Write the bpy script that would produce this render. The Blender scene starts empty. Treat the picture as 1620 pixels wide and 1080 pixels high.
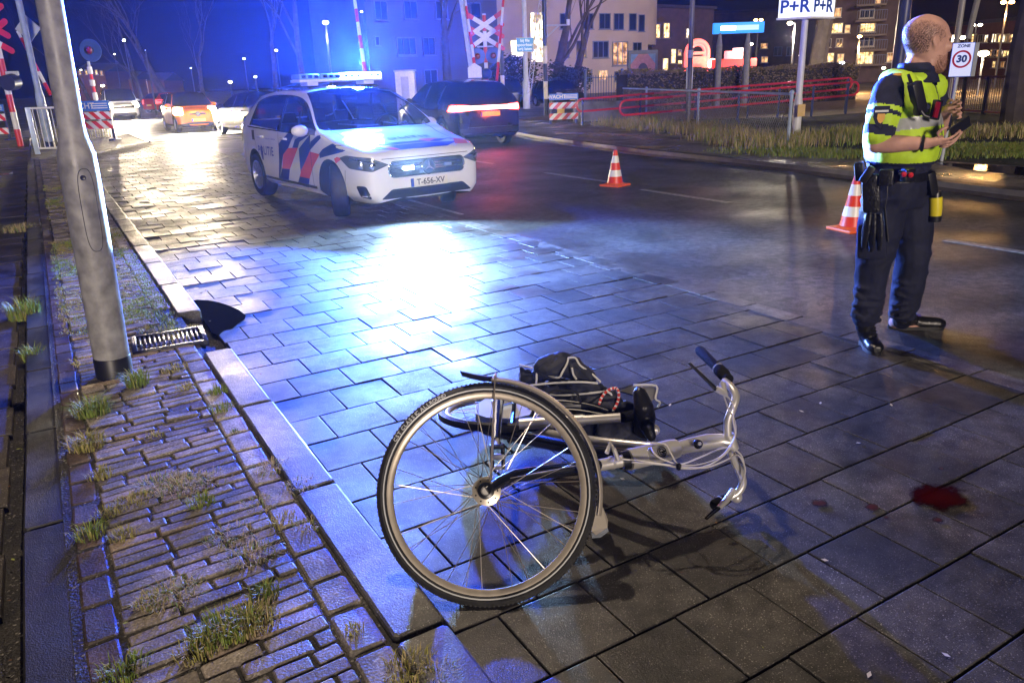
import bpy, bmesh, math, random
from math import sin, cos, pi, radians, sqrt, atan2
from mathutils import Vector as V, Matrix, geometry
from mathutils.bvhtree import BVHTree
random.seed(7)
S = bpy.context.scene
COL = S.collection

# ------------------------------------------------------------------ camera
F_PX, CX, CY, EYE = 1205.0, 810.0, 540.0, 1.56
RM = Matrix(((0.85725649, 0.19394909, -0.47696442),
             (-0.51381176, 0.26232869, -0.81681157),
             (-0.03329841, 0.94528694, 0.3245363)))
cam = bpy.data.cameras.new('camera')
cam.sensor_width = 36.0
cam.lens = F_PX / 1620.0 * 36.0
cam.clip_start, cam.clip_end = 0.05, 3000.0
cam_o = bpy.data.objects.new('camera', cam)
COL.objects.link(cam_o)
mw = RM.to_4x4(); mw.translation = (0, 0, EYE)
cam_o.matrix_world = mw
S.camera = cam_o

# ------------------------------------------------------------------ world, sun, exposure
world = bpy.data.worlds.new('World'); S.world = world; world.use_nodes = True
wn = world.node_tree; wn.nodes.clear()
sky = wn.nodes.new('ShaderNodeTexSky'); sky.sky_type = 'NISHITA'
sky.sun_disc = False; sky.sun_elevation = radians(-6); sky.sun_rotation = radians(200)
hs = wn.nodes.new('ShaderNodeMixRGB'); hs.blend_type = 'MULTIPLY'; hs.inputs[0].default_value = 1.0
hs.inputs[2].default_value = (0.35, 0.4, 1.0, 1)
bg = wn.nodes.new('ShaderNodeBackground'); bg.inputs[1].default_value = 0.05
wo = wn.nodes.new('ShaderNodeOutputWorld')
wn.links.new(sky.outputs[0], hs.inputs[1]); wn.links.new(hs.outputs[0], bg.inputs[0]); wn.links.new(bg.outputs[0], wo.inputs[0])

sun = bpy.data.lights.new('night_fill', 'SUN'); sun.energy = 1.5; sun.angle = radians(10); sun.color = (1.0, 0.84, 0.70)
sun_o = bpy.data.objects.new('night_fill', sun); COL.objects.link(sun_o)
sun_o.rotation_euler = V((0.30, 0.93, -0.17)).to_track_quat('-Z', 'Y').to_euler()

vs = S.view_settings
vs.view_transform = 'Standard'; vs.look = 'None'; vs.exposure = 0.6; vs.gamma = 1.0
try: vs.use_curve_mapping = False
except Exception: pass
try:
    S.cycles.max_bounces = 5; S.cycles.diffuse_bounces = 2; S.cycles.glossy_bounces = 3
    S.cycles.transmission_bounces = 3; S.cycles.volume_bounces = 0; S.cycles.transparent_max_bounces = 6
    S.cycles.sample_clamp_indirect = 4.0
    S.cycles.use_denoising = True
    S.cycles.caustics_reflective = False; S.cycles.caustics_refractive = False
except Exception: pass

# ------------------------------------------------------------------ surveying helpers
CAMP = V((0, 0, EYE))
def ray(px, py):
    return (RM @ V((px - CX, -(py - CY), -F_PX)))
def G(px, py, z=0.0):
    "the place on the level z seen at this spot of the photograph"
    d = ray(px, py); return CAMP + d * ((z - EYE) / d.z)
def AT(px, py, dep):
    return CAMP + ray(px, py) * (dep / F_PX)
def proj(p):
    q = RM.transposed() @ (V(p) - CAMP)
    return (CX + F_PX * q.x / -q.z, CY - F_PX * q.y / -q.z)
def ZR(x, y, py):
    "height above (x,y) whose image row is py"
    lo, hi = -3.0, min(80.0, 1.56 + (.47696 * x + .81681 * y - .5) / .32454)
    for _ in range(50):
        m = (lo + hi) / 2
        if proj((x, y, m))[1] > py: lo = m
        else: hi = m
    return lo
def BASE(px, dep, z=0.0):
    "ground point in the direction of column px (on the horizon row) at depth dep"
    hy = 127.0 - 0.0345 * (px - 810.0)
    p = AT(px, hy, dep); return V((p.x, p.y, z))
def FOOT(px, py, dep):
    "foot of a vertical thing that is seen at (px,py) at depth dep"
    p = AT(px, py, dep); return V((p.x, p.y, 0.0))

# ------------------------------------------------------------------ materials
MATS = {}
def _nt(name):
    m = bpy.data.materials.new(name); m.use_nodes = True
    return m, m.node_tree, m.node_tree.nodes['Principled BSDF']
def pm(name, col, rough=0.5, metal=0.0, var=0.18, scale=6.0, bump=0.0, bscale=80.0, coat=0.0, spec=0.5, rvar=0.0, trans=0.0):
    "principled material with procedural noise in colour, roughness and relief"
    if name in MATS: return MATS[name]
    m, nt, b = _nt(name); L = nt.links
    tc = nt.nodes.new('ShaderNodeTexCoord')
    n = nt.nodes.new('ShaderNodeTexNoise'); n.inputs['Scale'].default_value = scale; n.inputs['Detail'].default_value = 5
    L.new(tc.outputs['Object'], n.inputs['Vector'])
    r = nt.nodes.new('ShaderNodeValToRGB')
    c = V(col)
    lo = c * (1 - var); hi = c * (1 + var)
    r.color_ramp.elements[0].position = 0.3; r.color_ramp.elements[1].position = 0.7
    r.color_ramp.elements[0].color = (*lo, 1); r.color_ramp.elements[1].color = (min(hi.x, 1), min(hi.y, 1), min(hi.z, 1), 1)
    L.new(n.outputs['Fac'], r.inputs[0]); L.new(r.outputs[0], b.inputs['Base Color'])
    b.inputs['Roughness'].default_value = rough; b.inputs['Metallic'].default_value = metal
    b.inputs['Coat Weight'].default_value = coat; b.inputs['Coat Roughness'].default_value = 0.05
    b.inputs['Specular IOR Level'].default_value = spec
    b.inputs['Transmission Weight'].default_value = trans
    if rvar:
        mr = nt.nodes.new('ShaderNodeMapRange'); mr.inputs[1].default_value = 0.35; mr.inputs[2].default_value = 0.65
        mr.inputs[3].default_value = max(0.03, rough - rvar); mr.inputs[4].default_value = min(1, rough + rvar)
        L.new(n.outputs['Fac'], mr.inputs[0]); L.new(mr.outputs[0], b.inputs['Roughness'])
    if bump:
        n2 = nt.nodes.new('ShaderNodeTexNoise'); n2.inputs['Scale'].default_value = bscale; n2.inputs['Detail'].default_value = 3
        L.new(tc.outputs['Object'], n2.inputs['Vector'])
        bp = nt.nodes.new('ShaderNodeBump'); bp.inputs['Strength'].default_value = bump; bp.inputs['Distance'].default_value = 0.01
        L.new(n2.outputs['Fac'], bp.inputs['Height']); L.new(bp.outputs[0], b.inputs['Normal'])
    MATS[name] = m; return m
def em(name, col, strength):
    if name in MATS: return MATS[name]
    m, nt, b = _nt(name)
    b.inputs['Base Color'].default_value = (*[min(1, c * .8) for c in col], 1)
    b.inputs['Emission Color'].default_value = (*col, 1); b.inputs['Emission Strength'].default_value = strength
    MATS[name] = m; return m
def glass(name, col=(0.01, 0.012, 0.02), rough=0.04):
    if name in MATS: return MATS[name]
    m, nt, b = _nt(name)
    b.inputs['Base Color'].default_value = (*col, 1); b.inputs['Roughness'].default_value = rough
    b.inputs['Coat Weight'].default_value = 0.6; b.inputs['Coat Roughness'].default_value = 0.02
    MATS[name] = m; return m
def stripes(name, cols, period, axis=(1, 0, 0), rough=0.35, duty=0.5):
    "two-colour bands along an object-space direction"
    if name in MATS: return MATS[name]
    m, nt, b = _nt(name); L = nt.links
    tc = nt.nodes.new('ShaderNodeTexCoord')
    d = nt.nodes.new('ShaderNodeVectorMath'); d.operation = 'DOT_PRODUCT'; d.inputs[1].default_value = axis
    L.new(tc.outputs['Object'], d.inputs[0])
    f = nt.nodes.new('ShaderNodeMath'); f.operation = 'DIVIDE'; f.inputs[1].default_value = period
    L.new(d.outputs['Value'], f.inputs[0])
    fr = nt.nodes.new('ShaderNodeMath'); fr.operation = 'FRACT'; L.new(f.outputs[0], fr.inputs[0])
    gt = nt.nodes.new('ShaderNodeMath'); gt.operation = 'GREATER_THAN'; gt.inputs[1].default_value = duty
    L.new(fr.outputs[0], gt.inputs[0])
    mx = nt.nodes.new('ShaderNodeMixRGB'); mx.inputs[1].default_value = (*cols[0], 1); mx.inputs[2].default_value = (*cols[1], 1)
    L.new(gt.outputs[0], mx.inputs[0])
    n = nt.nodes.new('ShaderNodeTexNoise'); n.inputs['Scale'].default_value = 9; L.new(tc.outputs['Object'], n.inputs['Vector'])
    mr = nt.nodes.new('ShaderNodeMapRange'); mr.inputs[3].default_value = 0.75; mr.inputs[4].default_value = 1.05
    L.new(n.outputs['Fac'], mr.inputs[0])
    mu = nt.nodes.new('ShaderNodeMixRGB'); mu.blend_type = 'MULTIPLY'; mu.inputs[0].default_value = 1
    L.new(mx.outputs[0], mu.inputs[1]); L.new(mr.outputs[0], mu.inputs[2]); L.new(mu.outputs[0], b.inputs['Base Color'])
    b.inputs['Roughness'].default_value = rough
    MATS[name] = m; return m

# ------------------------------------------------------------------ object helpers
ROOTM = {}
def tag(o, label=None, cat=None, group=None, kind=None):
    if label: o['label'] = label
    if cat: o['category'] = cat
    if group: o['group'] = group
    if kind: o['kind'] = kind
    return o
def thing(name, label, cat, loc=(0, 0, 0), rz=0.0, group=None, rot=None):
    o = bpy.data.objects.new(name, None); COL.objects.link(o)
    o.empty_display_size = 0.2
    o.location = loc; o.rotation_euler = rot if rot is not None else (0, 0, rz)
    M = Matrix.Translation(V(loc)) @ (o.rotation_euler.to_matrix().to_4x4())
    ROOTM[o.name] = M
    return tag(o, label, cat, group)
def dup(root, loc=None, rz=None, label=None, group=None, scale=None):
    r = root.copy(); COL.objects.link(r)
    if loc is not None: r.location = loc
    if rz is not None: r.rotation_euler = (0, 0, rz)
    if scale is not None: r.scale = scale
    if label: r['label'] = label
    if group: r['group'] = group
    for ch in list(root.children):
        c = ch.copy(); COL.objects.link(c); c.parent = r
        for g in list(ch.children):
            d = g.copy(); COL.objects.link(d); d.parent = c
    return r
def basis(d):
    d = V(d).normalized()
    a = V((0, 0, 1)) if abs(d.z) < 0.9 else V((1, 0, 0))
    u = d.cross(a).normalized(); return u, d.cross(u).normalized() * -1.0
class MB:
    "collects shapes into one mesh"
    def __init__(s): s.bm = bmesh.new()
    def face(s, pts, mi=0):
        f = s.bm.faces.new([s.bm.verts.new(p) for p in pts]); f.material_index = mi; return f
    def box(s, c, size, rot=None, mi=0, bev=0.0):
        M = Matrix.Translation(V(c)) @ ((rot.to_4x4() if rot else Matrix.Identity(4))) @ Matrix.Diagonal((*size, 1))
        r = bmesh.ops.create_cube(s.bm, size=1.0, matrix=M)
        vs_ = r['verts']; fs = set(f for v in vs_ for f in v.link_faces)
        for f in fs: f.material_index = mi
        if bev:
            es = list(set(e for v in vs_ for e in v.link_edges))
            rb = bmesh.ops.bevel(s.bm, geom=es, offset=bev, segments=2, affect='EDGES', profile=0.6)
            for f in rb['faces']: f.material_index = mi
        return s
    def tube(s, pts, r, n=10, mi=0, cap=True, closed=False, sq=1.0):
        pts = [V(p) for p in pts]
        rs = r if isinstance(r, (list, tuple)) else [r] * len(pts)
        rings = []; u = None; N = len(pts)
        for i, p in enumerate(pts):
            if closed: t = pts[(i + 1) % N] - pts[i - 1]
            else: t = pts[min(i + 1, N - 1)] - pts[max(i - 1, 0)]
            if t.length < 1e-9: t = V((0, 0, 1))
            t.normalize()
            if u is None: u = basis(t)[0]
            u = (u - t * u.dot(t)); u = u.normalized() if u.length > 1e-6 else basis(t)[0]
            w = t.cross(u)
            rings.append([s.bm.verts.new(p + (u * cos(a) + w * sin(a) * sq) * rs[i]) for a in [2 * pi * k / n for k in range(n)]])
        for i in range(N if closed else N - 1):
            a, b = rings[i], rings[(i + 1) % N]
            for k in range(n):
                f = s.bm.faces.new((a[k], a[(k + 1) % n], b[(k + 1) % n], b[k])); f.material_index = mi
        if cap and not closed:
            f = s.bm.faces.new(list(reversed(rings[0]))); f.material_index = mi
            f = s.bm.faces.new(rings[-1]); f.material_index = mi
        return s
    def lathe(s, prof, c=(0, 0, 0), axis=(0, 0, 1), n=24, mi=0):
        "profile of (radius, along) turned round the axis"
        d = V(axis).normalized(); u, w = basis(d); c = V(c); rings = []
        for r, h in prof:
            if r < 1e-6: rings.append([s.bm.verts.new(c + d * h)])
            else: rings.append([s.bm.verts.new(c + d * h + (u * cos(2 * pi * k / n) + w * sin(2 * pi * k / n)) * r) for k in range(n)])
        for a, b in zip(rings, rings[1:]):
            for k in range(n):
                q = [a[k % len(a)], a[(k + 1) % len(a)], b[(k + 1) % len(b)], b[k % len(b)]]
                q2 = []
                for v in q:
                    if v not in q2: q2.append(v)
                if len(q2) >= 3:
                    f = s.bm.faces.new(q2); f.material_index = mi
        return s
    def prism(s, poly, off, mi=0):
        "planar 3D polygon extruded by the vector off"
        off = V(off)
        a = [s.bm.verts.new(V(p)) for p in poly]; b = [s.bm.verts.new(V(p) + off) for p in poly]
        n = len(a)
        fs = [s.bm.faces.new(a), s.bm.faces.new(list(reversed(b)))]
        for i in range(n): fs.append(s.bm.faces.new((a[i], b[i], b[(i + 1) % n], a[(i + 1) % n])))
        for f in fs: f.material_index = mi
        return s
    def ball(s, c, r, n=12, mi=0, sc=(1, 1, 1), rot=None):
        M = Matrix.Translation(V(c)) @ ((rot.to_4x4() if rot else Matrix.Identity(4))) @ Matrix.Diagonal((*sc, 1))
        q = bmesh.ops.create_uvsphere(s.bm, u_segments=n, v_segments=max(6, n // 2 + 2), radius=r, matrix=M)
        for f in set(f for v in q['verts'] for f in v.link_faces): f.material_index = mi
        return s
    def grid(s, rows, mi=0, wrap=False):
        vv = [[s.bm.verts.new(p) for p in r] for r in rows]
        for i in range(len(vv) - 1):
            m = len(vv[i])
            for k in range(m if wrap else m - 1):
                f = s.bm.faces.new((vv[i][k], vv[i][(k + 1) % m], vv[i + 1][(k + 1) % m], vv[i + 1][k])); f.material_index = mi
        return vv
    def build(s, name, mats, parent=None, world=False, smooth=30, label=None, cat=None, group=None, kind=None, recalc=True):
        if recalc: bmesh.ops.recalc_face_normals(s.bm, faces=s.bm.faces[:])
        me = bpy.data.meshes.new(name)
        if world and parent is not None:
            s.bm.transform(ROOTM[parent.name].inverted())
        s.bm.to_mesh(me); s.bm.free()
        for m in (mats if isinstance(mats, (list, tuple)) else [mats]): me.materials.append(m)
        if smooth:
            for p in me.polygons: p.use_smooth = True
            try: me.set_sharp_from_angle(angle=radians(smooth))
            except Exception: pass
        o = bpy.data.objects.new(name, me); COL.objects.link(o)
        if parent is not None:
            o.parent = parent; ROOTM[o.name] = ROOTM.get(parent.name, Matrix.Identity(4))
        return tag(o, label, cat, group, kind)
def text_bm(txt, size, extrude=0.0, align='CENTER', shear=0.0, bold=0.0, sp=1.0):
    "letters as a bmesh in the XY plane"
    cu = bpy.data.curves.new('lettering', 'FONT'); cu.body = txt; cu.size = size; cu.extrude = extrude
    cu.align_x = align; cu.align_y = 'CENTER'; cu.shear = shear; cu.offset = bold; cu.space_character = sp
    cu.resolution_u = 3
    o = bpy.data.objects.new('lettering', cu); COL.objects.link(o)
    dg = bpy.context.evaluated_depsgraph_get()
    me = bpy.data.meshes.new_from_object(o.evaluated_get(dg))
    b = bmesh.new(); b.from_mesh(me)
    bpy.data.objects.remove(o); bpy.data.curves.remove(cu); bpy.data.meshes.remove(me)
    return b
def add_bm(mb, b, M=None, mi=0):
    "append bmesh b to the collector, transformed"
    if M is not None: b.transform(M)
    mp = {}
    for v in b.verts: mp[v] = mb.bm.verts.new(v.co)
    for f in b.faces:
        try:
            g = mb.bm.faces.new([mp[v] for v in f.verts]); g.material_index = mi
        except ValueError: pass
    b.free()
def add_text(mb, txt, size, origin, right, up, mi=0, **k):
    r = V(right).normalized(); u = V(up).normalized(); n = r.cross(u)
    M = Matrix((( r.x, u.x, n.x, origin[0]), (r.y, u.y, n.y, origin[1]), (r.z, u.z, n.z, origin[2]), (0, 0, 0, 1)))
    add_bm(mb, text_bm(txt, size, **k), M, mi)
def evaluated_mesh(o):
    dg = bpy.context.evaluated_depsgraph_get()
    return bpy.data.meshes.new_from_object(o.evaluated_get(dg))
def lamp(name, kind, loc, energy, col, size=0.1, parent=None, target=None, spot=None, blend=0.5):
    l = bpy.data.lights.new(name, kind); l.energy = energy; l.color = col
    if kind in ('POINT', 'SPOT'): l.shadow_soft_size = size
    if kind == 'SPOT': l.spot_size = radians(spot or 90); l.spot_blend = blend
    o = bpy.data.objects.new(name, l); COL.objects.link(o)
    loc = V(loc)
    R = Matrix.Identity(4)
    if target is not None: R = (V(target) - loc).to_track_quat('-Z', 'Y').to_matrix().to_4x4()
    M = Matrix.Translation(loc) @ R
    if parent is not None:
        o.parent = parent; M = ROOTM[parent.name].inverted() @ M
    o.matrix_local = M
    return o

def beam_shape(l, axis, lo, down):
    "beacon optics: bright over the half space of axis, dim elsewhere, little light steeply downward"
    l.use_nodes = True; nt = l.node_tree; N = nt.nodes; L = nt.links
    e = N['Emission']
    g = N.new('ShaderNodeNewGeometry')
    d = N.new('ShaderNodeVectorMath'); d.operation = 'DOT_PRODUCT'; d.inputs[1].default_value = V(axis).normalized(); L.new(g.outputs['Incoming'], d.inputs[0])
    m = N.new('ShaderNodeMapRange'); m.interpolation_type = 'SMOOTHSTEP'; m.inputs[1].default_value = -.15; m.inputs[2].default_value = .72; m.inputs[3].default_value = lo; m.inputs[4].default_value = 1.0
    L.new(d.outputs['Value'], m.inputs[0])
    s = N.new('ShaderNodeSeparateXYZ'); L.new(g.outputs['Incoming'], s.inputs[0])
    m2 = N.new('ShaderNodeMapRange'); m2.interpolation_type = 'SMOOTHSTEP'; m2.inputs[1].default_value = -.13; m2.inputs[2].default_value = .02; m2.inputs[3].default_value = down; m2.inputs[4].default_value = 1.0
    L.new(s.outputs[2], m2.inputs[0])
    k = N.new('ShaderNodeMath'); k.operation = 'MULTIPLY'; L.new(m.outputs[0], k.inputs[0]); L.new(m2.outputs[0], k.inputs[1]); L.new(k.outputs[0], e.inputs['Strength'])

def cut_off(l, z0=-.01, z1=.06):
    "dipped beam: nothing leaves the lamp above the horizontal"
    l.use_nodes = True; nt = l.node_tree; N = nt.nodes; L = nt.links
    g = N.new('ShaderNodeNewGeometry'); s = N.new('ShaderNodeSeparateXYZ'); L.new(g.outputs['Incoming'], s.inputs[0])
    m = N.new('ShaderNodeMapRange'); m.interpolation_type = 'SMOOTHSTEP'; m.inputs[1].default_value = z0; m.inputs[2].default_value = z1; m.inputs[3].default_value = 1.0; m.inputs[4].default_value = 0.01
    L.new(s.outputs[2], m.inputs[0]); L.new(m.outputs[0], N['Emission'].inputs['Strength'])

def beam_profile(l, stops):
    "vertical light distribution of a lamp: list of (sine of elevation, relative intensity)"
    l.use_nodes = True; nt = l.node_tree; N = nt.nodes; L = nt.links
    g = N.new('ShaderNodeNewGeometry'); s = N.new('ShaderNodeSeparateXYZ'); L.new(g.outputs['Incoming'], s.inputs[0])
    m = N.new('ShaderNodeMapRange'); m.inputs[1].default_value = -.5; m.inputs[2].default_value = .1; L.new(s.outputs[2], m.inputs[0])
    r = N.new('ShaderNodeValToRGB'); e = r.color_ramp.elements
    for i, (z, v) in enumerate(stops):
        q = e[i] if i < 2 else e.new(.5)
        q.position = (z + .5) / .6; q.color = (v, v, v, 1)
    L.new(m.outputs[0], r.inputs[0]); L.new(r.outputs[0], N['Emission'].inputs['Strength'])
# ================================================================== ground, road, pavements
def wet_mat(name, c0, c1, r0, r1, nscale=1.2, grain=0.35, gscale=180.0, gdist=0.004, speck=0.5, var=None):
    "wet mineral surface: large damp patches change gloss, fine grain sparkles"
    m, nt, b = _nt(name); L = nt.links; N = nt.nodes
    tc = N.new('ShaderNodeTexCoord'); co = tc.outputs['Object']
    n1 = N.new('ShaderNodeTexNoise'); n1.inputs['Scale'].default_value = nscale; n1.inputs['Detail'].default_value = 6; n1.inputs['Roughness'].default_value = 0.6
    n2 = N.new('ShaderNodeTexNoise'); n2.inputs['Scale'].default_value = gscale; n2.inputs['Detail'].default_value = 2
    n3 = N.new('ShaderNodeTexNoise'); n3.inputs['Scale'].default_value = 14; n3.inputs['Detail'].default_value = 4
    for n in (n1, n2, n3): L.new(co, n.inputs['Vector'])
    r = N.new('ShaderNodeValToRGB'); r.color_ramp.elements[0].position = 0.3; r.color_ramp.elements[1].position = 0.75
    r.color_ramp.elements[0].color = (*c0, 1); r.color_ramp.elements[1].color = (*c1, 1)
    ad = N.new('ShaderNodeMath'); ad.operation = 'ADD'; L.new(n3.outputs['Fac'], ad.inputs[0])
    m0 = N.new('ShaderNodeMath'); m0.operation = 'MULTIPLY_ADD'; m0.inputs[1].default_value = 0.9; m0.inputs[2].default_value = -0.45
    L.new(n2.outputs['Fac'], m0.inputs[0]); L.new(m0.outputs[0], ad.inputs[1])
    L.new(ad.outputs[0], r.inputs[0])
    vo = N.new('ShaderNodeTexVoronoi'); vo.inputs['Scale'].default_value = gscale * 1.5; L.new(co, vo.inputs['Vector'])
    sr = N.new('ShaderNodeSeparateColor'); L.new(vo.outputs['Color'], sr.inputs[0])
    sp = N.new('ShaderNodeMapRange'); sp.inputs[1].default_value = 0.93; sp.inputs[2].default_value = 1.0; sp.inputs[3].default_value = 0.0; sp.inputs[4].default_value = speck
    L.new(sr.outputs[0], sp.inputs[0])
    mc_ = N.new('ShaderNodeMixRGB'); mc_.blend_type = 'ADD'; mc_.inputs[2].default_value = (0.55, 0.52, 0.48, 1)
    L.new(sp.outputs[0], mc_.inputs[0]); L.new(r.outputs[0], mc_.inputs[1]); r = mc_
    mm = N.new('ShaderNodeMapRange'); mm.inputs[1].default_value = 0.36; mm.inputs[2].default_value = 0.60; mm.inputs[3].default_value = 0.48; mm.inputs[4].default_value = 1.18
    n4 = N.new('ShaderNodeTexNoise'); n4.inputs['Scale'].default_value = nscale * 1.7; n4.inputs['Detail'].default_value = 7; n4.inputs['Distortion'].default_value = .6; L.new(co, n4.inputs['Vector']); L.new(n4.outputs['Fac'], mm.inputs[0])
    ms = N.new('ShaderNodeMixRGB'); ms.blend_type = 'MULTIPLY'; ms.inputs[0].default_value = 1.0; L.new(r.outputs[0], ms.inputs[1]); L.new(mm.outputs[0], ms.inputs[2]); r = ms
    if var:
        at = N.new('ShaderNodeAttribute'); at.attribute_name = var
        mu = N.new('ShaderNodeMixRGB'); mu.blend_type = 'MULTIPLY'; mu.inputs[0].default_value = 1.0
        L.new(r.outputs[0], mu.inputs[1]); L.new(at.outputs['Color'], mu.inputs[2]); L.new(mu.outputs[0], b.inputs['Base Color'])
    else: L.new(r.outputs[0], b.inputs['Base Color'])
    mr = N.new('ShaderNodeMapRange'); mr.inputs[1].default_value = 0.36; mr.inputs[2].default_value = 0.62
    mr.inputs[3].default_value = r0; mr.inputs[4].default_value = r1
    L.new(n1.outputs['Fac'], mr.inputs[0]); L.new(mr.outputs[0], b.inputs['Roughness'])
    bp = N.new('ShaderNodeBump'); bp.inputs['Strength'].default_value = grain; bp.inputs['Distance'].default_value = gdist
    L.new(n2.outputs['Fac'], bp.inputs['Height'])
    bp2 = N.new('ShaderNodeBump'); bp2.inputs['Strength'].default_value = 0.25; bp2.inputs['Distance'].default_value = 0.008
    L.new(n3.outputs['Fac'], bp2.inputs['Height']); L.new(bp.outputs[0], bp2.inputs['Normal']); L.new(bp2.outputs[0], b.inputs['Normal'])
    b.inputs['Specular IOR Level'].default_value = 0.55
    MATS[name] = m; return m
M_ASPH = wet_mat('wet_asphalt', (0.032, 0.033, 0.037), (0.125, 0.125, 0.128), 0.36, 0.62, 0.6, 0.9, 150, 0.006)
M_PAVE = wet_mat('wet_concrete_slab', (0.026, 0.0245, 0.024), (0.095, 0.091, 0.088), 0.36, 0.70, 1.1, 0.5, 230, 0.003, var='tint')
M_KERB = wet_mat('damp_kerb_concrete', (0.05, 0.048, 0.046), (0.13, 0.124, 0.118), 0.35, 0.6, 1.5, 0.6, 200, 0.003, var='tint')
M_COBB = wet_mat('worn_clinker', (0.115, 0.10, 0.086), (0.33, 0.29, 0.25), 0.42, 0.7, 2.0, 0.5, 120, 0.005, var='tint')
M_PATH = wet_mat('dark_path_slab', (0.035, 0.03, 0.025), (0.10, 0.09, 0.075), 0.4, 0.7, 1.5, 0.7, 160, 0.005, var='tint')
M_SOIL = wet_mat('joint_soil', (0.012, 0.010, 0.008), (0.035, 0.03, 0.022), 0.5, 0.85, 3, 0.8, 90, 0.008)
M_FPAV = wet_mat('wet_far_pavement', (0.14, 0.13, 0.115), (0.36, 0.335, 0.30), 0.12, 0.6, 0.8, 0.5, 120, 0.006)
M_WATER = pm('standing_water', (0.006, 0.006, 0.008), 0.04, var=0.1, spec=0.6, bump=0.03, bscale=6)
M_PAINT = pm('worn_road_paint', (0.33, 0.33, 0.31), 0.5, var=0.5, scale=25, bump=0.3)
M_RUST = pm('rusty_rail', (0.20, 0.17, 0.15), 0.25, 0.9, var=0.3)

def sheet(name, left, right, z, mat, kind='structure'):
    "strip of ground between two polylines of (x, y)"
    b = MB(); b.grid([[(l[0], l[1], z), (r[0], r[1], z)] for l, r in zip(left, right)])
    return b.build(name, mat, smooth=0, kind=kind)
# the ground itself, out to the horizon
b = MB(); b.face([(-900, -300, -0.06), (900, -300, -0.06), (900, 1200, -0.06), (-900, 1200, -0.06)])
b.build('ground', M_ASPH, smooth=0, kind='structure')
FK = [(9.6, -6), (9.72, 4.6), (10.2, 8.2), (10.5, 13), (11.3, 18), (12.6, 23), (14.5, 27)]      # far kerb line
sheet('road', [(4.13, -6), (4.13, 4.6), (4.13, 8.2), (4.13, 13), (4.13, 18), (4.13, 23), (4.13, 27)], FK, 0.0, M_ASPH)
sheet('road_beyond_crossing', [(1.4, 27), (1.4, 60), (0, 200)], [(14.5, 27), (10.5, 60), (10, 200)], -0.004, M_ASPH)

def tinted(me, fn):
    "per-face tint attribute"
    ca = me.color_attributes.new('tint', 'FLOAT_COLOR', 'CORNER')
    for p in me.polygons:
        c = fn(p.index)
        for li in p.loop_indices: ca.data[li].color = (*c, 1)
def slabs(name, items, mat, kind='structure', parent=None):
    "many stones (centre, size, z-rotation, tilt, bevel, tint) as one surface mesh with real joints"
    vs_, fs, tints = [], [], []
    for (c, sz, rz, tx, ty, bv, tint) in items:
        R = Matrix.Rotation(rz, 3, 'Z') @ Matrix.Rotation(tx, 3, 'X') @ Matrix.Rotation(ty, 3, 'Y')
        c = V(c); hx, hy, h = sz[0] / 2, sz[1] / 2, sz[2]
        base = len(vs_)
        for (qx, qy, qz) in ((hx, hy, -h), (hx, hy, -bv), (hx - bv * .35, hy - bv * .35, -bv * .3), (hx - bv, hy - bv, 0)):
            k = min(qx, qy) * 0.16 if bv > 0.005 else 0.0
            ring = [(-qx + k, -qy), (qx - k, -qy), (qx, -qy + k), (qx, qy - k), (qx - k, qy), (-qx + k, qy), (-qx, qy - k), (-qx, -qy + k)] if k else [(-qx, -qy), (qx, -qy), (qx, qy), (-qx, qy)]
            for (x, y) in ring: vs_.append(c + R @ V((x, y, qz)))
        n = 8 if bv > 0.005 else 4
        for j in range(3):
            for k in range(n):
                fs.append((base + j * n + k, base + j * n + (k + 1) % n, base + (j + 1) * n + (k + 1) % n, base + (j + 1) * n + k)); tints.append(tint)
        fs.append(tuple(base + 3 * n + k for k in range(n))); tints.append(tint)
    me = bpy.data.meshes.new(name); me.from_pydata([tuple(v) for v in vs_], [], fs); me.materials.append(mat)
    for p in me.polygons: p.use_smooth = False
    if items[0][5] == 0.0111:
        for q in me.polygons: q.use_smooth = True
        me.set_sharp_from_angle(angle=radians(35))
    tinted(me, lambda i: tints[i])
    o = bpy.data.objects.new(name, me); COL.objects.link(o); return tag(o, kind=kind)
def tnt(v, warm=0.0, j=0.12):
    k = v * (1 + random.uniform(-j, j)); return (k * (1 + warm), k, k * (1 - warm))

# paved parking strip: 0.30 x 0.30 slabs in running bond, joint lines at y = 1.123 + 0.30 n
sheet('soil_bed', [(-8, -6), (-8, 36)], [(4.13, -6), (4.13, 36)], -0.035, M_SOIL)
it = []
puddle_dips = [(G(510, 620), 0.42), (G(470, 655), 0.3), (G(900, 465), 0.2), (G(1210, 560), 0.22), (G(345, 500), 0.5)]
for n in range(-16, 96):
    y = 1.1233 + 0.30 * n + 0.15
    off = (0.15 if n % 2 else 0.0) + 0.47
    for k in range(-1, 14):
        x0, x1 = off + 0.3 * k, off + 0.3 * (k + 1)
        x0, x1 = max(x0, 0.76), min(x1, 4.12)
        if x1 - x0 < 0.015: continue
        dark = 1.0
        for p, r in puddle_dips:
            if (V(((x0 + x1) / 2, y)) - p.to_2d()).length < r: dark = 0.4
        near = max(0.62, min(1.0, (y + 2.5) / 6.0))
        it.append((((x0 + x1) / 2, y, random.uniform(-0.0025, 0.002)), (x1 - x0 - 0.006, 0.300 - 0.0085, 0.05), random.uniform(-.002, .002),
                   random.uniform(-.007, .007), random.uniform(-.006, .006), 0.0035, tnt(dark * (0.95 if random.random() < .8 else random.uniform(.6, .8)), 0.02)))
slabs('paved_strip', it, M_PAVE)
# border course of lighter stones at the asphalt edge
it = [((4.05, -5 + 0.4 * n, 0.0015), (0.16, 0.39, 0.05), 0, 0, 0, 0.004, tnt(1.2)) for n in range(90)]
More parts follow.
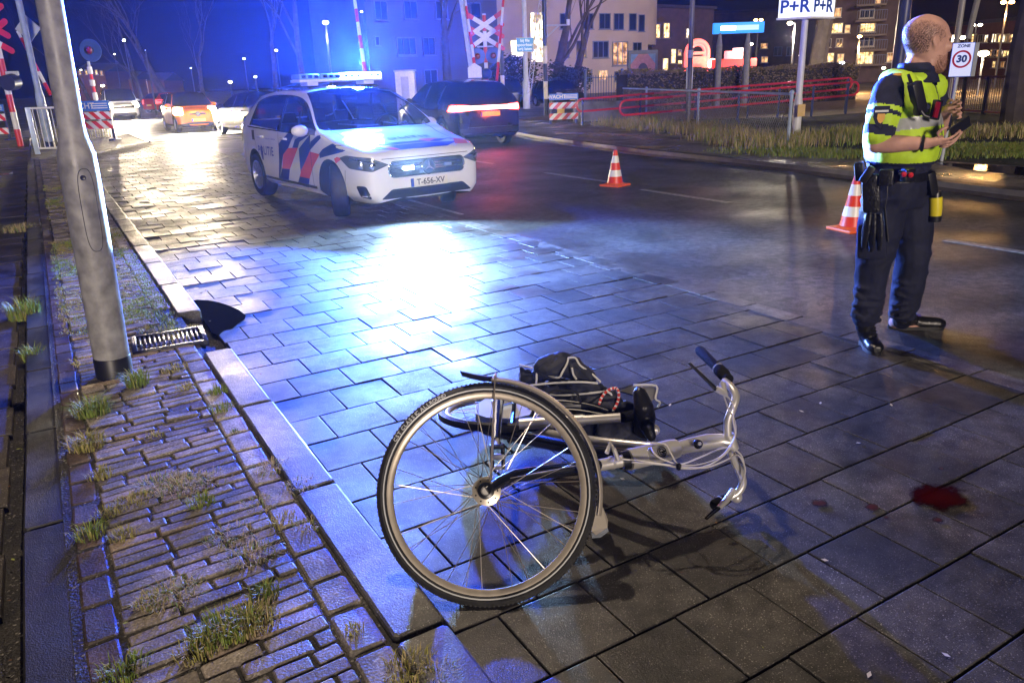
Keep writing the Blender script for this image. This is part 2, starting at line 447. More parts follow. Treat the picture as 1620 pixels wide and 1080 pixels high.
# kerb beside the cobbles
for n in range(-6, 24):
    if n == 5: continue
    it.append(((0.665, n + 0.22, 0.062), (0.165, 0.985, 0.11), random.uniform(-.006, .006), 0, 0, 0.012, tnt(1.0)))
slabs('kerb', [i for i in it if i[0][0] < 3], M_KERB)
slabs('edge_course', [i for i in it if i[0][0] > 3], M_KERB)
# kerb that swings out round the crossing island
P0, P1 = (0.72, 23.7), (2.9, 28.3)
it = []
for n in range(5):
    t = (n + .5) / 5; x = P0[0] + (P1[0] - P0[0]) * t; y = P0[1] + (P1[1] - P0[1]) * t
    it.append(((x, y, 0.062), (0.165, 1.0, 0.11), atan2(P0[0] - P1[0], P1[1] - P0[1]), 0, 0, 0.012, tnt(1.0)))
for n in range(6): it.append(((2.95, 28.8 + n, 0.062), (0.165, 0.985, 0.11), 0, 0, 0, 0.012, tnt(1.0)))
slabs('island_kerb', it, M_KERB)
b = MB(); b.face([(0.55, 23.4, .05), (2.85, 28.3, .05), (2.85, 34.5, .05), (-0.35, 34.5, .05), (-0.35, 23.4, .05)])
b.build('crossing_island', M_SOIL, smooth=0, kind='structure')
# left kerb, darker
it = []
for n in range(-6, 27):
    y = n + 0.55; x = -0.265 - 0.0045 * max(0, y - 3)
    it.append(((x, y, 0.041), (0.15, 0.985, 0.10), random.uniform(-.012, .012) + 0.004, 0, 0, 0.007, tnt(0.26)))
slabs('path_kerb', it, M_KERB)
# dark footpath on the left
it = []
for n in range(-10, 95):
    for k in range(9):
        x = -0.72 - 0.6 * k + (0.3 if n % 2 else 0)
        it.append(((min(x, -0.66), 0.4 * n, random.uniform(-.004, .003)), (0.592 if x < -0.7 else 0.5, 0.393, 0.06), 0, random.uniform(-.006, .006), random.uniform(-.006, .006), 0.004, tnt(0.9, 0.06)))
slabs('footpath', it, M_PATH)
# worn clinker strip between the two kerbs
it = []
y = -2.5; row = 0
while y < 23.5:
    h = random.uniform(0.058, 0.072)
    xl = -0.075 - 0.0045 * max(0, y - 3)
    x = xl + random.uniform(-0.01, 0.0)
    skew = 0.06
    while x < 0.445:
        w = random.uniform(0.15, 0.21) if random.random() < .8 else random.uniform(0.09, 0.13)
        if x + w > 0.41: w = 0.455 - x
        if w > 0.045:
            cx = x + w / 2
            v = 0.92 if random.random() < .7 else random.uniform(0.55, 0.8)
            red = 0.0 if random.random() < .85 else 0.12
            if not (V((cx, y)) - G(268, 538).to_2d()).length < 0.24:
                it.append(((cx, y + h / 2 + skew * (cx - .2), 0.05 + random.uniform(-.006, .005)), (w - 0.010, h - 0.009, 0.05), random.uniform(-.05, .05) + skew,
                           random.uniform(-.06, .06), random.uniform(-.035, .035), 0.0060, tnt(v, red + .03)))
        x += w
    y += h; row += 1
y = -2.5
while y < 23.5:      # dark red headers along the path kerb, pale ones along the road kerb
    h = random.uniform(0.17, 0.21)
    xl = -0.135 - 0.0045 * max(0, y - 3)
    it.append(((xl, y + h / 2, 0.046), (0.095, h - 0.012, 0.05), random.uniform(-.04, .04), random.uniform(-.03, .03), random.uniform(-.05, .05), 0.0095, (0.36, 0.27, 0.27)))
    if not 5.0 < y < 5.7:
        it.append(((0.515, y + h / 2 + .1, 0.052), (0.115, h - 0.012, 0.05), random.uniform(-.03, .03), random.uniform(-.03, .03), random.uniform(-.03, .03), 0.012, tnt(1.35)))
    y += h
slabs('clinker_strip', it, M_COBB)
sheet('clinker_bed', [(-0.186, -5), (-0.28, 24)], [(0.60, -5), (0.60, 24)], 0.0425, M_SOIL)

# far side: gutter, kerb, pavement, verge
def off_line(line, d): return [(x + d, y) for x, y in line]
sheet('gutter', FK, off_line(FK, 0.34), 0.004, pm('wet_gutter', (0.07, 0.05, 0.035), 0.14, var=0.4, scale=3, bump=0.25, bscale=25, rvar=0.1))
b = MB()
b.grid([[(x + .34, y, 0.0), (x + .35, y, 0.075), (x + .52, y, 0.08)] for x, y in FK]); b.build('far_kerb', pm('far_kerb_stone', (0.09, 0.085, 0.08), 0.45, var=0.25, bump=0.4), smooth=0, kind='structure')
PV = [(12.6, -6), (12.55, 4.6), (12.5, 8.2), (12.6, 11.2), (14.3, 15.5), (15.7, 19), (18.0, 21)]
sheet('far_pavement', off_line(FK, 0.52), PV, 0.076, M_FPAV)
b = MB(); b.face([(14.5, 26.5, .01), (14.6, 21.6, .01), (22, 17.5, .012), (46, 16.6, .012), (46, 30, .012), (30, 36, .01)])
b.build('sandy_path', pm('sandy_path', (0.30, 0.21, 0.14), 0.8, var=0.3, scale=3, bump=0.5), smooth=0, kind='structure')
b = MB(); b.face([(x, y, 0.080) for x, y in PV] + [(22, 17.4, .08), (45, 16.6, .08), (45, -8, .08)])
b.build('verge', pm('verge_turf', (0.03, 0.04, 0.018), 0.9, var=0.5, scale=2.5, bump=1.0, bscale=50), smooth=0, kind='structure')
b = MB()
pts = [(10.98, 3.2), (11.4, 4.5), (11.6, 6.2), (12.2, 7.4), (12.45, 6.2), (12.4, 4.0), (11.9, 2.6), (11.3, 2.4)]
b.face([(x, y, 0.0795) for x, y in pts]); b.build('rain_puddle', M_WATER, smooth=0, kind='structure')

# lane dashes and a pale strip on the crossing
b = MB()
for y0, y1, x in ((9.6, 11.4, 7.46), (6.9, 8.6, 7.28), (2.0, 4.0, 7.09), (13.4, 15.2, 7.55), (17.5, 19.3, 7.6), (22, 24, 7.65), (34, 37, 6.6), (41, 44, 6.5), (49, 52, 6.4)):
    b.box((x, (y0 + y1) / 2, 0.002), (0.10, y1 - y0, 0.004))
b.build('lane_marking', M_PAINT, smooth=0, kind='structure')
b = MB(); b.box((4.28, 11.2, 0.002), (0.06, 5.5, 0.004)); b.build('edge_marking', M_PAINT, smooth=0, kind='structure')
# railway track across the road
b = MB()
for y in (28.4, 29.9): b.box((20, y, 0.004), (120, 0.075, 0.012))
b.build('railway_track', M_RUST, smooth=0, kind='structure')
b = MB()
for y0, y1 in ((27.3, 28.3), (28.5, 29.8), (30.0, 31)):
    for k in range(12): b.box((3.4 + 0.95 * k, (y0 + y1) / 2, 0.0), (0.93, y1 - y0 - .03, 0.008))
b.build('crossing_panels', pm('rubber_crossing_panel', (0.05, 0.05, 0.05), 0.4, var=0.3, bump=.3), smooth=0, kind='structure')
# ================================================================== vehicles
M_TYRE = pm('tyre_rubber', (0.018, 0.018, 0.019), 0.6, var=0.3, scale=20, bump=0.3, bscale=60)
M_RIM = pm('alloy', (0.55, 0.56, 0.58), 0.3, 0.9, var=0.1)
M_TRIM = pm('black_trim', (0.015, 0.015, 0.016), 0.45, var=0.3)
M_CHROME = pm('chrome', (0.8, 0.8, 0.82), 0.12, 1.0, var=0.05)
M_UNDER = pm('underbody', (0.008, 0.008, 0.008), 0.8)
M_GLASS = glass('tinted_glass')
M_LENS = glass('lamp_lens', (0.10, 0.11, 0.13), 0.05)
M_WPLATE = pm('plate_white', (0.75, 0.72, 0.62), 0.4, var=0.05)
M_YPLATE = pm('plate_yellow', (0.75, 0.5, 0.06), 0.4, var=0.05)
M_INK = pm('plate_ink', (0.01, 0.01, 0.02), 0.5)
def paint(name, col, rough=0.22):
    return pm(name, col, rough, 0.0, var=0.05, scale=3, coat=0.8, spec=0.5)

def car_shell(c):
    "body cage from cross-sections, subdivided, wheel arches cut out; returns evaluated mesh (slots: paint, glass side, windscreen, rear window, trim, under)"
    L, W, H = c['L'], c['W'] / 2, c['H']
    fx, rx = c['fx'], c['rx']
    h0, h1 = c['hood0'], c['hood1']
    cw, rf, rr, tg, tl = c['cowl'], c['rf'], c['rr'], c['tg'], -L / 2
    b0, b1 = c['belt0'], c['belt1']
    zb = c.get('zb', 0.2)
    tw = c.get('tumble', 0.77)
    st = []
    def low(x, w, z0, zt):
        return [(0, z0), (w * .86, z0), (w * .985, z0 + .10), (w, z0 + (zt - z0) * .5)]
    def hood(x, w, zsh, zc, z0=zb, flat=.9):
        return (x, low(x, w, z0, zsh) + [(w * .985, zsh), (w * .955, zsh + (zc - zsh) * .45), (w * flat, zsh + (zc - zsh) * .62), (w * .5, zc - .012), (0, zc)])
    n = L / 2
    st.append(hood(n, W * .74, h0 - .16, h0 - .08, zb + .06))
    st.append(hood(n - .05, W * .86, h0 - .10, h0 - .02, zb + .01))
    st.append(hood(n - .28, W * .95, h0 - .03, h0 + .05, zb))
    st.append(hood(fx, W * .995, h0 + (h1 - h0) * .35, h0 + (h1 - h0) * .62))
    st.append(hood(cw + .22, W, h1 - .07, h1 - .01))
    def green(x, w, zbelt, ztop, k, rail=.035):
        # k: 0 at belt level, 1 full roof
        zt = zbelt + (ztop - zbelt) * k
        wt = w * (1 - (1 - tw) * k)
        return (x, low(x, w, zb, zbelt) + [(w * .985, zbelt), (wt - .015 * k, zt - .05 * k), (wt - .045 * (.4 + .6 * k), zt - .012 * k), (wt * .55, zt + .03 * k), (0, zt + .04 * k)])
    st.append(green(cw, W, h1 - .03, H - .04, 0.04))
    st.append(green((cw * .5 + rf * .5), W, b0 * .6 + (h1 - .03) * .4, H - .04, 0.60))
    st.append(green(rf, W, b0, H - .055, 0.97))
    xm = (rf + rr) / 2
    st.append(green(xm + .25, W, b0 * .7 + b1 * .3, H - .04, 1.0))
    st.append(green(xm - .25, W, b0 * .4 + b1 * .6, H - .042, 1.0))
    st.append(green(rr, W * .985, b1, H - .07 - c.get('rdrop', 0.02), 0.97))
    st.append(green(tg, W * .94, b1 - .02, H - .05, c.get('tk', 0.15)))
    if c.get('trunk'):
        st.append(hood(tl + .08, W * .9, b1 - .08, b1 + .0, zb + .04))
        st.append(hood(tl, W * .8, b1 - .2, b1 - .12, zb + .1))
    else:
        st.append(hood(tl + .05, W * .88, b1 - .14, b1 - .06, zb + .03, .86))
        st.append(hood(tl, W * .78, b1 - .26, b1 - .18, zb + .1, .86))
    bm = bmesh.new()
    R, Lf = [], []
    cen = []
    for x, row in st:
        c0 = bm.verts.new((x, 0, row[0][1])); c8 = bm.verts.new((x, 0, row[8][1]))
        R.append([c0] + [bm.verts.new((x, -p[0], p[1])) for p in row[1:8]] + [c8])
        Lf.append([c0] + [bm.verts.new((x, p[0], p[1])) for p in row[1:8]] + [c8])
    ns = len(st)
    for A, sgn in ((R, -1), (Lf, 1)):
        for i in range(ns - 1):
            for j in range(8):
                q = [A[i][j], A[i + 1][j], A[i + 1][j + 1], A[i][j + 1]]
                if sgn < 0: q.reverse()
                f = bm.faces.new(q)
                mi = 0
                if j == 0: mi = 5
                elif j == 1: mi = 4 if c.get('sill', True) else 0
                elif j == 4 and 5 <= i <= 9: mi = 1 if c.get('side_glass', True) else 0
                elif j == 4 and i == 10 and c.get('rear_quarter'): mi = 1
                elif j in (6, 7) and 5 <= i <= 6: mi = 2
                elif j in (6, 7) and i == 10: mi = 3
                f.material_index = mi
    for A, rev in ((0, False), (ns - 1, True)):
        for j in range(0, 8):
            q = []
            for v in (R[A][j], R[A][j + 1], Lf[A][j + 1], Lf[A][j]):
                if v not in q: q.append(v)
            if rev: q.reverse()
            bm.faces.new(q).material_index = 0
    bmesh.ops.recalc_face_normals(bm, faces=bm.faces[:])
    cl = bm.edges.layers.float.new('crease_edge')
    for i in range(ns):
        for j in range(9):
            for A in (R, Lf):
                if i < ns - 1:
                    e = bm.edges.get((A[i][j], A[i + 1][j]))
                    if e:
                        if j in (1, 2): e[cl] = 0.55
                        if j == 4: e[cl] = 0.45
                        if j in (5, 6) and 5 <= i <= 10: e[cl] = 0.55
                        if j in (5, 6) and i < 5: e[cl] = 0.25
                if j < 8 and i in (5, 7, 10, 11) and j >= 6:
                    e = bm.edges.get((A[i][j], A[i][j + 1]))
                    if e: e[cl] = 0.6
    me = bpy.data.meshes.new('shell'); bm.to_mesh(me); bm.free()
    for m in range(6): me.materials.append(c['mats'][m])
    o = bpy.data.objects.new('shell', me); COL.objects.link(o)
    s = o.modifiers.new('s', 'SUBSURF'); s.levels = 2; s.render_levels = 2
    cut = bmesh.new()
    for ax in (fx, rx):
        for sg in (1, -1):
            M = Matrix.Translation((ax, sg * (W - .06), c['wr'] + .015)) @ Matrix.Rotation(pi / 2, 4, 'X')
            bmesh.ops.create_cone(cut, cap_ends=True, segments=40, radius1=c['wr'] + c.get('gap', .045), radius2=c['wr'] + c.get('gap', .045), depth=.62, matrix=M)
    for f in cut.faces: f.material_index = 5
    cm = bpy.data.meshes.new('cut'); cut.to_mesh(cm); cut.free()
    for m in range(6): cm.materials.append(c['mats'][m])
    co = bpy.data.objects.new('cut', cm); COL.objects.link(co)
    bo = o.modifiers.new('b', 'BOOLEAN'); bo.object = co; bo.operation = 'DIFFERENCE'; bo.solver = 'EXACT'
    ev = evaluated_mesh(o)
    bpy.data.objects.remove(o); bpy.data.objects.remove(co)
    return ev

def split_by_mat(ev, idx):
    b = bmesh.new(); b.from_mesh(ev)
    bmesh.ops.delete(b, geom=[f for f in b.faces if f.material_index not in idx], context='FACES')
    return b
class Skin:
    "projects flat outlines onto a car body"
    def __init__(s, ev):
        s.piv = max(v.co.x for v in ev.vertices) - .25
        s.bv = BVHTree.FromPolygons([v.co.copy() for v in ev.vertices], [tuple(p.vertices) for p in ev.polygons])
    def hit(s, o, d):
        r = s.bv.ray_cast(V(o), V(d)); return r[0], r[1]
    def frame(s, view):
        if isinstance(view, (int, float)):     # angle of view round z, 0 = from the front
            a = radians(view); return V((-cos(a), -sin(a), 0)), V((-sin(a), cos(a), 0)), V((0, 0, 1)), V((cos(a), sin(a), 0)) * 6 + V((s.piv, 0, 0))
        return {'right': (V((0, 1, 0)), V((1, 0, 0)), V((0, 0, 1)), V((0, -6, 0))),
                'left': (V((0, -1, 0)), V((1, 0, 0)), V((0, 0, 1)), V((0, 6, 0))),
                'rear': (V((1, 0, 0)), V((0, -1, 0)), V((0, 0, 1)), V((-6, 0, 0))),
                'top': (V((0, 0, -1)), V((1, 0, 0)), V((0, 1, 0)), V((0, 0, 6)))}[view]
    def patch(s, mb, poly, view, off=0.004, mi=0, step=0.05, thick=0.0):
        d, u, v, o = s.frame(view)
        P = []
        for i in range(len(poly)):
            a, b = V(poly[i]), V(poly[(i + 1) % len(poly)])
            k = max(1, int((b - a).length / step))
            for t in range(k): P.append(a + (b - a) * (t / k))
        n = len(P)
        xs = [p.x for p in P]; ys = [p.y for p in P]
        G_ = []
        x = min(xs) + step / 2
        while x < max(xs):
            y = min(ys) + step / 2
            while y < max(ys):
                if min((V((x, y)) - p).length for p in P) > step * .4: G_.append(V((x, y)))
                y += step
            x += step
        r = geometry.delaunay_2d_cdt(P + G_, [], [list(range(n))], 1, 1e-5)
        vs_ = []
        for p in r[0]:
            h, nn = s.hit(o + u * p.x + v * p.y, d)
            vs_.append(mb.bm.verts.new(h + (nn if nn.dot(d) < 0 else -nn) * off) if h is not None else None)
        for f in r[2]:
            q = [vs_[i] for i in f]
            if None in q: continue
            dep = [w.co.dot(d) for w in q]
            if max(dep) - min(dep) > .35: continue
            try: mb.bm.faces.new(q).material_index = mi
            except ValueError: pass
    def letters(s, mb, txt, size, at, view, right=(1, 0), off=0.005, mi=0, **k):
        d, u, v, o = s.frame(view)
        b = text_bm(txt, size, **k)
        r = V(right).normalized(); up = V((-r.y, r.x))
        if view in ('left', 'rear'): up = V((r.y, -r.x)) if view == 'left' else V((r.y, -r.x))
        for w in b.verts:
            q = V(at) + r * w.co.x + up * w.co.y
            h, nn = s.hit(o + u * q.x + v * q.y, d)
            w.co = h - d * off if h is not None else V((0, 0, -1))
        add_bm(mb, b, None, mi)

def rounded(pts, r=0.02, n=4):
    out = []
    N = len(pts)
    for i in range(N):
        p, a, b = V(pts[i]), V(pts[i - 1]), V(pts[(i + 1) % N])
        da, db = (a - p), (b - p)
        ra = min(r, da.length * .45, db.length * .45)
        s, e = p + da.normalized() * ra, p + db.normalized() * ra
        for k in range(n + 1):
            t = k / n; out.append(s * (1 - t) ** 2 + p * 2 * t * (1 - t) + e * t ** 2)
    return out
def mir(poly): return [(-p[0], p[1]) for p in reversed(poly)]

def wheel(root, x, y, r, w, steer=0.0, spokes=5, cover=False):
    sg = 1 if y > 0 else -1
    Rm = Matrix.Translation((x, y, r)) @ Matrix.Rotation(steer, 4, 'Z')
    b = MB()
    b.lathe([(r * .66, -w * .5), (r * .9, -w * .52), (r * .975, -w * .42), (r, -w * .3), (r, w * .3), (r * .975, w * .42), (r * .9, w * .52), (r * .66, w * .5), (r * .62, 0), (r * .66, -w * .5)], axis=(0, 1, 0), n=40)
    for k in (-.18, 0, .18):
        b.lathe([(r * 1.001, w * k - .004), (r * 1.004, w * k), (r * 1.001, w * k + .004)], axis=(0, 1, 0), n=40)
    b.bm.transform(Rm)
    t = b.build('wheel', M_TYRE, root)
    b = MB(); o = sg * w * .40
    b.lathe([(r * .66, o + sg * .02), (r * .60, o + sg * .025), (r * .58, o - sg * .02), (r * .58, -o)], axis=(0, 1, 0), n=36, mi=0)
    b.lathe([(0, o - sg * .06), (r * .60, o - sg * .06)], axis=(0, 1, 0), n=36, mi=1)
    for k in range(spokes * 2 if cover else spokes):
        a = 2 * pi * k / (spokes * 2 if cover else spokes)
        for da in ((0,) if cover else (-.13, .13)):
            p0 = V((cos(a) * r * .10, o - sg * .005, sin(a) * r * .10)); p1 = V((cos(a + da) * r * .60, o - sg * .012, sin(a + da) * r * .60))
            b.tube([p0, p1], [r * .085, r * .06 if not cover else r * .10], 6, 0)
    b.lathe([(0, o + sg * .012), (r * .10, o + sg * .012), (r * .16, o - sg * .01)], axis=(0, 1, 0), n=20, mi=0)
    b.bm.transform(Rm)
    b.build('rim', [M_RIM, M_UNDER], t)
    return t

def mirror_part(root, x, y, z, mat):
    sg = 1 if y > 0 else -1
    b = MB()
    b.ball((x, y + sg * .10, z), 1, 12, 0, (.075, .115, .075))
    b.box((x - .03, y - sg * .01, z - .05), (.09, .10, .03), None, 1, .01)
    b.box((x - .066, y + sg * .10, z), (.02, .17, .10), None, 1, .02)
    return b.build('wing_mirror', [mat, M_TRIM], root)

def base_car(c):
    root = thing(c['name'], c['label'], c['cat'], c['loc'], c['rz'], c.get('group'))
    pa = c['paint']
    c['mats'] = [pa, M_GLASS, M_GLASS, M_GLASS, M_TRIM if c.get('dark_sill') else pa, M_UNDER]
    ev = car_shell(c); sk = Skin(ev)
    mb = MB(); mb.bm.free(); mb.bm = split_by_mat(ev, (0, 4, 5))
    c['decor'](mb, sk) if 'decor' in c else None
    body = mb.build('body', [pa, M_TRIM, M_CHROME, c.get('m3', M_TRIM), M_TRIM if c.get('dark_sill') else pa, M_UNDER, c.get('m6', M_TRIM)], root, smooth=40, recalc=False)
    for idx, nm in ((1, 'side_window'), (2, 'windscreen'), (3, 'rear_window')):
        g = split_by_mat(ev, (idx,))
        if not g.faces: g.free(); continue
        sides = [(1, -1)[k] for k in range(2)] if idx == 1 else [0]
        for sg in sides:
            h = g.copy()
            if sg: bmesh.ops.delete(h, geom=[f for f in h.faces if f.calc_center_median().y * sg < 0], context='FACES')
            m = MB(); m.bm.free(); m.bm = h
            m.build(nm, [M_GLASS] * 6, root, smooth=60, recalc=False)
        g.free()
    W = c['W'] / 2
    for ax, st in ((c['fx'], c.get('steer', 0)), (c['rx'], 0)):
        for sg in (-1, 1): wheel(root, ax, sg * (W - .12), c['wr'], c.get('tw', .2), st, cover=c.get('cover', False))
    for sg in (-1, 1): mirror_part(root, c.get('mirx', c['cowl'] - .22), sg * (W - .04), c.get('mirz', c['belt0'] + .06), c.get('mirm', pa))
    return root, sk, body, ev
def seams(mb, sk, c, mi=1):
    "door gaps and pillars on both sides"
    for side in ('right', 'left'):
        for x, z0, z1, dx in c['gaps']:
            sk.patch(mb, [(x, z0), (x + .012, z0), (x + .012 + dx, z1), (x + dx, z1)], side, .0015, mi, .08)
        for x0, x1 in c.get('pillars', ()):
            sk.patch(mb, [(x0, c['belt0'] - .02), (x1, c['belt0'] - .02), (x1 - .03, c['H'] - .16), (x0 - .03, c['H'] - .16)], side, .003, mi, .06)
def handle_parts(root, sk, xs, z, mat, side_only=None):
    for side, sg in (('right', -1), ('left', 1)):
        for x in xs:
            d, u, v, o = sk.frame(side); h, nn = sk.hit(o + u * x + v * z, d)
            if h is None: continue
            b = MB(); b.tube([h + V((-.10, sg * .012, 0)), h + V((-.07, sg * .035, .004)), h + V((.07, sg * .035, .004)), h + V((.10, sg * .012, 0))], .016, 8)
            b.build('door_handle', mat, root)
def lens_part(root, sk, name, polys, view, mats, off=.006, mi=0, extra=None, label=None):
    b = MB()
    for p in polys: sk.patch(b, p, view, off, mi, .035)
    if extra: extra(b)
    return b.build(name, mats, root, smooth=60, label=label)
def plate(root, sk, view, z, mats, txt='', w=.52, h=.11, bar=True):
    d, u, v, o = sk.frame(view); p, nn = sk.hit(o + v * z, d)
    if p is None: return
    p = p - d * .022
    b = MB()
    # front view u points to the car's left, which is the viewer's right
    R = Matrix((d * -1, u, v)).transposed()
    b.box(p, (.015, w, h), R, 0, .004)
    if bar: b.box(p - d * .009 - u * (w / 2 - .022), (.003, .04, h - .01), R, 2)
    if txt: add_text(b, txt, h * .88, p - d * .0095 + u * .018, u, v, 1, bold=.0015, extrude=.0008)
    b.build('number_plate', mats, root, smooth=0)
M_EUBLUE = pm('plate_blue', (0.01, 0.05, 0.4), 0.4)
# ------------------------------------------------------------------ police car
M_PWHITE = paint('police_white', (0.78, 0.79, 0.80))
M_PBLUE = pm('livery_blue', (0.008, 0.03, 0.28), 0.3, coat=0.5, var=0.05)
M_PRED = pm('livery_orange_red', (0.75, 0.07, 0.03), 0.3, coat=0.5, var=0.05)
def police_decor(mb, sk):
    c = POL
    B, Rr = 3, 6
    for side in ('right', 'left'):
        sk.patch(mb, [(0.08, 0.982), (0.31, 0.982), (0.05, 0.784), (-0.16, 0.69), (-0.43, 0.34), (-0.47, 0.331), (-0.35, 0.605), (-0.29, 0.832)], side, 0.0025, B, .05)
        sk.patch(mb, [(0.05, 0.784), (0.4, 0.803), (0.19, 0.633), (0.02, 0.501), (-0.27, 0.491), (-0.16, 0.69)], side, 0.0025, Rr, .05)
        sk.patch(mb, [(-0.27, 0.491), (0.02, 0.501), (-0.1, 0.331), (-0.44, 0.34)], side, 0.0025, B, .05)
        sk.patch(mb, [(0.61, 0.982), (0.82, 0.982), (0.47, 0.879), (0.4, 0.803), (0.2, 0.794), (0.32, 0.907)], side, 0.0025, B, .05)
        sk.patch(mb, [(0.85, 0.992), (0.43, 0.794), (0.4, 0.482), (0.22, 0.312), (0.59, 0.302), (0.68, 0.425), (0.35, 0.425), (0.43, 0.52), (0.55, 0.595), (0.79, 0.765)], side, 0.0025, B, .05)
        sk.patch(mb, [(0.79, 0.775), (1.1, 0.756), (0.85, 0.586), (0.68, 0.425), (0.35, 0.425), (0.43, 0.52), (0.55, 0.595)], side, 0.003, Rr, .05)
        sk.patch(mb, [(1.08, 0.982), (1.26, 0.992), (0.79, 0.784), (0.84, 0.898)], side, 0.003, B, .05)
        sk.patch(mb, [(1.55, 0.926), (1.88, 0.869), (1.71, 0.813), (1.1, 0.709), (1.09, 0.765), (1.2, 0.822)], side, 0.003, B, .05)
        sk.patch(mb, [(1.42, 0.699), (1.56, 0.747), (1.69, 0.737), (1.47, 0.643)], side, 0.0032, Rr, .05)
        r = (1, 0) if side == 'right' else (-1, 0)
        sk.letters(mb, 'POLITIE', .17, (-.86, .70), side, r, .004, B, bold=.004, sp=1.12)
        sk.letters(mb, 'waakzaam en dienstbaar', .042, (-.62, .88), side, r, .004, B)
        # flame and book emblem in the word
        sk.patch(mb, [(-1.06, .58), (-.98, .56), (-.97, .66), (-1.02, .80), (-1.07, .66)], side, .0045, B, .03)
        sk.patch(mb, [(-1.42, .84), (-1.30, .84), (-1.30, .98), (-1.42, .98)], side, .0015, 1, .05)
        for (x, z0, z1, dx) in c['gaps']: sk.patch(mb, [(x, z0), (x + .010, z0), (x + .010 + dx, z1), (x + dx, z1)], side, .0045, 1, .08)
        sk.patch(mb, [(-1.0, .31), (1.0, .31), (1.0, .345), (-1.0, .345)], side, .006, 2, .10)
        sk.patch(mb, [(-1.60, 1.035), (.70, .985), (.70, .968), (-1.60, 1.018)], side, .006, 2, .10)
        sk.patch(mb, [(-.28, 1.0), (-.20, 1.0), (-.27, 1.42), (-.34, 1.42)], side, .004, 1, .06)
        sk.patch(mb, [(.42, .99), (.50, .99), (.30, 1.28), (.26, 1.28)], side, .004, 1, .06)
    # bonnet: word and chevron
    sk.letters(mb, 'POLITIE', .16, (1.66, 0.02), 'top', (0, 1), .006, B, bold=.006, sp=1.35)
    sk.patch(mb, [(1.80, -.60), (1.96, -.30), (1.96, .34), (1.80, .62), (1.86, .30), (1.88, 0), (1.86, -.28)], 'top', .0035, B, .04)
    sk.patch(mb, [(1.975, -.64), (2.12, -.36), (2.14, 0), (2.12, .36), (1.975, .60), (1.99, .2), (1.99, -.2)], 'top', .0035, B, .04)
    sk.patch(mb, [(1.80, .42), (1.95, .20), (1.86, .10), (1.80, .15)], 'top', .0045, Rr, .04)
    sk.patch(mb, [(1.86, -.62), (2.10, -.40), (2.12, -.30), (1.95, -.42)], 'top', .0045, Rr, .04)
    sk.patch(mb, [(1.82, .62), (2.08, .50), (2.06, .70), (1.90, .76)], 'top', .0045, Rr, .04)
    for side in ('right', 'left'):
        sk.patch(mb, [(1.73, .60), (1.739, .60), (1.695, .36), (1.686, .36)], side, .002, 1, .05)
        sk.patch(mb, [(-1.72, .78), (-1.712, .78), (-1.70, .40), (-1.708, .40)], side, .002, 1, .05)
    sk.patch(mb, [(-.60, .728), (.60, .728), (.60, .735), (-.60, .735)], 0, .002, 1, .05)
    # bonnet shut line
    for sg in (-1, 1):
        sk.patch(mb, [(.98, sg * .70), (1.95, sg * .62), (1.95, sg * .608), (.98, sg * .688)], 'top', .002, 1, .08)
    # lower air intake and corner vents
    sk.patch(mb, rounded([(-.64, .265), (.64, .265), (.50, .375), (-.50, .375)], .03), 0, .003, 1, .04)
    v = rounded([(.64, .27), (.76, .30), (.80, .43), (.70, .43)], .03)
    sk.patch(mb, v, 18, .003, 1, .03); sk.patch(mb, mir(v), -18, .003, 1, .03)
POL = dict(name='police_car', label='white police car with blue and red diagonal stripes and flashing blue roof lights', cat='police car',
           L=4.42, W=1.80, H=1.57, fx=1.345, rx=-1.385, hood0=.84, hood1=1.03, cowl=1.02, rf=.26, rr=-1.55, tg=-2.02, belt0=.985, belt1=1.06,
           wr=.325, steer=radians(-26), zb=.20, tumble=.74, tk=.12, paint=M_PWHITE, m3=M_PBLUE, m6=M_PRED, gaps=[(-.30, .32, .98, 0), (.80, .32, .98, .02), (-1.22, .62, 1.0, -.12)],
           decor=police_decor, mirz=1.03, cover=True, mirx=.70)
hd = V((0.10, -0.995, 0)).normalized()
POL['rz'] = atan2(hd.y, hd.x)
fr = V((3.08, 9.42, 0)); lf = V((-hd.y, hd.x, 0))
POL['loc'] = fr + lf * .78 - hd * POL['fx']
pc, psk, pbody, pev = base_car(POL)
handle_parts(pc, psk, (-.98, -.06), .90, M_PWHITE)
# headlamps
hp = rounded([(.40, .665), (.60, .595), (.84, .625), (.93, .74), (.86, .775), (.62, .755)], .02)
for sg in (1, -1):
    def inner(b, sg=sg):
        for q, r in (((.60, .66), .035), (.70, .67) and ((.71, .67), .04)):
            d, u, v, o = psk.frame(20 * sg); h, nn = psk.hit(o + u * q[0] * sg + v * q[1], d)
            if h is not None: b.lathe([(r, .010), (r * .8, .016), (0, .012)], h, -d, 16, 1)
        psk.patch(b, [(p[0] * sg, p[1]) for p in ((.50, .70), (.84, .745), (.84, .732), (.50, .685))], 20 * sg, .010, 1, .03)
    lens_part(pc, psk, 'headlight', [hp if sg > 0 else mir(hp)], 20 * sg, [M_LENS, M_CHROME], .006, 0, inner)
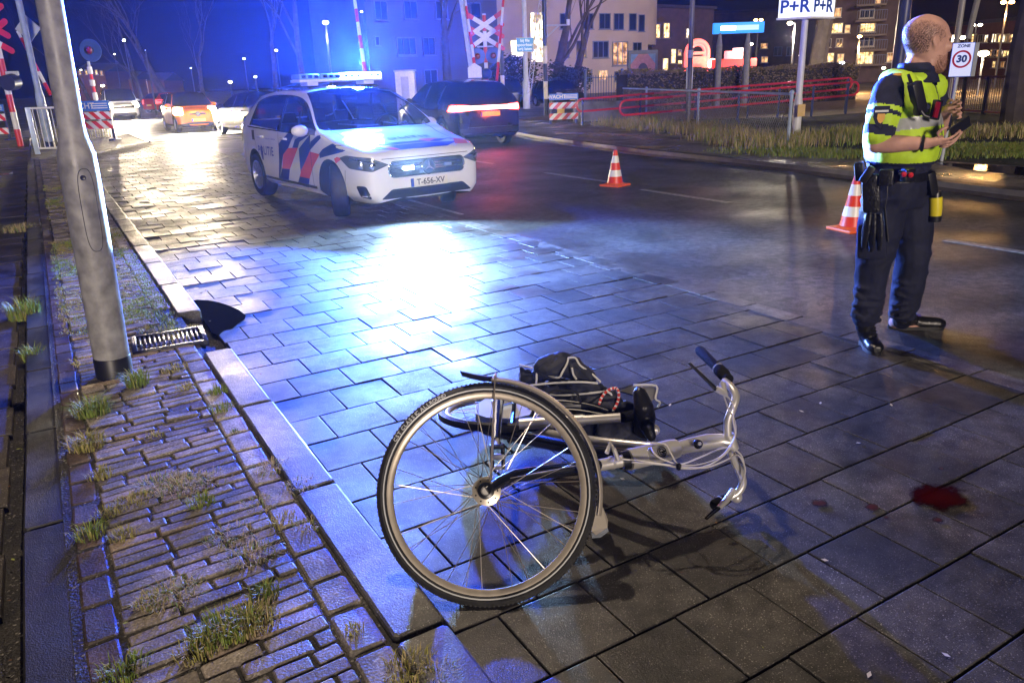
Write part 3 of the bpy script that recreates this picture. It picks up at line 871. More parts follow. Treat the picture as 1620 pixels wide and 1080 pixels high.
# grille with bars, star ring and two blue flashers
M_BFLASH = em('blue_flash_core', (0.55, 0.75, 1.0), 60)
M_BOFF = glass('flasher_lens', (0.25, 0.3, 0.4), 0.1)
gp = rounded([(-.54, .60), (-.50, .515), (.50, .515), (.54, .60), (.50, .695), (-.50, .695)], .05)
def grille_extra(b):
    for z in (.575, .60, .64):
        psk.patch(b, [(-.50, z), (.50, z), (.50, z + .016), (-.50, z + .016)], 0, .012, 1, .05)
    n = len(gp)
    for i in range(n):
        pts = []
        for q in (gp[i], gp[(i + 1) % n]):
            h, nn = psk.hit(V((6, q[0], q[1])), V((-1, 0, 0)))
            if h is not None: pts.append(h + V((.012, 0, 0)))
        if len(pts) == 2: b.tube(pts, .008, 6, 1, cap=False)
gr = lens_part(pc, psk, 'grille', [gp], 0, [M_TRIM, M_CHROME], .004, 0, grille_extra)
h, nn = psk.hit(V((6, 0, .605)), V((-1, 0, 0)))
b = MB(); c0 = h + V((.03, 0, 0))
b.tube([c0 + V((0, cos(a), sin(a))) * .088 for a in [2 * pi * k / 32 for k in range(32)]], .0095, 8, 0, closed=True)
for a in (pi / 2, pi / 2 + 2 * pi / 3, pi / 2 + 4 * pi / 3):
    p = c0 + V((0, cos(a), sin(a))) * .085
    q1 = c0 + V((0, cos(a + 1.05), sin(a + 1.05))) * .016; q2 = c0 + V((0, cos(a - 1.05), sin(a - 1.05))) * .016
    b.prism([p, q1, c0, q2], (.014, 0, 0), 0)
b.lathe([(0, 0), (.088, 0)], c0 - V((.012, 0, 0)), (1, 0, 0), 32, 1)
b.build('badge', [M_CHROME, M_TRIM], gr)
for y, mt in ((-.27, M_BFLASH), (.28, M_BOFF)):
    h, nn = psk.hit(V((6, y, .608)), V((-1, 0, 0)))
    b = MB(); b.box(h + V((.022, 0, 0)), (.03, .13 if mt is M_BFLASH else .10, .04), None, 0, .008)
    b.build('grille_flasher', mt, gr, label='lit blue grille flasher' if mt is M_BFLASH else None)
plate(pc, psk, 0, .43, [M_WPLATE, M_INK, M_EUBLUE], 'T-656-XV')
# dark interior shapes, wipers
for sg in (-1, 1):
    b = MB(); b.tube([V((1.06, sg * .30 + .20, 1.055)), V((.98, sg * .30 - .25, 1.10))], .008, 6); b.build('wiper', M_TRIM, pc)
for sg in (-1, 1):
    b = MB(); b.tube([(.1, sg * .52, 1.545), (-.6, sg * .53, 1.575), (-1.35, sg * .52, 1.545)], .012, 6); b.build('roof_rail', M_TRIM, pc)
# tail lamps
for sg in (1, -1):
    tp = rounded([(.52, .80), (.80, .78), (.84, .93), (.55, .95)], .03)
    lens_part(pc, psk, 'tail_light', [tp if sg > 0 else mir(tp)], 'rear', [glass('tail_lens', (0.25, 0.01, 0.01), 0.1)], .006)
# light bar
M_BLUELENS = glass('lightbar_lens', (0.25, 0.4, 0.75), 0.06)
M_LBASE = pm('lightbar_base', (0.7, 0.7, 0.72), 0.4, var=0.05)
b = MB(); b.box((-.12, 0, 1.635), (.34, 1.24, .035), None, 0, .012)
for sg in (-1, 1): b.box((-.12, sg * .42, 1.60), (.26, .16, .06), None, 0, .015)
lbar = b.build('light_bar', [M_LBASE], pc)
for k in range(4):
    y = -.465 + .31 * k
    b = MB(); b.box((-.12, y, 1.69), (.30, .300, .075), None, 0, .022)
    for q in range(3): b.box((.035, y - .09 + .09 * q, 1.69), (.012, .06, .04), None, 1)
    lit = k in (2, 3)
    b.build('beacon', [em('beacon_lit', (0.40, 0.62, 1.0), 160) if lit else M_BLUELENS, M_CHROME], lbar, label='lit blue beacon' if lit else None)
STROBE = (0.02, 0.085, 1.0)
PW = ROOTM[pc.name]
SL_ = PW @ V((-.02, .31, 1.775))
so = lamp('strobe_light', 'POINT', SL_, 150000, STROBE, .10)
beam_shape(so.data, (-.8, -.5, .1), .012, .06)
so.parent = pc; so.matrix_local = ROOTM[pc.name].inverted() @ Matrix.Translation(SL_)
gs = lamp('grille_strobe', 'SPOT', PW @ V((2.34, -.27, .615)), 19000, (.36, .62, 1.0), .04, pc, target=V((1.5, 3.2, .0)), spot=150, blend=.6); beam_profile(gs.data, ((-.45, .03), (-.30, .06), (-.20, .16), (-.14, .24), (-.10, .58), (-.075, 1.0), (-.055, .42), (.03, .0)))

# glazing one can look through, and the cabin behind it
def clear_glass(name, alpha):
    m, nt, b_ = _nt(name); b_.inputs['Base Color'].default_value = (.004, .006, .012, 1); b_.inputs['Roughness'].default_value = .03; b_.inputs['Alpha'].default_value = alpha
    b_.inputs['Coat Weight'].default_value = 1.0; b_.inputs['Coat Roughness'].default_value = .02; MATS[name] = m; return m
M_CLEAR = clear_glass('clear_car_glass', .45)
for ch in pc.children:
    if ch.name.split('.')[0] in ('windscreen', 'side_window', 'rear_window'):
        for k in range(len(ch.data.materials)): ch.data.materials[k] = M_CLEAR
M_CABIN = pm('cabin_grey', (.045, .045, .05), .8, var=.2)
ib = split_by_mat(pev, (0, 4, 5)); ib.normal_update()
for v in ib.verts: v.co -= v.normal * .025
m_ = MB(); m_.bm.free(); m_.bm = ib; m_.build('lining', [M_CABIN] * 6, pc, smooth=60, recalc=False)
b = MB(); b.box((.86, 0, .86), (.42, 1.45, .26), None, 0, .06); b.box((.72, 0, .99), (.10, .30, .12), None, 0, .02); b.build('dashboard', M_CABIN, pc)
b = MB(); b.tube([V((.52, .37, .98)) + V((.10 * sin(a) * .4, .185 * cos(a), .185 * sin(a))) for a in [2 * pi * k / 24 for k in range(24)]], .014, 8, closed=True); b.build('steering_wheel', M_TRIM, pc)
for sg in (-1, 1):
    b = MB(); b.box((-.02, sg * .37, .78), (.16, .48, .62), Matrix.Rotation(radians(-14), 3, 'Y'), 0, .07); b.box((.18, sg * .37, .48), (.50, .48, .16), None, 0, .06); b.box((-.12, sg * .37, 1.18), (.10, .26, .20), Matrix.Rotation(radians(-10), 3, 'Y'), 0, .05); b.build('seat', pm('seat_cloth', (.02, .02, .025), .9, var=.2), pc)
b = MB(); b.box((-.95, 0, .75), (.16, 1.25, .62), Matrix.Rotation(radians(-16), 3, 'Y'), 0, .07)
for y in (-.42, 0, .42): b.box((-1.05, y, 1.13), (.09, .24, .16), None, 0, .05)
b.build('rear_bench', MATS['seat_cloth'], pc)
b = MB(); b.box((.20, 0, 1.40), (.03, .24, .07), None, 0, .02); b.build('rear_view_mirror', M_TRIM, pc)
# ------------------------------------------------------------------ the other vehicles
HL = em('headlight_on', (1.0, 0.90, 0.72), 400)
TLM = em('tail_light_on', (1.0, 0.05, 0.04), 14)
TL0 = glass('tail_lens_off', (0.22, 0.01, 0.01), 0.12)
def plain_decor(c):
    def f(mb, sk):
        for side in ('right', 'left'):
            for (x, z0, z1, dx) in c['gaps']: sk.patch(mb, [(x, z0), (x + .012, z0), (x + .012 + dx, z1), (x + dx, z1)], side, .002, 1, .08)
            for px in c['bp']: sk.patch(mb, [(px, c['belt0']), (px + .08, c['belt0']), (px + .03, c['H'] - .14), (px - .04, c['H'] - .14)], side, .004, 1, .06)
        for p in c.get('front_dark', ()): sk.patch(mb, rounded(p, .03), 0, .003, 1, .05)
        for p in c.get('rear_dark', ()): sk.patch(mb, rounded(p, .03), 'rear', .003, 1, .05)
        for p in c.get('front_chrome', ()): sk.patch(mb, p, 0, .006, 2, .05)
        for p in c.get('rear_chrome', ()): sk.patch(mb, p, 'rear', .006, 2, .05)
    return f
HATCH = dict(L=3.62, W=1.66, H=1.55, fx=1.20, rx=-1.28, hood0=.86, hood1=1.02, cowl=.98, rf=.42, rr=-1.20, tg=-1.66, belt0=.98, belt1=1.02, wr=.30, zb=.2,
             gaps=[(-.55, .30, .98, 0), (.62, .30, .98, .05)], bp=[-.55], tumble=.76)
ESTATE = dict(L=4.55, W=1.80, H=1.48, fx=1.36, rx=-1.32, hood0=.78, hood1=.98, cowl=.95, rf=.15, rr=-1.75, tg=-2.12, belt0=.95, belt1=1.0, wr=.32, zb=.19,
              gaps=[(-.25, .30, .95, 0), (.80, .30, .95, .05), (-1.15, .55, .97, -.1)], bp=[-.22, -1.2], tumble=.74)
SUV = dict(L=4.50, W=1.86, H=1.62, fx=1.36, rx=-1.34, hood0=.92, hood1=1.08, cowl=.95, rf=.25, rr=-1.65, tg=-2.08, belt0=1.04, belt1=1.10, wr=.36, zb=.24,
           gaps=[(-.25, .34, 1.04, 0), (.80, .34, 1.04, .05), (-1.15, .65, 1.05, -.1)], bp=[-.22, -1.2], tumble=.74)
VAN = dict(L=4.40, W=1.82, H=1.86, fx=1.35, rx=-1.40, hood0=.92, hood1=1.12, cowl=1.22, rf=.50, rr=-2.02, tg=-2.12, belt0=1.08, belt1=1.08, wr=.32, zb=.22,
           gaps=[(-.30, .32, 1.75, 0), (.85, .32, 1.06, .05)], bp=[-.30], tumble=.86)
def make_car(base, **k):
    c = dict(base); c.update(k); c['decor'] = plain_decor(c)
    hd = V(k['head']).normalized(); hd = V((hd.x, hd.y, 0)); c['rz'] = atan2(hd.y, hd.x)
    p = V(k['at']); c['loc'] = V((p.x, p.y, 0)) - V((hd.x, hd.y, 0)) * (c['L'] / 2 if k.get('by') == 'nose' else (-c['L'] / 2 if k.get('by') == 'tail' else 0))
    r, sk, body, ev = base_car(c)
    fl = k.get('front_lamp'); rl = k.get('rear_lamp')
    for sg in (1, -1):
        if fl: lens_part(r, sk, 'headlight', [fl if sg > 0 else mir(fl)], 18 * sg, [k.get('fmat', M_LENS)], .008)
        if rl: lens_part(r, sk, 'tail_light', [rl if sg > 0 else mir(rl)], 'rear', [k.get('rmat', TL0)], .008)
    if k.get('fplate'): plate(r, sk, 0, k['fplate'], [k.get('pmat', M_YPLATE), M_INK, M_EUBLUE], k.get('ptxt', ''))
    if k.get('rplate'): plate(r, sk, 'rear', k['rplate'], [k.get('pmat', M_YPLATE), M_INK, M_EUBLUE], k.get('ptxt', ''))
    handle_parts(r, sk, k.get('hx', (-1.0, -.05)), c['belt0'] - .09, c['paint'])
    if k.get('beams'):
        Mw = ROOTM[r.name]; n = c['L'] / 2; tz, e = k['beams']
        for sg in (1, -1):
            hb = lamp('headlight_beam', 'SPOT', Mw @ V((n + .10, sg * c['W'] * .36, .70)), e, (1.0, .80, .52), .07, r, target=Mw @ V((n + 14, sg * .3, tz)), spot=105, blend=.9); cut_off(hb.data)
            lamp('headlight_glow', 'SPOT', Mw @ V((n + .12, sg * c['W'] * .40, .82)), 1300, (1.0, .84, .58), .06, r, target=Mw @ V((n + 9, sg * c['W'] * .5, 1.6)), spot=100, blend=1.0)
        lamp('added_paint_fill', 'POINT', Mw @ V((n + .5, 0, 1.0)), 40, (1.0, .84, .6), .2, r)  # unseen lamp added to brighten the paint of the car's front
    return r, sk
oc, osk = make_car(HATCH, name='hatchback_car', label='small orange hatchback with both headlights on facing the camera', cat='car', paint=paint('orange_paint', (0.85, 0.20, 0.012)),
    at=(5.50, 33.6, 0), head=(0.03, -1, 0), by='nose', front_lamp=rounded([(.44, .68), (.84, .68), (.86, .94), (.50, .92)], .08), fmat=HL, fplate=.46, ptxt='',
    front_dark=[[(-.44, .30), (.44, .30), (.44, .38), (-.44, .38)], [(-.32, .66), (.32, .66), (.30, .72), (.10, .74), (-.10, .74), (-.30, .72)]], beams=(-.55, 5200), dark_sill=True)
h, nn = osk.hit(V((6, 0, .69)), V((-1, 0, 0)))
b = MB(); b.lathe([(0, 0), (.095, 0), (.10, .012), (0, .02)], h, (1, 0, 0), 24, 1)
for a in (-1, 1):
    b.prism([h + V((.03, 0, .085)), h + V((.03, a * .058, 0)), h + V((.03, 0, -.085)), h + V((.03, a * .026, 0))], (.014, 0, 0), 0)
b.build('badge', [M_CHROME, M_TRIM], oc)
b = MB(); hh, nn = osk.hit(V((.2, .55, 5)), V((0, 0, -1))); b.tube([hh, hh + V((-.16, 0, .28))], .008, 6); b.build('aerial', M_TRIM, oc)
# red air freshener seen behind the windscreen
wv, wsk = make_car(VAN, name='delivery_van', label='white van with lit headlights partly behind the striped barrier', cat='van', paint=paint('van_white', (0.72, 0.71, 0.66)),
    at=(4.62, 53.5, 0), head=(.02, -1, 0), by='nose', front_lamp=rounded([(.50, .76), (.90, .78), (.88, 1.02), (.60, .98)], .05), fmat=HL, side_glass=False,
    front_dark=[[(-.56, .70), (.56, .70), (.60, .84), (-.60, .84)], [(-.70, .26), (.70, .26), (.62, .44), (-.62, .44)]], front_chrome=[[(-.06, .80), (.06, .80), (0, .72)]], beams=(-.5, 5000))
de, dsk = make_car(ESTATE, name='estate_car', label='dark estate car driving away beside the orange hatchback', cat='car', paint=paint('dark_grey_paint', (0.035, 0.035, 0.045)),
    at=(7.15, 27.2, 0), head=(-.16, 1, 0), by='tail', rear_lamp=rounded([(.56, .74), (.86, .74), (.86, .92), (.58, .92)], .03), rplate=.62, ptxt='', hx=(-1.0, -.05))
mc, msk = make_car(SUV, name='passing_car', label='dark car driving away with full width glowing red tail lights', cat='car', paint=paint('black_blue_paint', (0.02, 0.022, 0.035)),
    at=(9.42, 16.8, 0), head=(.07, 1, 0), by='tail', rplate=.80, ptxt='', rear_dark=[[(-.75, .30), (.75, .30), (.80, .48), (-.80, .48)]], rear_chrome=[[(-.6, .49), (.6, .49), (.6, .505), (-.6, .505)], [(-.72, .34), (-.45, .34), (-.45, .37), (-.72, .37)], [(.45, .34), (.72, .34), (.72, .37), (.45, .37)]])
b = MB()
msk.patch(b, rounded([(-.86, .90), (.86, .90), (.88, .99), (-.88, .99)], .03), 'rear', .012, 0, .05)
msk.patch(b, rounded([(-.90, .86), (-.5, .89), (-.5, 1.0), (-.88, 1.03)], .03), 'rear', .010, 1, .05)
msk.patch(b, rounded([(.90, .86), (.5, .89), (.5, 1.0), (.88, 1.03)], .03), 'rear', .010, 1, .05)
b.build('tail_light', [em('tail_bar_on', (1.0, .28, .22), 9), TLM], mc)
lamp('tail_glow', 'POINT', ROOTM[mc.name] @ V((-2.45, 0, .9)), 25, (1, .08, .06), .3, mc)
rc, rsk = make_car(HATCH, name='hatchback_car', label='red car crossing far behind with its tail lights lit', cat='car', paint=paint('red_paint', (0.35, 0.02, 0.02)),
    at=(9.2, 70, 0), head=(.8, .6, 0), rear_lamp=rounded([(.52, .70), (.80, .70), (.80, 1.0), (.56, 1.0)], .03), rmat=em('tail_light_far', (1.0, .06, .05), 3), rplate=.6)
# cars parked behind the level crossing, only their lamps and windows catch the light
for i, (px, dep, hd, lb) in enumerate(((800, 45, (-.5, -1, 0), 'dark parked car behind the level crossing mast, left of two'), (882, 44, (-.2, -1, 0), 'dark parked car half hidden behind the WACHT barrier'))):
    p = BASE(px, dep)
    make_car(ESTATE if i else SUV, name='parked_car', label=lb, cat='car', paint=paint('parked_dark_paint', (0.02, 0.02, 0.03)), group='cars parked behind the crossing', at=p, head=hd,
             front_lamp=rounded([(.52, .62), (.84, .66), (.86, .80), (.56, .76)], .03), fmat=pm('lamp_unlit', (.8, .8, .75), .15, var=.05), fplate=.42)
# ================================================================== street furniture
M_GALV = pm('galvanised_steel', (0.30, 0.295, 0.29), 0.5, 0.12, var=0.42, scale=11, bump=0.15, bscale=30, rvar=.1)
M_GREYP = pm('grey_paint', (0.42, 0.45, 0.50), 0.45, var=0.12)
M_WHITE = pm('white_paint', (0.72, 0.73, 0.75), 0.4, var=0.1, scale=14)
M_RED = pm('signal_red', (0.62, 0.02, 0.04), 0.4, var=0.1)
M_BLACK = pm('black_paint', (0.012, 0.012, 0.014), 0.4, var=0.2)
M_DKBLUE = pm('dark_blue_paint', (0.02, 0.03, 0.10), 0.45, var=0.2)
M_SIGNB = pm('sign_blue', (0.04, 0.17, 0.62), 0.4, var=0.05)
M_SIGNL = pm('sign_light_blue', (0.10, 0.42, 0.80), 0.4, var=0.05)
M_RW = stripes('red_white_bands', ((0.62, 0.02, 0.03), (0.75, 0.75, 0.76)), 0.84, (0, 0, 1))
M_BW = stripes('black_white_bands', ((0.012, 0.014, 0.03), (0.72, 0.68, 0.6)), 1.6, (0, 0, 1))
CAMR = V((RM[0][0], RM[1][0], 0)).normalized()       # to the right of the view, level
CAMF = V((-CAMR.y, CAMR.x, 0))

# -- the lamp post in the foreground; its head is above the picture
lb_ = G(184, 604)
top = AT(77.5, 0, 3.74); ax = (top - lb_).normalized()
def on(z): return lb_ + ax * (z / ax.z)
lp = thing('street_lamp', 'grey galvanised lamp post on the clinker strip beside the drain grating', 'street lamp', lb_)
b = MB()
zs = [0.0, .10, .5, 1.0, 1.20, 1.27, 1.36, 1.42, 2.5, 4.0, 5.6]
rs = [.094, .094, .094, .094, .094, .090, .066, .0625, .058, .052, .046]
b.tube([on(z) for z in zs], rs, 28)
b.build('pole', M_GALV, lp, world=True)
b = MB(); b.tube([on(-.05), on(.155), on(.16)], [.0965, .0965, .094], 28); b.build('base_sleeve', pm('bitumen_sleeve', (0.012, 0.012, 0.016), 0.42, var=.3), lp, world=True)
b = MB()
tc = (CAMP - on(.9)); tc.z = 0; tc.normalize(); sd = V((0, 0, 1)).cross(tc).normalized()
def onpole(a, z, r): return on(z) + (tc * cos(a) + sd * sin(a)) * r
out = []
for k in range(48):
    t = 2 * pi * k / 48; u_, v_ = cos(t), sin(t)
    a = .42 * (abs(u_) ** .7) * (1 if u_ > 0 else -1); zz = .985 + .215 * (abs(v_) ** .5) * (1 if v_ > 0 else -1)
    out.append((a + .22, zz))
b.tube([onpole(a, z, .0945) for a, z in out], .0018, 5, 1, closed=True)
n = 10
rows = []
for i in range(n + 1):
    s = i / n
    rows.append([onpole(.22 + (a - .22) * s * .985, .985 + (z - .985) * s * .985, .0952) for a, z in out])
b.grid(rows, 0, wrap=True)
b.lathe([(.014, .0), (.012, .003), (0.006, .001), (0, .001)], onpole(.12, 1.155, .0955), tc, 14, 1)
b.build('access_door', [M_GALV, M_BLACK], lp, world=True)
b = MB(); hd_ = on(5.6) + V((.9, 0, .18)); b.tube([on(5.55), on(5.62) + V((.2, 0, .10)), hd_], [.046, .036, .03], 12); b.build('arm', M_GALV, lp, world=True)
b = MB(); b.ball(hd_ + V((.22, 0, 0)), 1, 16, 0, (.36, .13, .07)); hl = b.build('lamp_head', M_GREYP, lp, world=True)
b = MB(); b.ball(hd_ + V((.25, 0, -.04)), 1, 16, 0, (.22, .09, .05)); b.build('lamp_glass', em('lamp_glass_lit', (1.0, .86, .66), 8), hl, world=True)
lamp('street_lamp_light', 'SPOT', hd_ + V((.25, 0, -.12)), 560, (1.0, .80, .58), .12, lp, target=hd_ + V((.6, -.6, -6)), spot=150, blend=.8)

# -- drain grating let into the kerb, and the broken corner full of water
gc = G(268, 538, .05)
dg = thing('drain_grating', 'iron drain grating set into the kerb by the dark puddle', 'drain', (gc.x, gc.y, .045), radians(-4))
b = MB()
for sx in (-1, 1): b.box((sx * .205, 0, 0), (.03, .36, .04), None, 0, .004)
for sy in (-1, 1): b.box((0, sy * .165, -.001), (.40, .03, .04), None, 0, .004)
b.build('frame', pm('cast_iron', (0.035, 0.035, 0.038), 0.35, 0.5, var=.3, bump=.3), dg)
b = MB()
for k in range(13): b.box((-.17 + .0283 * k, 0, -.002), (.014, .31, .03), None, 0, .003)
b.box((0, 0, -.006), (.38, .02, .02)); b.build('grate', MATS['cast_iron'], dg)
b = MB(); b.box((0, 0, -.03), (.40, .34, .012)); b.build('sump', M_UNDER, dg)
b = MB(); P = [G(x, y, .0045) for x, y in ((298, 477), (312, 474), (330, 475), (346, 478), (362, 483), (378, 490), (389, 499), (387, 505), (377, 511), (368, 519), (355, 522), (346, 530), (336, 527), (330, 516), (318, 503), (306, 488))]
b.face(P); b.build('puddle', M_WATER, smooth=0, kind='structure')
# -- traffic cones
def cone(loc, rz, label, h=.52):
    t = thing('traffic_cone', label, 'traffic cone', loc, rz, 'striped cones on the carriageway')
    b = MB(); b.box((0, 0, .016), (.34, .34, .032), None, 0, .012)
    b.lathe([(.15, .03), (.135, .045), (.125, .05)], n=28); b.build('base', pm('cone_orange', (0.85, 0.13, 0.03), .45, var=.08), t)
    b = MB()
    ks = [(0, 0), (.10, 0), (.30, 1), (.50, 0), (.70, 1), (.86, 0), (1, 0)]
    def rr(s): return .118 - (.118 - .026) * s
    seg = [(.0, .20, 1), (.20, .40, 0), (.40, .62, 1), (.62, .84, 0), (.84, 1.0, 1)]
    for s0, s1, m in seg: b.lathe([(rr(s0), .05 + s0 * (h - .05)), (rr(s1), .05 + s1 * (h - .05))], n=32, mi=m)
    b.lathe([(.026, h), (.02, h + .003), (.018, h - .03)], n=20, mi=1)
    b.build('cone', [pm('cone_white', (.80, .80, .80), .35, var=.05), pm('cone_red', (.75, .045, .02), .4, var=.06)], t)
    return t
cone(G(973, 294), .3, 'striped traffic cone standing alone farther out on the carriageway')
cone(G(1346, 364), -.2, 'striped traffic cone half hidden behind the officer', .54)

# -- poles and signs
def pole_thing(name, label, cat, base, h, r, mat, group=None, extra=None, taper=1.0, n=14):
    t = thing(name, label, cat, base, 0, group)
    b = MB(); b.tube([(0, 0, 0), (0, 0, h * .5), (0, 0, h)], [r, r * (1 + taper) / 2, r * taper], n)
    b.build('pole', mat, t)
    return t
def zat(base, py): return ZR(base.x, base.y, py)
# P+R column
pb = G(1258, 220, .08)
t = thing('park_and_ride_sign', 'white box sign reading P+R on a tapered white pole', 'sign', pb)
b = MB(); z1 = zat(pb, 155) - .08; z2 = zat(pb, 28) - .08
b.tube([(0, 0, 0), (0, 0, z1 - .12), (0, 0, z1 + .05), (0, 0, z2)], [.10, .098, .072, .068], 20)
b.build('pole', pm('sign_pole_white', (.62, .63, .66), .45, var=.12, scale=5), t)
b = MB(); b.box((-.02, -.115, .62), (.24, .02, .26), None, 0, .004); b.build('notice', pm('notice_yellow', (.70, .50, .22), .5, var=.15), t)
b = MB(); a0 = radians(-8)
q = [V((0, 0, 0)), V((1, 0, 0)), V((1, 1, 0)), V((0, 1, 0))]
cl = AT(1236, 27, 17.0); cm_ = AT(1279, 23, 16.6); cr = AT(1326, 23, 17.4)
cl = V((cl.x, cl.y, 0)); cm_ = V((cm_.x, cm_.y, 0)); cr = V((cr.x, cr.y, 0))
cm2 = pb + (V((0, 0, 0))); mid = V((pb.x, pb.y, 0))
u1 = (CAMR * -.94 + CAMF * .34).normalized(); u2 = (CAMR * .86 + CAMF * .50).normalized()
nose = mid - CAMF * .16 + CAMR * .05
zb_ = zat(pb, 29); S1, S2, HB = .66, .74, 1.15
A_, B_, C_ = nose, nose + u1 * S1, nose + u2 * S2
D_ = B_ + (C_ - A_)
b = MB(); b.prism([V((p.x, p.y, zb_)) for p in (A_, B_, D_, C_)], (0, 0, HB)); b.build('sign_box', em('backlit_white', (.86, .9, 1.0), .62), t, world=True, smooth=0)
b = MB()
for zz in (zb_ - .02, zb_ + HB - .02): b.prism([V((p.x, p.y, zz)) for p in (A_ - u1 * .02 - u2 * .02, B_ + u1 * .02 - u2 * .02, D_ + u1 * .02 + u2 * .02, C_ + u2 * .02 - u1 * .02)], (0, 0, .04))
b.build('frame', M_WHITE, t, world=True, smooth=0)
zt_ = zat(pb, 11)
for (P0_, uu, nn_, ln) in ((B_, -u1, None, S1), (A_, u2, None, S2)):
    b = MB(); nrm = uu.cross(V((0, 0, 1))).normalized()
    ctr = P0_ + uu * (ln * .5) + nrm * .004; add_text(b, 'P+R', .36, (ctr.x, ctr.y, zt_), uu, (0, 0, 1), 0, bold=.008, extrude=.003)
    b.build('lettering', pm('sign_letter_blue', (.02, .08, .42), .4, var=.05), t, world=True, smooth=0)

# zone 30 sign and the second sign behind it
zb = G(1489, 255, .08); t = thing('speed_zone_sign', 'rectangular white sign reading ZONE 30 in front of the dark railings', 'road sign', zb)
zt2 = zat(zb, 68) - .08; zlo = zat(zb, 122) - .08
tilt = V((AT(1519, 95, 12.9).x - AT(1492, 245, 13.0).x, 0, 0))
ax2 = V((.035, -.02, 1)).normalized()
b = MB(); b.tube([V((0, 0, 0)), ax2 * zt2], .03, 12); b.build('post', M_GREYP, t)
sc_ = ax2 * ((zt2 + zlo) / 2) - CAMF * .05; su = (CAMR * .80 - CAMF * .60).normalized(); sh = (zt2 - zlo) * 1.0; sw = sh * .62
sn = su.cross(ax2).normalized()
Rz = Matrix((su, ax2 - su * ax2.dot(su), sn)).transposed()
b = MB(); b.box(sc_, (sw, sh, .012), Rz, 0, .004); b.box(sc_ + sn * .007, (sw * .95, sh * .97, .003), Rz, 1)
rc_ = sc_ + sn * .0105 + ax2 * (sh * .02)
for r0, r1, mi, o_ in ((.0, .21 * sh, 1, 0), (.205 * sh, .26 * sh, 2, .002)):
    b.lathe([(r0, 0), (r1, 0)], rc_ + sn * (.002 + o_), sn, 40, mi)
add_text(b, '30', .28 * sh, rc_ + sn * .006, su, ax2, 3, bold=.006, extrude=.001)
add_text(b, 'ZONE', .125 * sh, sc_ + sn * .012 + ax2 * (sh * .40), su, ax2, 3, bold=.002, extrude=.001)
b.build('sign_plate', [M_SIGNB, em('sign_white_glow', (.85, .9, 1.0), .28), M_RED, pm('sign_letter_dark', (.02, .05, .18), .5)], t, smooth=0)  # white sign face given its own glow in place of reflected light
b = MB(); b.box(sc_ - sn * .12 + su * .04, (sw, sh * .99, .012), Rz, 0, .004); b.build('rear_sign_plate', M_GREYP, t)

# small notice post in the verge
nb = G(1088, 193, .08); t = thing('notice_post', 'narrow blue grey notice panel on a thin post in the verge', 'sign', nb)
b = MB(); b.tube([(0, 0, 0), (0, 0, zat(nb, 110))], .022, 8); b.build('post', M_GREYP, t)
zz0, zz1 = zat(nb, 141) - .08, zat(nb, 106) - .08
b = MB(); Rc = Matrix((CAMR, CAMF, V((0, 0, 1)))).transposed(); b.box((0, 0, (zz0 + zz1) / 2), (.20, .03, zz1 - zz0), Rc, 0, .004)
for k in range(7): b.box(V((0, 0, zz1 - .08 - k * .075)) - CAMF * .017, (.15, .004, .02), Rc, 1)
b.build('panel', [pm('notice_panel', (.45, .50, .62), .4, var=.1), M_GREYP], t)

# -- level crossing: warning stands
M_BAND = {}
def warning_stand(A, B, label, rows, txt, lean=1, patchy=True, z0=0.0, feet=True):
    A, B = V(A), V(B); c = (A + B) / 2; u = (B - A).normalized(); n = V((0, 0, 1)).cross(u) * -1
    if n.dot(CAMP - c) < 0: n = -n
    w = (B - A).length
    rz = atan2(u.y, u.x)
    t = thing('warning_stand', label, 'warning board', (c.x, c.y, z0), rz, 'warning boards at the level crossing')
    f = -1 if (Matrix.Rotation(-rz, 3, 'Z') @ n).y < 0 else 1
    (b0, b1), s1, s2 = rows
    for x in (-w / 2 + .05, w / 2 - .05):
        b = MB(); b.box((x, 0, b1 / 2), (.07, .08, b1), None, 0, .006)
        if feet: b.box((x, 0, .03), (.16, .5, .06), None, 0, .01)
        b.build('post', M_DKBLUE, t)
    b = MB(); b.box((0, f * .06, (b0 + b1) / 2), (w, .025, b1 - b0), None, 0, .006)
    h = b1 - b0; yy = f * .076
    add_text(b, txt, h * .82, (-w * .24, yy, (b0 + b1) / 2), (1, 0, 0), (0, 0, 1), 1, bold=.004, extrude=.001)
    for k, zz in enumerate((.72, .5, .28)): b.box((w * .25, yy, b0 + h * zz), (w * .42, .003, h * .09), None, 1)
    b.build('sign_board', [M_SIGNB, M_WHITE], t, smooth=0)
    for (q0, q1) in (s1, s2):
        b = MB(); b.box((0, f * .055, (q0 + q1) / 2), (w, .02, q1 - q0), None, 0, .003)
        hh = q1 - q0; k = -w / 2 - hh
        per = hh * 1.5
        while k < w / 2 + hh:
            xs = [(k, 0), (k + per * .5, 0), (k + per * .5 + lean * hh, 1), (k + lean * hh, 1)]
            P_ = [V((max(-w / 2, min(w / 2, x)), f * .0665, q0 + s * hh)) for x, s in xs]
            # clip the slanted band at the board ends
            def cut(pts, lim, sgn):
                o_ = []
                for i in range(len(pts)):
                    a_, c_ = pts[i], pts[(i + 1) % len(pts)]
                    ia, ic = (a_.x - lim) * sgn <= 0, (c_.x - lim) * sgn <= 0
                    if ia: o_.append(a_)
                    if ia != ic:
                        s_ = (lim - a_.x) / (c_.x - a_.x); o_.append(a_ + (c_ - a_) * s_)
                return o_
            P_ = [V((x, f * .0665, q0 + s * hh)) for x, s in xs]
            P_ = cut(P_, w / 2, 1); P_ = cut(P_, -w / 2, -1) if len(P_) > 2 else P_
            if len(P_) > 2: b.face(P_, 1)
            k += per
        b.build('striped_board', [M_WHITE, M_RED], t, smooth=0, recalc=False)
    return t, w, f
A, B = G(869, 200), G(913, 198)
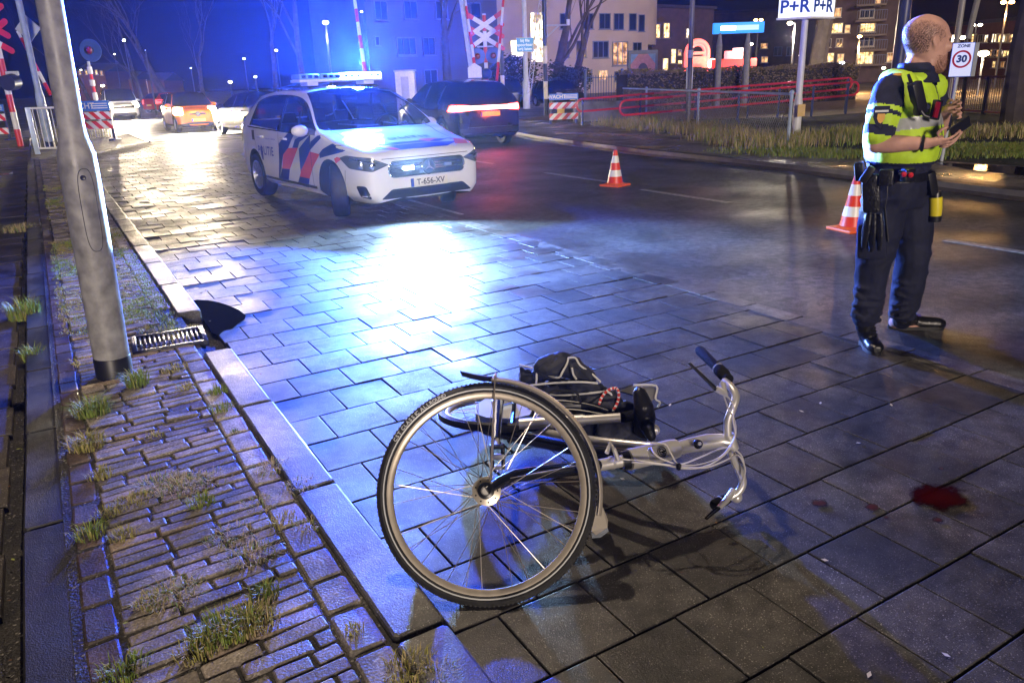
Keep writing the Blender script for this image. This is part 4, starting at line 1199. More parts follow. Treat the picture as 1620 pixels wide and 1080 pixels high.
B = A + (CAMR * .97 + CAMF * .10).normalized() * 1.0
zz = lambda y: zat(A, y)
t, w, f = warning_stand(A, B, 'WACHT board on a striped stand with a small yellow card', ((zz(159), zz(149)), (zz(173), zz(163)), (zz(190), zz(180))), 'WACHT')
b = MB(); b.box((-.10, f * .05, zz(176.5)), (.26, .012, .17)); b.build('card', pm('yellow_card', (.75, .48, .06), .5, var=.05), t)
A = G(124, 224, .05); B = A + (CAMR * .98 - CAMF * .05).normalized() * 1.36
t, w, f = warning_stand(A, B, 'blue board over red and white stripes standing in front of the white van', ((zat(A, 177) - .05, zat(A, 161) - .05), (zat(A, 190) - .05, zat(A, 178.5) - .05), (zat(A, 205) - .05, zat(A, 193) - .05)), 'WACHT', -1, z0=.05)
b = MB()
for k in range(14): b.box((-w / 2 + .1 + k * (w - .2) / 13, .0, .26), (.03, .02, .30))
for k in (0.14, .26, .38): b.box((0, .004, k), (w - .1, .012, .02))
b.build('mesh_panel', pm('pale_mesh', (.6, .55, .42), .5, var=.1), t)
A = G(-22, 223); B = A + CAMR * 1.0
warning_stand(A, B, 'striped board cut off by the left edge of the picture under the crossing lamps', ((zat(B, 176), zat(B, 165)), (zat(B, 191), zat(B, 180)), (zat(B, 212), zat(B, 202))), 'WACHT', -1)

# -- St Andrew's crosses with twin lamps
def cross(t, c, u, n, half, wd, name='crossbuck'):
    "one double cross: two X shapes, red ends"
    for dz in (.26, -.26):
        for s in (1, -1):
            b = MB()
            d = (u * 1.0 + V((0, 0, s * .62))).normalized(); e = n.cross(d).normalized()
            p = c + V((0, 0, dz * half * 1.05)) + n * (.01 * (s + 1) + (.02 if dz > 0 else 0))
            for (a0, a1, mi) in ((-1, -.60, 1), (-.60, .60, 0), (.60, 1, 1)):
                q = [p + d * half * a0 - e * wd / 2, p + d * half * a1 - e * wd / 2, p + d * half * a1 + e * wd / 2, p + d * half * a0 + e * wd / 2]
                b.prism(q, n * .012, mi)
            for a0 in (-1, 1): b.lathe([(0, 0), (wd / 2, 0), (wd / 2, .012), (0, .012)], p + d * half * a0, n, 16, 1)
            b.build(name, [M_WHITE, M_RED], t, world=True, smooth=0)
def signal_disc(t, c, n, r, lit=0.0):
    b = MB(); b.lathe([(0, 0), (r, 0), (r, -.03), (0, -.05)], c, n, 32, 0)
    o_ = b.build('lamp_disc', pm('signal_disc_blue', (.03, .07, .22), .4, var=.1), t, world=True)
    b = MB(); b.lathe([(r * .36, .0), (r * .38, .06), (r * .40, .16), (r * .37, .16), (r * .34, .02)], c, n, 20, 0); b.lathe([(r * .34, .02), (r * .2, .06), (0, .075)], c, n, 20, 1)
    b.build('lens', [M_BLACK, glass('red_lens', (.25, .01, .03), .1)], o_, world=True)
cb = BASE(770, 29); n_ = -CAMF
t = thing('level_crossing_signal', 'double white cross with red tips above twin round lamps', 'crossing signal', cb)
b = MB(); ztop = zat(cb, 22); b.tube([cb, cb + V((0, 0, ztop))], .07, 14); b.build('mast', stripes('mast_bands', ((.62, .03, .05), (.7, .71, .74)), 1.1, (0, 0, 1)), t, world=True)
cross(t, V((cb.x, cb.y, zat(cb, 50))) + n_ * .10, CAMR, n_, .78, .155)
b = MB(); b.box(cb + V((0, 0, zat(cb, 74))), (.62, .06, .05), Matrix((CAMR, CAMF, V((0, 0, 1)))).transposed()); b.build('bracket', M_GREYP, t, world=True)
for s in (-1, 1): signal_disc(t, V((cb.x, cb.y, zat(cb, 89))) + CAMR * .295 * s + n_ * .15, n_, .285)
b = MB(); b.ball(cb + V((.0, 0, zat(cb, 117))) + n_ * .1, .22, 14, 0, (1, 1, .9)); b.build('bell', M_DKBLUE, t, world=True)
# left-hand signal at the edge of the frame
cb = BASE(15, 25); t = thing('level_crossing_signal', 'red tipped crosses on a red and white mast cut off by the left edge', 'crossing signal', cb)
b = MB(); b.tube([cb, cb + V((0, 0, 6))], .095, 14); b.build('mast', MATS['mast_bands'], t, world=True)
cross(t, V((cb.x, cb.y, zat(cb, 47))) + n_ * .14 - CAMR * .18, CAMR, n_, .82, .19)
b = MB()
for s in (-1, 1): b.tube([cb + V((0, 0, zat(cb, 130))) + CAMR * (.36 * s - .1), cb + V((0, 0, zat(cb, 132))) + CAMR * (.36 * s - .05) + n_ * .45], [.26, .24], 18, 0)
b.build('lamp_hood', M_BLACK, t, world=True)
b = MB(); b.box(cb + V((0, 0, zat(cb, 117))) - CAMR * .05, (1.05, .10, .14), Matrix((CAMR, CAMF, V((0, 0, 1)))).transposed(), 0, .02); b.build('bracket', M_GREYP, t, world=True)
# round warning lamp on its striped post
cb = BASE(150, 28.5); t = thing('warning_lamp', 'round blue lamp disc on a thin red and white post', 'warning lamp', cb)
b = MB(); zd = zat(cb, 80); b.tube([cb, cb + V((0, 0, zd - .38))], .05, 10); b.build('post', M_GREYP, t, world=True)
b = MB()
for (p0, p1, mi) in ((106, 117, 0), (118, 126, 1), (127, 136, 0), (137, 146, 1), (147, 158, 0)):
    z0_, z1_ = zat(cb, p1), zat(cb, p0); k = .085 if mi == 0 else .055
    b.tube([cb + V((0, 0, z0_)), cb + V((0, 0, z1_))], k, 10, mi)
b.build('band', [M_WHITE, M_RED], t, world=True)
cc = V((cb.x, cb.y, zd)); signal_disc(t, V((FOOT(143, 80, 28.4).x, FOOT(143, 80, 28.4).y, AT(143, 80, 28.4).z)), n_, .40)
# raised barrier arms
def barrier(px0, py0, px1, py1, dep, label, r=.055, housing=True, period=.95):
    bb = BASE(px0, dep); a = AT(px0, py0, dep); e = AT(px1, py1, dep)
    t = thing('level_crossing_barrier', label, 'barrier', bb)
    d = (e - a).normalized(); ln = 7.0 if py1 <= 0 else (e - a).length
    b = MB(); k = 0
    while k * period / 2 < ln:
        b.tube([a + d * (k * period / 2), a + d * min(ln, (k + 1) * period / 2)], r * (1 - .04 * k), 10, k % 2); k += 1
    b.build('arm', [M_RED, M_WHITE], t, world=True)
    if housing:
        b = MB(); R3 = Matrix((CAMR, CAMF, V((0, 0, 1)))).transposed(); zt3 = a.z
        b.box((bb.x, bb.y, zt3 / 2), (.42, .5, zt3), R3, 1, .02)
        b.prism([V((bb.x, bb.y, zt3)) + CAMR * x + CAMF * -.30 + V((0, 0, z)) for x, z in ((-.24, -.25), (.24, -.25), (.24, .10), (0, .26), (-.24, .10))], CAMF * .6, 0)
        b.build('housing', [M_WHITE, M_DKBLUE], t, world=True)
        b = MB(); b.tube([a - CAMR * .14, a - CAMR * .14 + d * 4.2], .10, 4); b.build('counter_arm', pm('pale_blue_paint', (.5, .58, .72), .4), t, world=True)
    return t
barrier(752, 112, 736, 0, 28, 'thick raised red and white barrier arm left of the double cross')
barrier(786, 128, 797, -8, 27, 'thin raised barrier arm right of the double cross', .05, False, 1.3)
barrier(578, 120, 561, 0, 27, 'raised red and white barrier arm behind the flashing roof lights', .07, False)
barrier(80, 150, 28, 50, 27, 'slanting red and white barrier arm behind the left signpost', .06, False, .9)
# left signpost with the back of a diamond sign
sb = G(81, 236, .05); stop_ = AT(29, 0, 20.5); sax = (stop_ - sb).normalized()
def os_(z): return sb + sax * (z / sax.z)
t = thing('sign_post', 'pale blue steel post carrying the back of a diamond shaped sign', 'sign', sb)
b = MB(); zk = zat(sb, 152); b.tube([os_(0), os_(zk - .1), os_(zk + .15), os_(7)], [.125, .12, .085, .075], 16); b.build('post', pm('pale_steel', (.38, .47, .60), .45, .2, var=.15), t, world=True)
b = MB(); b.tube([os_(-.02), os_(.26)], .13, 16); b.build('base_sleeve', M_DKBLUE, t, world=True)
dc = AT(39, 45, 21.2) + CAMF * .14
b = MB(); b.prism([dc + CAMR * x + V((0, 0, z)) + CAMF * 0 for x, z in ((-.36, 0), (0, -.36), (.36, 0), (0, .36))], CAMF * .02); b.build('sign_plate', pm('sign_back_grey', (.36, .40, .48), .5, var=.12), t, world=True, smooth=0)
# railing beside it
ra = G(60, 244, .05); rb_ = G(92, 214, .05)
t = thing('guard_railing', 'short pale blue railing with thin bars beside the signpost', 'railing', ra)
zr1 = zat(ra, 170) - .05; ue = V((rb_.x - ra.x, rb_.y - ra.y, 0)); ue = ue.normalized() * 1.6
b = MB(); b.box(ra + V((0, 0, zr1 / 2)) + V((0, 0, .0)), (.13, .13, zr1), None, 0, .01); b.build('post', MATS['pale_steel'], t, world=True)
b = MB(); b.box(ra + CAMR * 1.25 + V((0, 0, zr1 / 2)), (.10, .10, zr1), None, 0, .01); b.build('post', MATS['pale_steel'], t, world=True)
b = MB()
for z in (zr1 - .03, .15): b.tube([ra + V((0, 0, z)), ra + CAMR * 1.25 + V((0, 0, z))], .03, 8)
for k in range(1, 10): b.tube([ra + CAMR * (.125 * k) + V((0, 0, .15)), ra + CAMR * (.125 * k) + V((0, 0, zr1 - .03))], .011, 6)
b.build('bars', M_WHITE, t, world=True)
# overhead line mast, banded pole, blue notice
cb = BASE(832, 42); t = thing('notice_pole', 'pale steel pole carrying a light blue notice beside the lattice mast', 'sign', cb)
b = MB(); b.tube([cb, cb + V((0, 0, zat(cb, 130))), cb + V((0, 0, zat(cb, 125))), cb + V((0, 0, 11))], [.20, .20, .13, .11], 14); b.build('pole', pm('pale_pole', (.55, .60, .70), .4, var=.08), t, world=True)
R3 = Matrix((CAMR, CAMF, V((0, 0, 1)))).transposed()
zc_ = zat(cb, 71.5); b = MB(); cc = V((cb.x, cb.y, zc_)) - CAMF * .22; b.box(cc, (.95, .03, .74), R3, 0, .01); b.box(cc - CAMF * .004, (.90, .03, .69), R3, 1)
for k, s in enumerate(('bij file', 'spoorbaan', 'vrij laten')): add_text(b, s, .21, cc - CAMF * .021 + V((0, 0, .21 - .21 * k)), CAMR, (0, 0, 1), 2, bold=.002, extrude=.001)
b.build('sign_plate', [M_WHITE, M_SIGNL, em('notice_white', (.8, .95, 1.0), .35)], t, world=True, smooth=0)
cb = BASE(863, 33); t = thing('banded_mast', 'tall black and white banded mast with a bracket arm and lattice brace', 'mast', cb)
b = MB(); zl = [(192, 157, 1), (157, 129, 0), (129, 101, 1), (101, 73, 0), (73, -30, 1)]
for p0, p1, mi in zl: b.tube([cb + V((0, 0, max(0, zat(cb, p0)))), cb + V((0, 0, zat(cb, p1)))], .095, 14, mi)
b.build('pole', [pm('band_cream', (.72, .66, .55), .45), pm('band_navy', (.015, .02, .05), .4)], t, world=True)
b = MB(); za = zat(cb, 41); b.tube([cb + V((0, 0, za)), cb + V((0, 0, za)) + CAMR * .95], .035, 8); b.tube([cb + V((0, 0, zat(cb, 62))), cb + V((0, 0, za)) + CAMR * .62], .03, 8)
b.box(cb + V((0, 0, za + .1)) + CAMR * 1.0, (.10, .10, .24), None, 1); b.build('bracket_arm', [M_GREYP, M_WHITE], t, world=True)
b = MB()
p0, p1 = AT(836, 150, 33.5), AT(858, -10, 33.5)
for s in (-.09, .09): b.tube([p0 + CAMR * s, p1 + CAMR * s], .018, 6)
for k in range(22):
    a_ = p0 + (p1 - p0) * (k / 22); e_ = p0 + (p1 - p0) * ((k + 1) / 22); s = .09 if k % 2 else -.09
    b.tube([a_ + CAMR * s, e_ - CAMR * s], .012, 5)
b.build('lattice_brace', M_GREYP, t, world=True)
cb = BASE(795, 33); t = pole_thing('marker_pole', 'short black and cream banded pole right of the double cross', 'pole', cb, zat(cb, 62), .085, stripes('marker_bands', ((.015, .02, .05), (.7, .62, .5)), 1.75, (0, 0, 1), duty=.6))
cb = BASE(1091, 23); t = pole_thing('banner_pole', 'tall thin dark pole rising in front of the hedge and the red lit arch', 'pole', cb, 12, .075, pm('dark_pole', (.10, .10, .14), .4, var=.1))
b = MB(); zq = zat(cb, 92) ; b.tube([(0, 0, zq), (0, 0, zq + .22)], .09, 12); b.build('collar', M_WHITE, t)
cb = BASE(1420, 34); pole_thing('mast', 'thick dark blue mast rising behind the officer', 'mast', cb, 14, .26, pm('dark_mast_blue', (.03, .04, .14), .4, var=.1))
cb = BASE(1508, 30); t = pole_thing('lamp_column', 'grey column with a flat bracket above the speed zone sign', 'pole', cb, 12, .11, pm('grey_column', (.25, .24, .22), .4, var=.1))
b = MB(); b.box(V((.45, -.25, zat(cb, 28))), (.26, .12, 1.6), Matrix.Rotation(.18, 3, 'Y'), 0, .03); b.build('bracket', MATS['grey_column'], t)

# -- chain link fence on steel posts
fp = [G(1022, 190, .08), G(1103, 206, .08), G(1246, 232, .08)]
t = thing('chain_link_fence', 'low chain link fence on pale steel posts in the verge', 'fence', fp[0])
zf = 1.05
fp.insert(0, G(985, 183, .08))
for p in fp[1:]:
    b = MB(); b.tube([p, p + V((0, 0, zf))], .035, 10); b.ball(p + V((0, 0, zf)), .05, 8); b.build('post', MATS['pale_steel'], t, world=True)
b = MB()
for a, e in zip(fp, fp[1:]): b.tube([a + V((0, 0, zf - .03)), e + V((0, 0, zf - .03))], .026, 8)
b.build('top_rail', MATS['pale_steel'], t, world=True)
b = MB()
for a, e in zip(fp, fp[1:]):
    ln = (e - a).length; d = (e - a) / ln; h = zf - .12; n = int(ln / .11)
    for k in range(-int(h / .11), n):
        for s in (0, 1):
            x0, x1 = k * .11, k * .11 + h
            z0_, z1_ = (0, h) if s == 0 else (h, 0)
            if x0 < 0: f_ = -x0 / h; z0_ += (z1_ - z0_) * f_; x0 = 0
            if x1 > ln: f_ = (x1 - ln) / h; z1_ -= (z1_ - z0_) * (f_ if f_ < 1 else 1); x1 = ln
            if x1 - x0 > .03: b.tube([a + d * x0 + V((0, 0, z0_ + .06)), a + d * x1 + V((0, 0, z1_ + .06))], .0035, 3, cap=False)
b.build('wire_mesh', M_GALV, t, world=True)

# -- red tubular handrails along the ramp
M_HRED = pm('handrail_red', (0.55, 0.03, 0.06), 0.3, var=0.1, coat=.4)
M_HPOST = pm('handrail_post', (0.03, 0.045, 0.14), 0.4, var=0.15)
def handrail(pts, zts, label, low):
    t = thing('handrail', label, 'handrail', pts[0][0], group='red handrails along the ramp')
    for p, h in pts[1:]:
        b = MB(); b.tube([p, p + V((0, 0, h))], .04, 10); b.build('post', M_HPOST, t, world=True)
    a, e = zts
    d = (e - a)
    b = MB(); loop = []
    for k in range(13): loop.append(a + d * (k / 12))
    dn = V((0, 0, -low)); back = [p + dn for p in reversed(loop)]
    dd = d.normalized()
    arc1 = [e + dd * (low / 2 * sin(x)) + dn * (.5 - .5 * cos(x)) for x in [pi * k / 8 for k in range(1, 8)]]
    arc0 = [a + dn - dd * (low / 2 * sin(x)) - dn * (.5 - .5 * cos(x)) for x in [pi * k / 8 for k in range(1, 8)]]
    b.tube(loop + arc1 + back + arc0, .036, 10, closed=True)
    b.build('rail', M_HRED, t, world=True)
q0 = AT(921, 157, 24.5); q1 = AT(1342, 123.5, 27.5)
bp_ = [(V((q0.x, q0.y, 0)), 1)] + [(V((q0.x + (q1.x - q0.x) * s, q0.y + (q1.y - q0.y) * s, 0)), q0.z + (q1.z - q0.z) * s) for s in (0.0, .2, .4, .6, .8, 1.0)]
handrail(bp_, (q0, q1), 'longer red handrail loop farther back by the hedge', .38)
q0 = AT(990, 159, 22.5); q1 = AT(1352, 130, 26.0)
bp_ = [(V((q0.x, q0.y, 0)), 1)] + [(V((q0.x + (q1.x - q0.x) * s, q0.y + (q1.y - q0.y) * s, 0)), q0.z + (q1.z - q0.z) * s) for s in (.46, .64, .80, .97)]
handrail(bp_, (q0, q1), 'nearer red handrail loop behind the chain link fence', .42)
# concrete wing wall where the ramp starts
wl, wr_ = G(913, 198), G(985, 195)
b = MB(); d = V((wr_.x - wl.x, wr_.y - wl.y, 0)).normalized() * 2.2; nn_ = V((-d.y, d.x, 0)).normalized()
hz = ZR(wl.x, wl.y, 163)
b.prism([wl + nn_ * .5, wl + d + nn_ * .5, wl + d + nn_ * .5 + V((0, 0, hz)), wl + nn_ * .5 + V((0, 0, hz))], nn_ * .25)
tag(b.build('ramp_wall', pm('stained_concrete', (.17, .17, .19), .7, var=.5, scale=2.2, bump=.4), smooth=0), 'stained low concrete wall beside the striped WACHT stand', 'wall')

# -- dark bar railing on the right
ra, rb_ = FOOT(1462, 172, 27), FOOT(1640, 160, 21)
t = thing('bar_railing', 'dark upright bar railing behind the speed zone sign', 'railing', V((ra.x, ra.y, 0)))
z0_, z1_ = AT(1462, 170, 27).z, AT(1462, 122, 27).z
d = V((rb_.x - ra.x, rb_.y - ra.y, 0)); n = int(d.length / .12)
b = MB()
for k in range(n): p = V((ra.x, ra.y, 0)) + d * (k / n); b.tube([p + V((0, 0, z0_)), p + V((0, 0, z1_))], .012, 5)
b.build('bars', pm('rail_brown', (.10, .05, .04), .5), t, world=True)
b = MB()
for z in (z0_, z1_): b.tube([V((ra.x, ra.y, z)), V((ra.x, ra.y, z)) + d], .03, 8)
b.build('rail', pm('rail_brownred', (.18, .05, .04), .45), t, world=True)
for k in range(6):
    p = V((ra.x, ra.y, 0)) + d * (k / 5); b = MB(); b.box(p + V((0, 0, z1_ / 2)), (.10, .10, z1_), None, 0, .01); b.build('post', M_BLACK, t, world=True)
# ================================================================== the officer
OFF0 = V((3.98, 2.56, 0))
TOC = V((-OFF0.x, -OFF0.y, 0)).normalized()
def PP(px, py, off=0.0):
    "point seen at (px,py) on the upright plane through the officer, moved off metres towards the viewer"
    d = ray(px, py); p0 = OFF0 + TOC * off
    return CAMP + d * ((p0 - CAMP).dot(TOC) / d.dot(TOC))
FW = (CAMR * .84 - CAMF * .54).normalized(); RT = V((FW.y, -FW.x, 0)); UPZ = V((0, 0, 1))
M_SKIN = pm('skin', (0.62, 0.35, 0.275), 0.5, var=0.10, scale=22, bump=.12, bscale=180)
M_HAIR = pm('cropped_hair', (0.33, 0.215, 0.165), 0.8, var=0.22, scale=70, bump=.5, bscale=300)
M_BEARD = pm('ginger_stubble', (0.50, 0.28, 0.20), 0.75, var=0.3, scale=80, bump=.4, bscale=300)
M_NAVY = pm('navy_cloth', (0.012, 0.014, 0.040), 0.8, var=0.3, scale=14, bump=.5, bscale=26)
M_NAVY2 = pm('trouser_cloth', (0.007, 0.009, 0.030), 0.8, var=0.35, scale=9, bump=.6, bscale=18)
M_FLUO = pm('fluorescent_yellow', (0.55, 0.82, 0.03), 0.6, var=0.12, scale=12, bump=.4, bscale=22)
M_SILV = pm('reflective_silver', (0.50, 0.52, 0.55), 0.3, 0.2, var=0.12, scale=20)
M_LEATH = pm('black_leather', (0.010, 0.010, 0.012), 0.32, var=0.3, scale=20, bump=.4, bscale=60)
M_PLAST = pm('black_plastic', (0.014, 0.014, 0.016), 0.35, var=0.2)
def remeshed(mb, voxel, smooth=6, fac=.5):
    bmesh.ops.recalc_face_normals(mb.bm, faces=mb.bm.faces[:])
    me = bpy.data.meshes.new('rm'); mb.bm.to_mesh(me); mb.bm.free()
    o = bpy.data.objects.new('rm', me); COL.objects.link(o)
    r = o.modifiers.new('r', 'REMESH'); r.mode = 'VOXEL'; r.voxel_size = voxel; r.use_smooth_shade = True
    s = o.modifiers.new('s', 'SMOOTH'); s.iterations = smooth; s.factor = fac
    ev = evaluated_mesh(o); bpy.data.objects.remove(o)
    out = MB(); out.bm.free(); out.bm = bmesh.new(); out.bm.from_mesh(ev)
    for f in out.bm.faces: f.material_index = 0
    return out
def rings(mb, lst, n=20, cap=True):
    "closed skin through (centre, fwd axis, side axis) ellipses"
    rr = []
    for c, a, b_ in lst: rr.append([mb.bm.verts.new(c + a * cos(2 * pi * k / n) + b_ * sin(2 * pi * k / n)) for k in range(n)])
    for p, q in zip(rr, rr[1:]):
        for k in range(n): mb.bm.faces.new((p[k], p[(k + 1) % n], q[(k + 1) % n], q[k]))
    if cap: mb.bm.faces.new(list(reversed(rr[0]))); mb.bm.faces.new(rr[-1])
from mathutils import noise
def wrinkle(m, amp, sc, seed=0.0):
    "cloth creases: push the skin in and out along its normals"
    m.bm.normal_update()
    for v in m.bm.verts:
        q = V((v.co.x * sc[0] + seed, v.co.y * sc[1], v.co.z * sc[2]))
        w = noise.noise(q + V((0, 0, noise.noise(q * .6) * 1.5))); w = (1 - abs(w) * 2.4)
        v.co += v.normal * amp * w
    return m
def limb(mb, pr, n=14):
    mb.tube([p for p, r in pr], [r for p, r in pr], n)
    mb.ball(pr[0][0], pr[0][1] * .99, 12); mb.ball(pr[-1][0], pr[-1][1] * .99, 12)
def torso_ring(py, xl, xr, grow=0.0, off=0.0):
    a = PP(xl, py, off); b_ = PP(xr, py, off); w = (b_ - a).length / 2 + grow; c = (a + b_) / 2
    return (c, FW * (w * .86), RT * (w * 1.18))
per = thing('person', 'man in police uniform with yellow vest looking at a phone, standing in the road', 'person', (OFF0.x, OFF0.y, 0))
# --- head
HH = (PP(1466, 24) - PP(1466, 116)).length
HF = (CAMR * .996 + CAMF * .07).normalized(); HS = V((HF.y, -HF.x, 0))
HU = (UPZ - HF * .04 + CAMR * .0).normalized()
h0 = PP(1462, 116, .02)          # ear axis column, chin height
def hp_(z, f, s=0.0): return h0 + HU * (z * HH) + HF * (f * HH) + HS * (s * HH)
hd_data = [(-.02, .12, .25, .09), (.0, .02, .31, .15), (.06, -.08, .37, .21), (.15, -.20, .375, .25), (.22, -.26, .37, .27), (.30, -.31, .365, .285), (.40, -.36, .36, .30), (.50, -.41, .362, .305),
           (.56, -.43, .368, .31), (.62, -.445, .375, .315), (.70, -.45, .365, .315), (.78, -.43, .335, .30), (.86, -.385, .275, .265), (.93, -.30, .18, .20), (.975, -.19, .07, .125), (1.0, -.09, -.03, .04)]
def head_rings(mb, grow=0.0, z0=-1, z1=2):
    rings(mb, [(hp_(z, (fb + ff) / 2), HF * ((ff - fb) / 2 * HH + grow), HS * (w * HH + grow)) for z, fb, ff, w in hd_data if z0 <= z <= z1], 28)
body = MB(); head_rings(body)
body.prism([hp_(.56, .33, -.035), hp_(.56, .33, .035), hp_(.385, .455, .05), hp_(.355, .36, .065), hp_(.355, .36, -.065), hp_(.385, .455, -.05)][:0] or [hp_(.57, .335, 0), hp_(.47, .40, 0), hp_(.395, .465, 0), (hp_(.36, .44, 0)), hp_(.345, .36, 0)], HS * .001) if False else None
body.tube([hp_(.58, .335), hp_(.49, .372), hp_(.42, .405), hp_(.38, .385)], [.026 * HH, .036 * HH, .048 * HH, .04 * HH], 10)
body.ball(hp_(.405, .425), .036 * HH, 10)
for s in (-1, 1):
    body.ball(hp_(.385, .385, s * .055), .042 * HH, 8)                                  # nostril wings
    body.tube([hp_(.605, .355, s * .05), hp_(.625, .345, s * .16), hp_(.59, .27, s * .25)], [.018 * HH, .022 * HH, .018 * HH], 8)   # brow ridge
    body.ball(hp_(.44, .27, s * .19), .09 * HH, 10)                                     # cheek
    body.ball(hp_(.17, -.02, s * .20), .08 * HH, 10)                                    # jaw corner
    # ear
    e = [hp_(.40, -.015, s * .295), hp_(.46, -.055, s * .325), hp_(.54, -.085, s * .335), hp_(.595, -.06, s * .33), hp_(.60, -.01, s * .31), hp_(.55, .015, s * .30)]
    body.tube(e, [.022 * HH, .026 * HH, .026 * HH, .026 * HH, .024 * HH, .016 * HH], 8)
    body.ball(hp_(.49, -.03, s * .30), .05 * HH, 8, 0, (1, 1, 1.4))
    body.ball(hp_(.395, -.005, s * .30), .026 * HH, 8)
body.tube([hp_(.262, .355, -.07), hp_(.268, .375, 0), hp_(.262, .355, .07)], [.015 * HH, .024 * HH, .015 * HH], 8)   # lips
body.tube([hp_(.222, .345, -.06), hp_(.222, .368, 0), hp_(.222, .345, .06)], [.015 * HH, .026 * HH, .015 * HH], 8)
body.ball(hp_(.06, .31), .075 * HH, 10)
# neck, torso, limbs under the clothes
nk = PP(1443, 130, .0)
limb(body, [(hp_(.22, -.13), .21 * HH), (hp_(.02, -.16), .205 * HH), (nk, .068)])
TR = [(120, 1428, 1472), (132, 1403, 1477), (150, 1386, 1482), (172, 1376, 1487), (198, 1368, 1491), (222, 1366, 1491), (245, 1366, 1486), (265, 1366, 1478), (286, 1362, 1476), (306, 1364, 1472), (322, 1372, 1462)]
rings(body, [torso_ring(y, a, b_, -.022) for y, a, b_ in TR])
SR, ER, WR = PP(1407, 146, .20), PP(1386, 228, .26), PP(1466, 227, .27)
SL, EL, WL = PP(1468, 138, -.17), PP(1484, 208, -.20), PP(1496, 176, -.04)
limb(body, [(SR, .062), ((SR + ER) / 2, .055), (ER, .047)]); limb(body, [(ER, .047), (ER * .65 + WR * .35, .046), (WR, .030)])
limb(body, [(SL, .060), (EL, .044)]); limb(body, [(EL, .044), (WL, .030)])
# right hand under the phone
def finger(pts, r=.0088):
    body.tube(pts, [r * 1.05, r, r * .92, r * .78][:len(pts)], 8); body.ball(pts[-1], r * .78, 8)
pa_ = PP(1487, 222, .27)
body.tube([WR, PP(1477, 225, .27), pa_, PP(1494, 219, .27)], [.030, .033, .036, .028], 12, sq=.72)
finger([PP(1492, 222, .30), PP(1503, 219, .30), PP(1512, 213, .285), PP(1519, 206, .26)])
finger([PP(1493, 226, .28), PP(1506, 224, .28), PP(1515, 217, .265), PP(1522, 209, .245)])
finger([PP(1490, 230, .26), PP(1503, 229, .255), PP(1511, 223, .24), PP(1516, 216, .225)])
finger([PP(1485, 232, .24), PP(1496, 233, .23), PP(1504, 229, .22), PP(1508, 222, .21)], .0078)
finger([PP(1482, 213, .29), PP(1489, 205, .295), PP(1496, 202, .29), PP(1503, 203, .275)], .0098)
# left hand, half closed before the chest
body.tube([WL, PP(1502, 172, -.02), PP(1508, 171, .0)], [.031, .036, .030], 12, sq=.75)
for k, (y0, y1) in enumerate(((162, 160), (168, 168), (175, 176), (181, 183))):
    finger([PP(1506, y0 + 2, .01), PP(1516, y1, .015), PP(1521, y1 + 3, .035), PP(1514, y1 + 5, .055)], .0088 if k < 3 else .0078)
finger([PP(1499, 164, .02), PP(1503, 158, .045), PP(1509, 160, .06)], .0095)
# legs
HR, KR, AR = PP(1402, 306, .09), PP(1381, 425, .10), PP(1369, 508, .08)
HLf, KL, AL = PP(1440, 304, -.09), PP(1444, 412, -.07), PP(1428, 500, -.13)
limb(body, [(HR, .10), (KR, .058), ((KR * .55 + AR * .45), .056), (AR, .040)])
limb(body, [(HLf, .10), (KL, .058), ((KL * .55 + AL * .45), .056), (AL, .040)])
for A_, he, to in ((AR, G(1367, 541), G(1383, 558)), (AL, G(1414, 520), G(1482, 521))):
    limb(body, [(A_, .040), (he + UPZ * .045, .036)]); limb(body, [(he + UPZ * .04, .035), (to + UPZ * .03, .026)])
rm = remeshed(body, .0058, 5)
for f in rm.bm.faces:
    c = f.calc_center_median() - h0; z, fw, sd = c.dot(HU) / HH, c.dot(HF) / HH, abs(c.dot(HS)) / HH
    if fw > .27 and .530 < z < .555 and .10 < sd < .19: f.material_index = 1
po = rm.build('body', [M_SKIN, pm('eye', (.22, .12, .10), .4)], per, world=True, smooth=70, recalc=False)
# hair and stubble shells
def shell(test, name, mat, off):
    b = MB(); head_rings(b, off * .55); b2 = remeshed(b, .0042, 3)
    bad = []
    for f in b2.bm.faces:
        c = f.calc_center_median() - h0
        if not test(c.dot(HU) / HH, c.dot(HF) / HH, abs(c.dot(HS)) / HH): bad.append(f)
    bmesh.ops.delete(b2.bm, geom=bad, context='FACES')
    b2.build(name, mat, po, world=True, smooth=70, recalc=False)
def stubble(test, name, mat, n, ln, seed):
    "thousands of short strands rooted on the skin"
    src = MB(); head_rings(src); sb = remeshed(src, .006, 3); sb.bm.normal_update(); fs_ = [f for f in sb.bm.faces]; r = random.Random(seed); b = MB()
    cand = []
    for f in fs_:
        c = f.calc_center_median() - h0; w = test(c.dot(HU) / HH, c.dot(HF) / HH, abs(c.dot(HS)) / HH)
        if w > 0: cand.append((f, w))
    k = 0
    while k < n:
        f, w = r.choice(cand)
        if r.random() > w: continue
        k += 1; vs_ = [v.co for v in f.verts]; a, c = r.random(), r.random(); q = vs_[0] + (vs_[1] - vs_[0]) * a + (vs_[-1] - vs_[0]) * c
        d = (f.normal + (HF * -.5 - HU * .9) * r.uniform(.3, .9) + V((r.uniform(-.3, .3), r.uniform(-.3, .3), r.uniform(-.3, .3)))).normalized(); t_ = d.cross(f.normal)
        if t_.length < 1e-4: continue
        t_.normalize(); l_ = ln * r.uniform(.6, 1.2)
        b.face([q - t_ * .0009 - f.normal * .0005, q + t_ * .0009 - f.normal * .0005, q + d * l_])
    sb.bm.free(); b.build(name, mat, po, world=True, smooth=0, recalc=False)
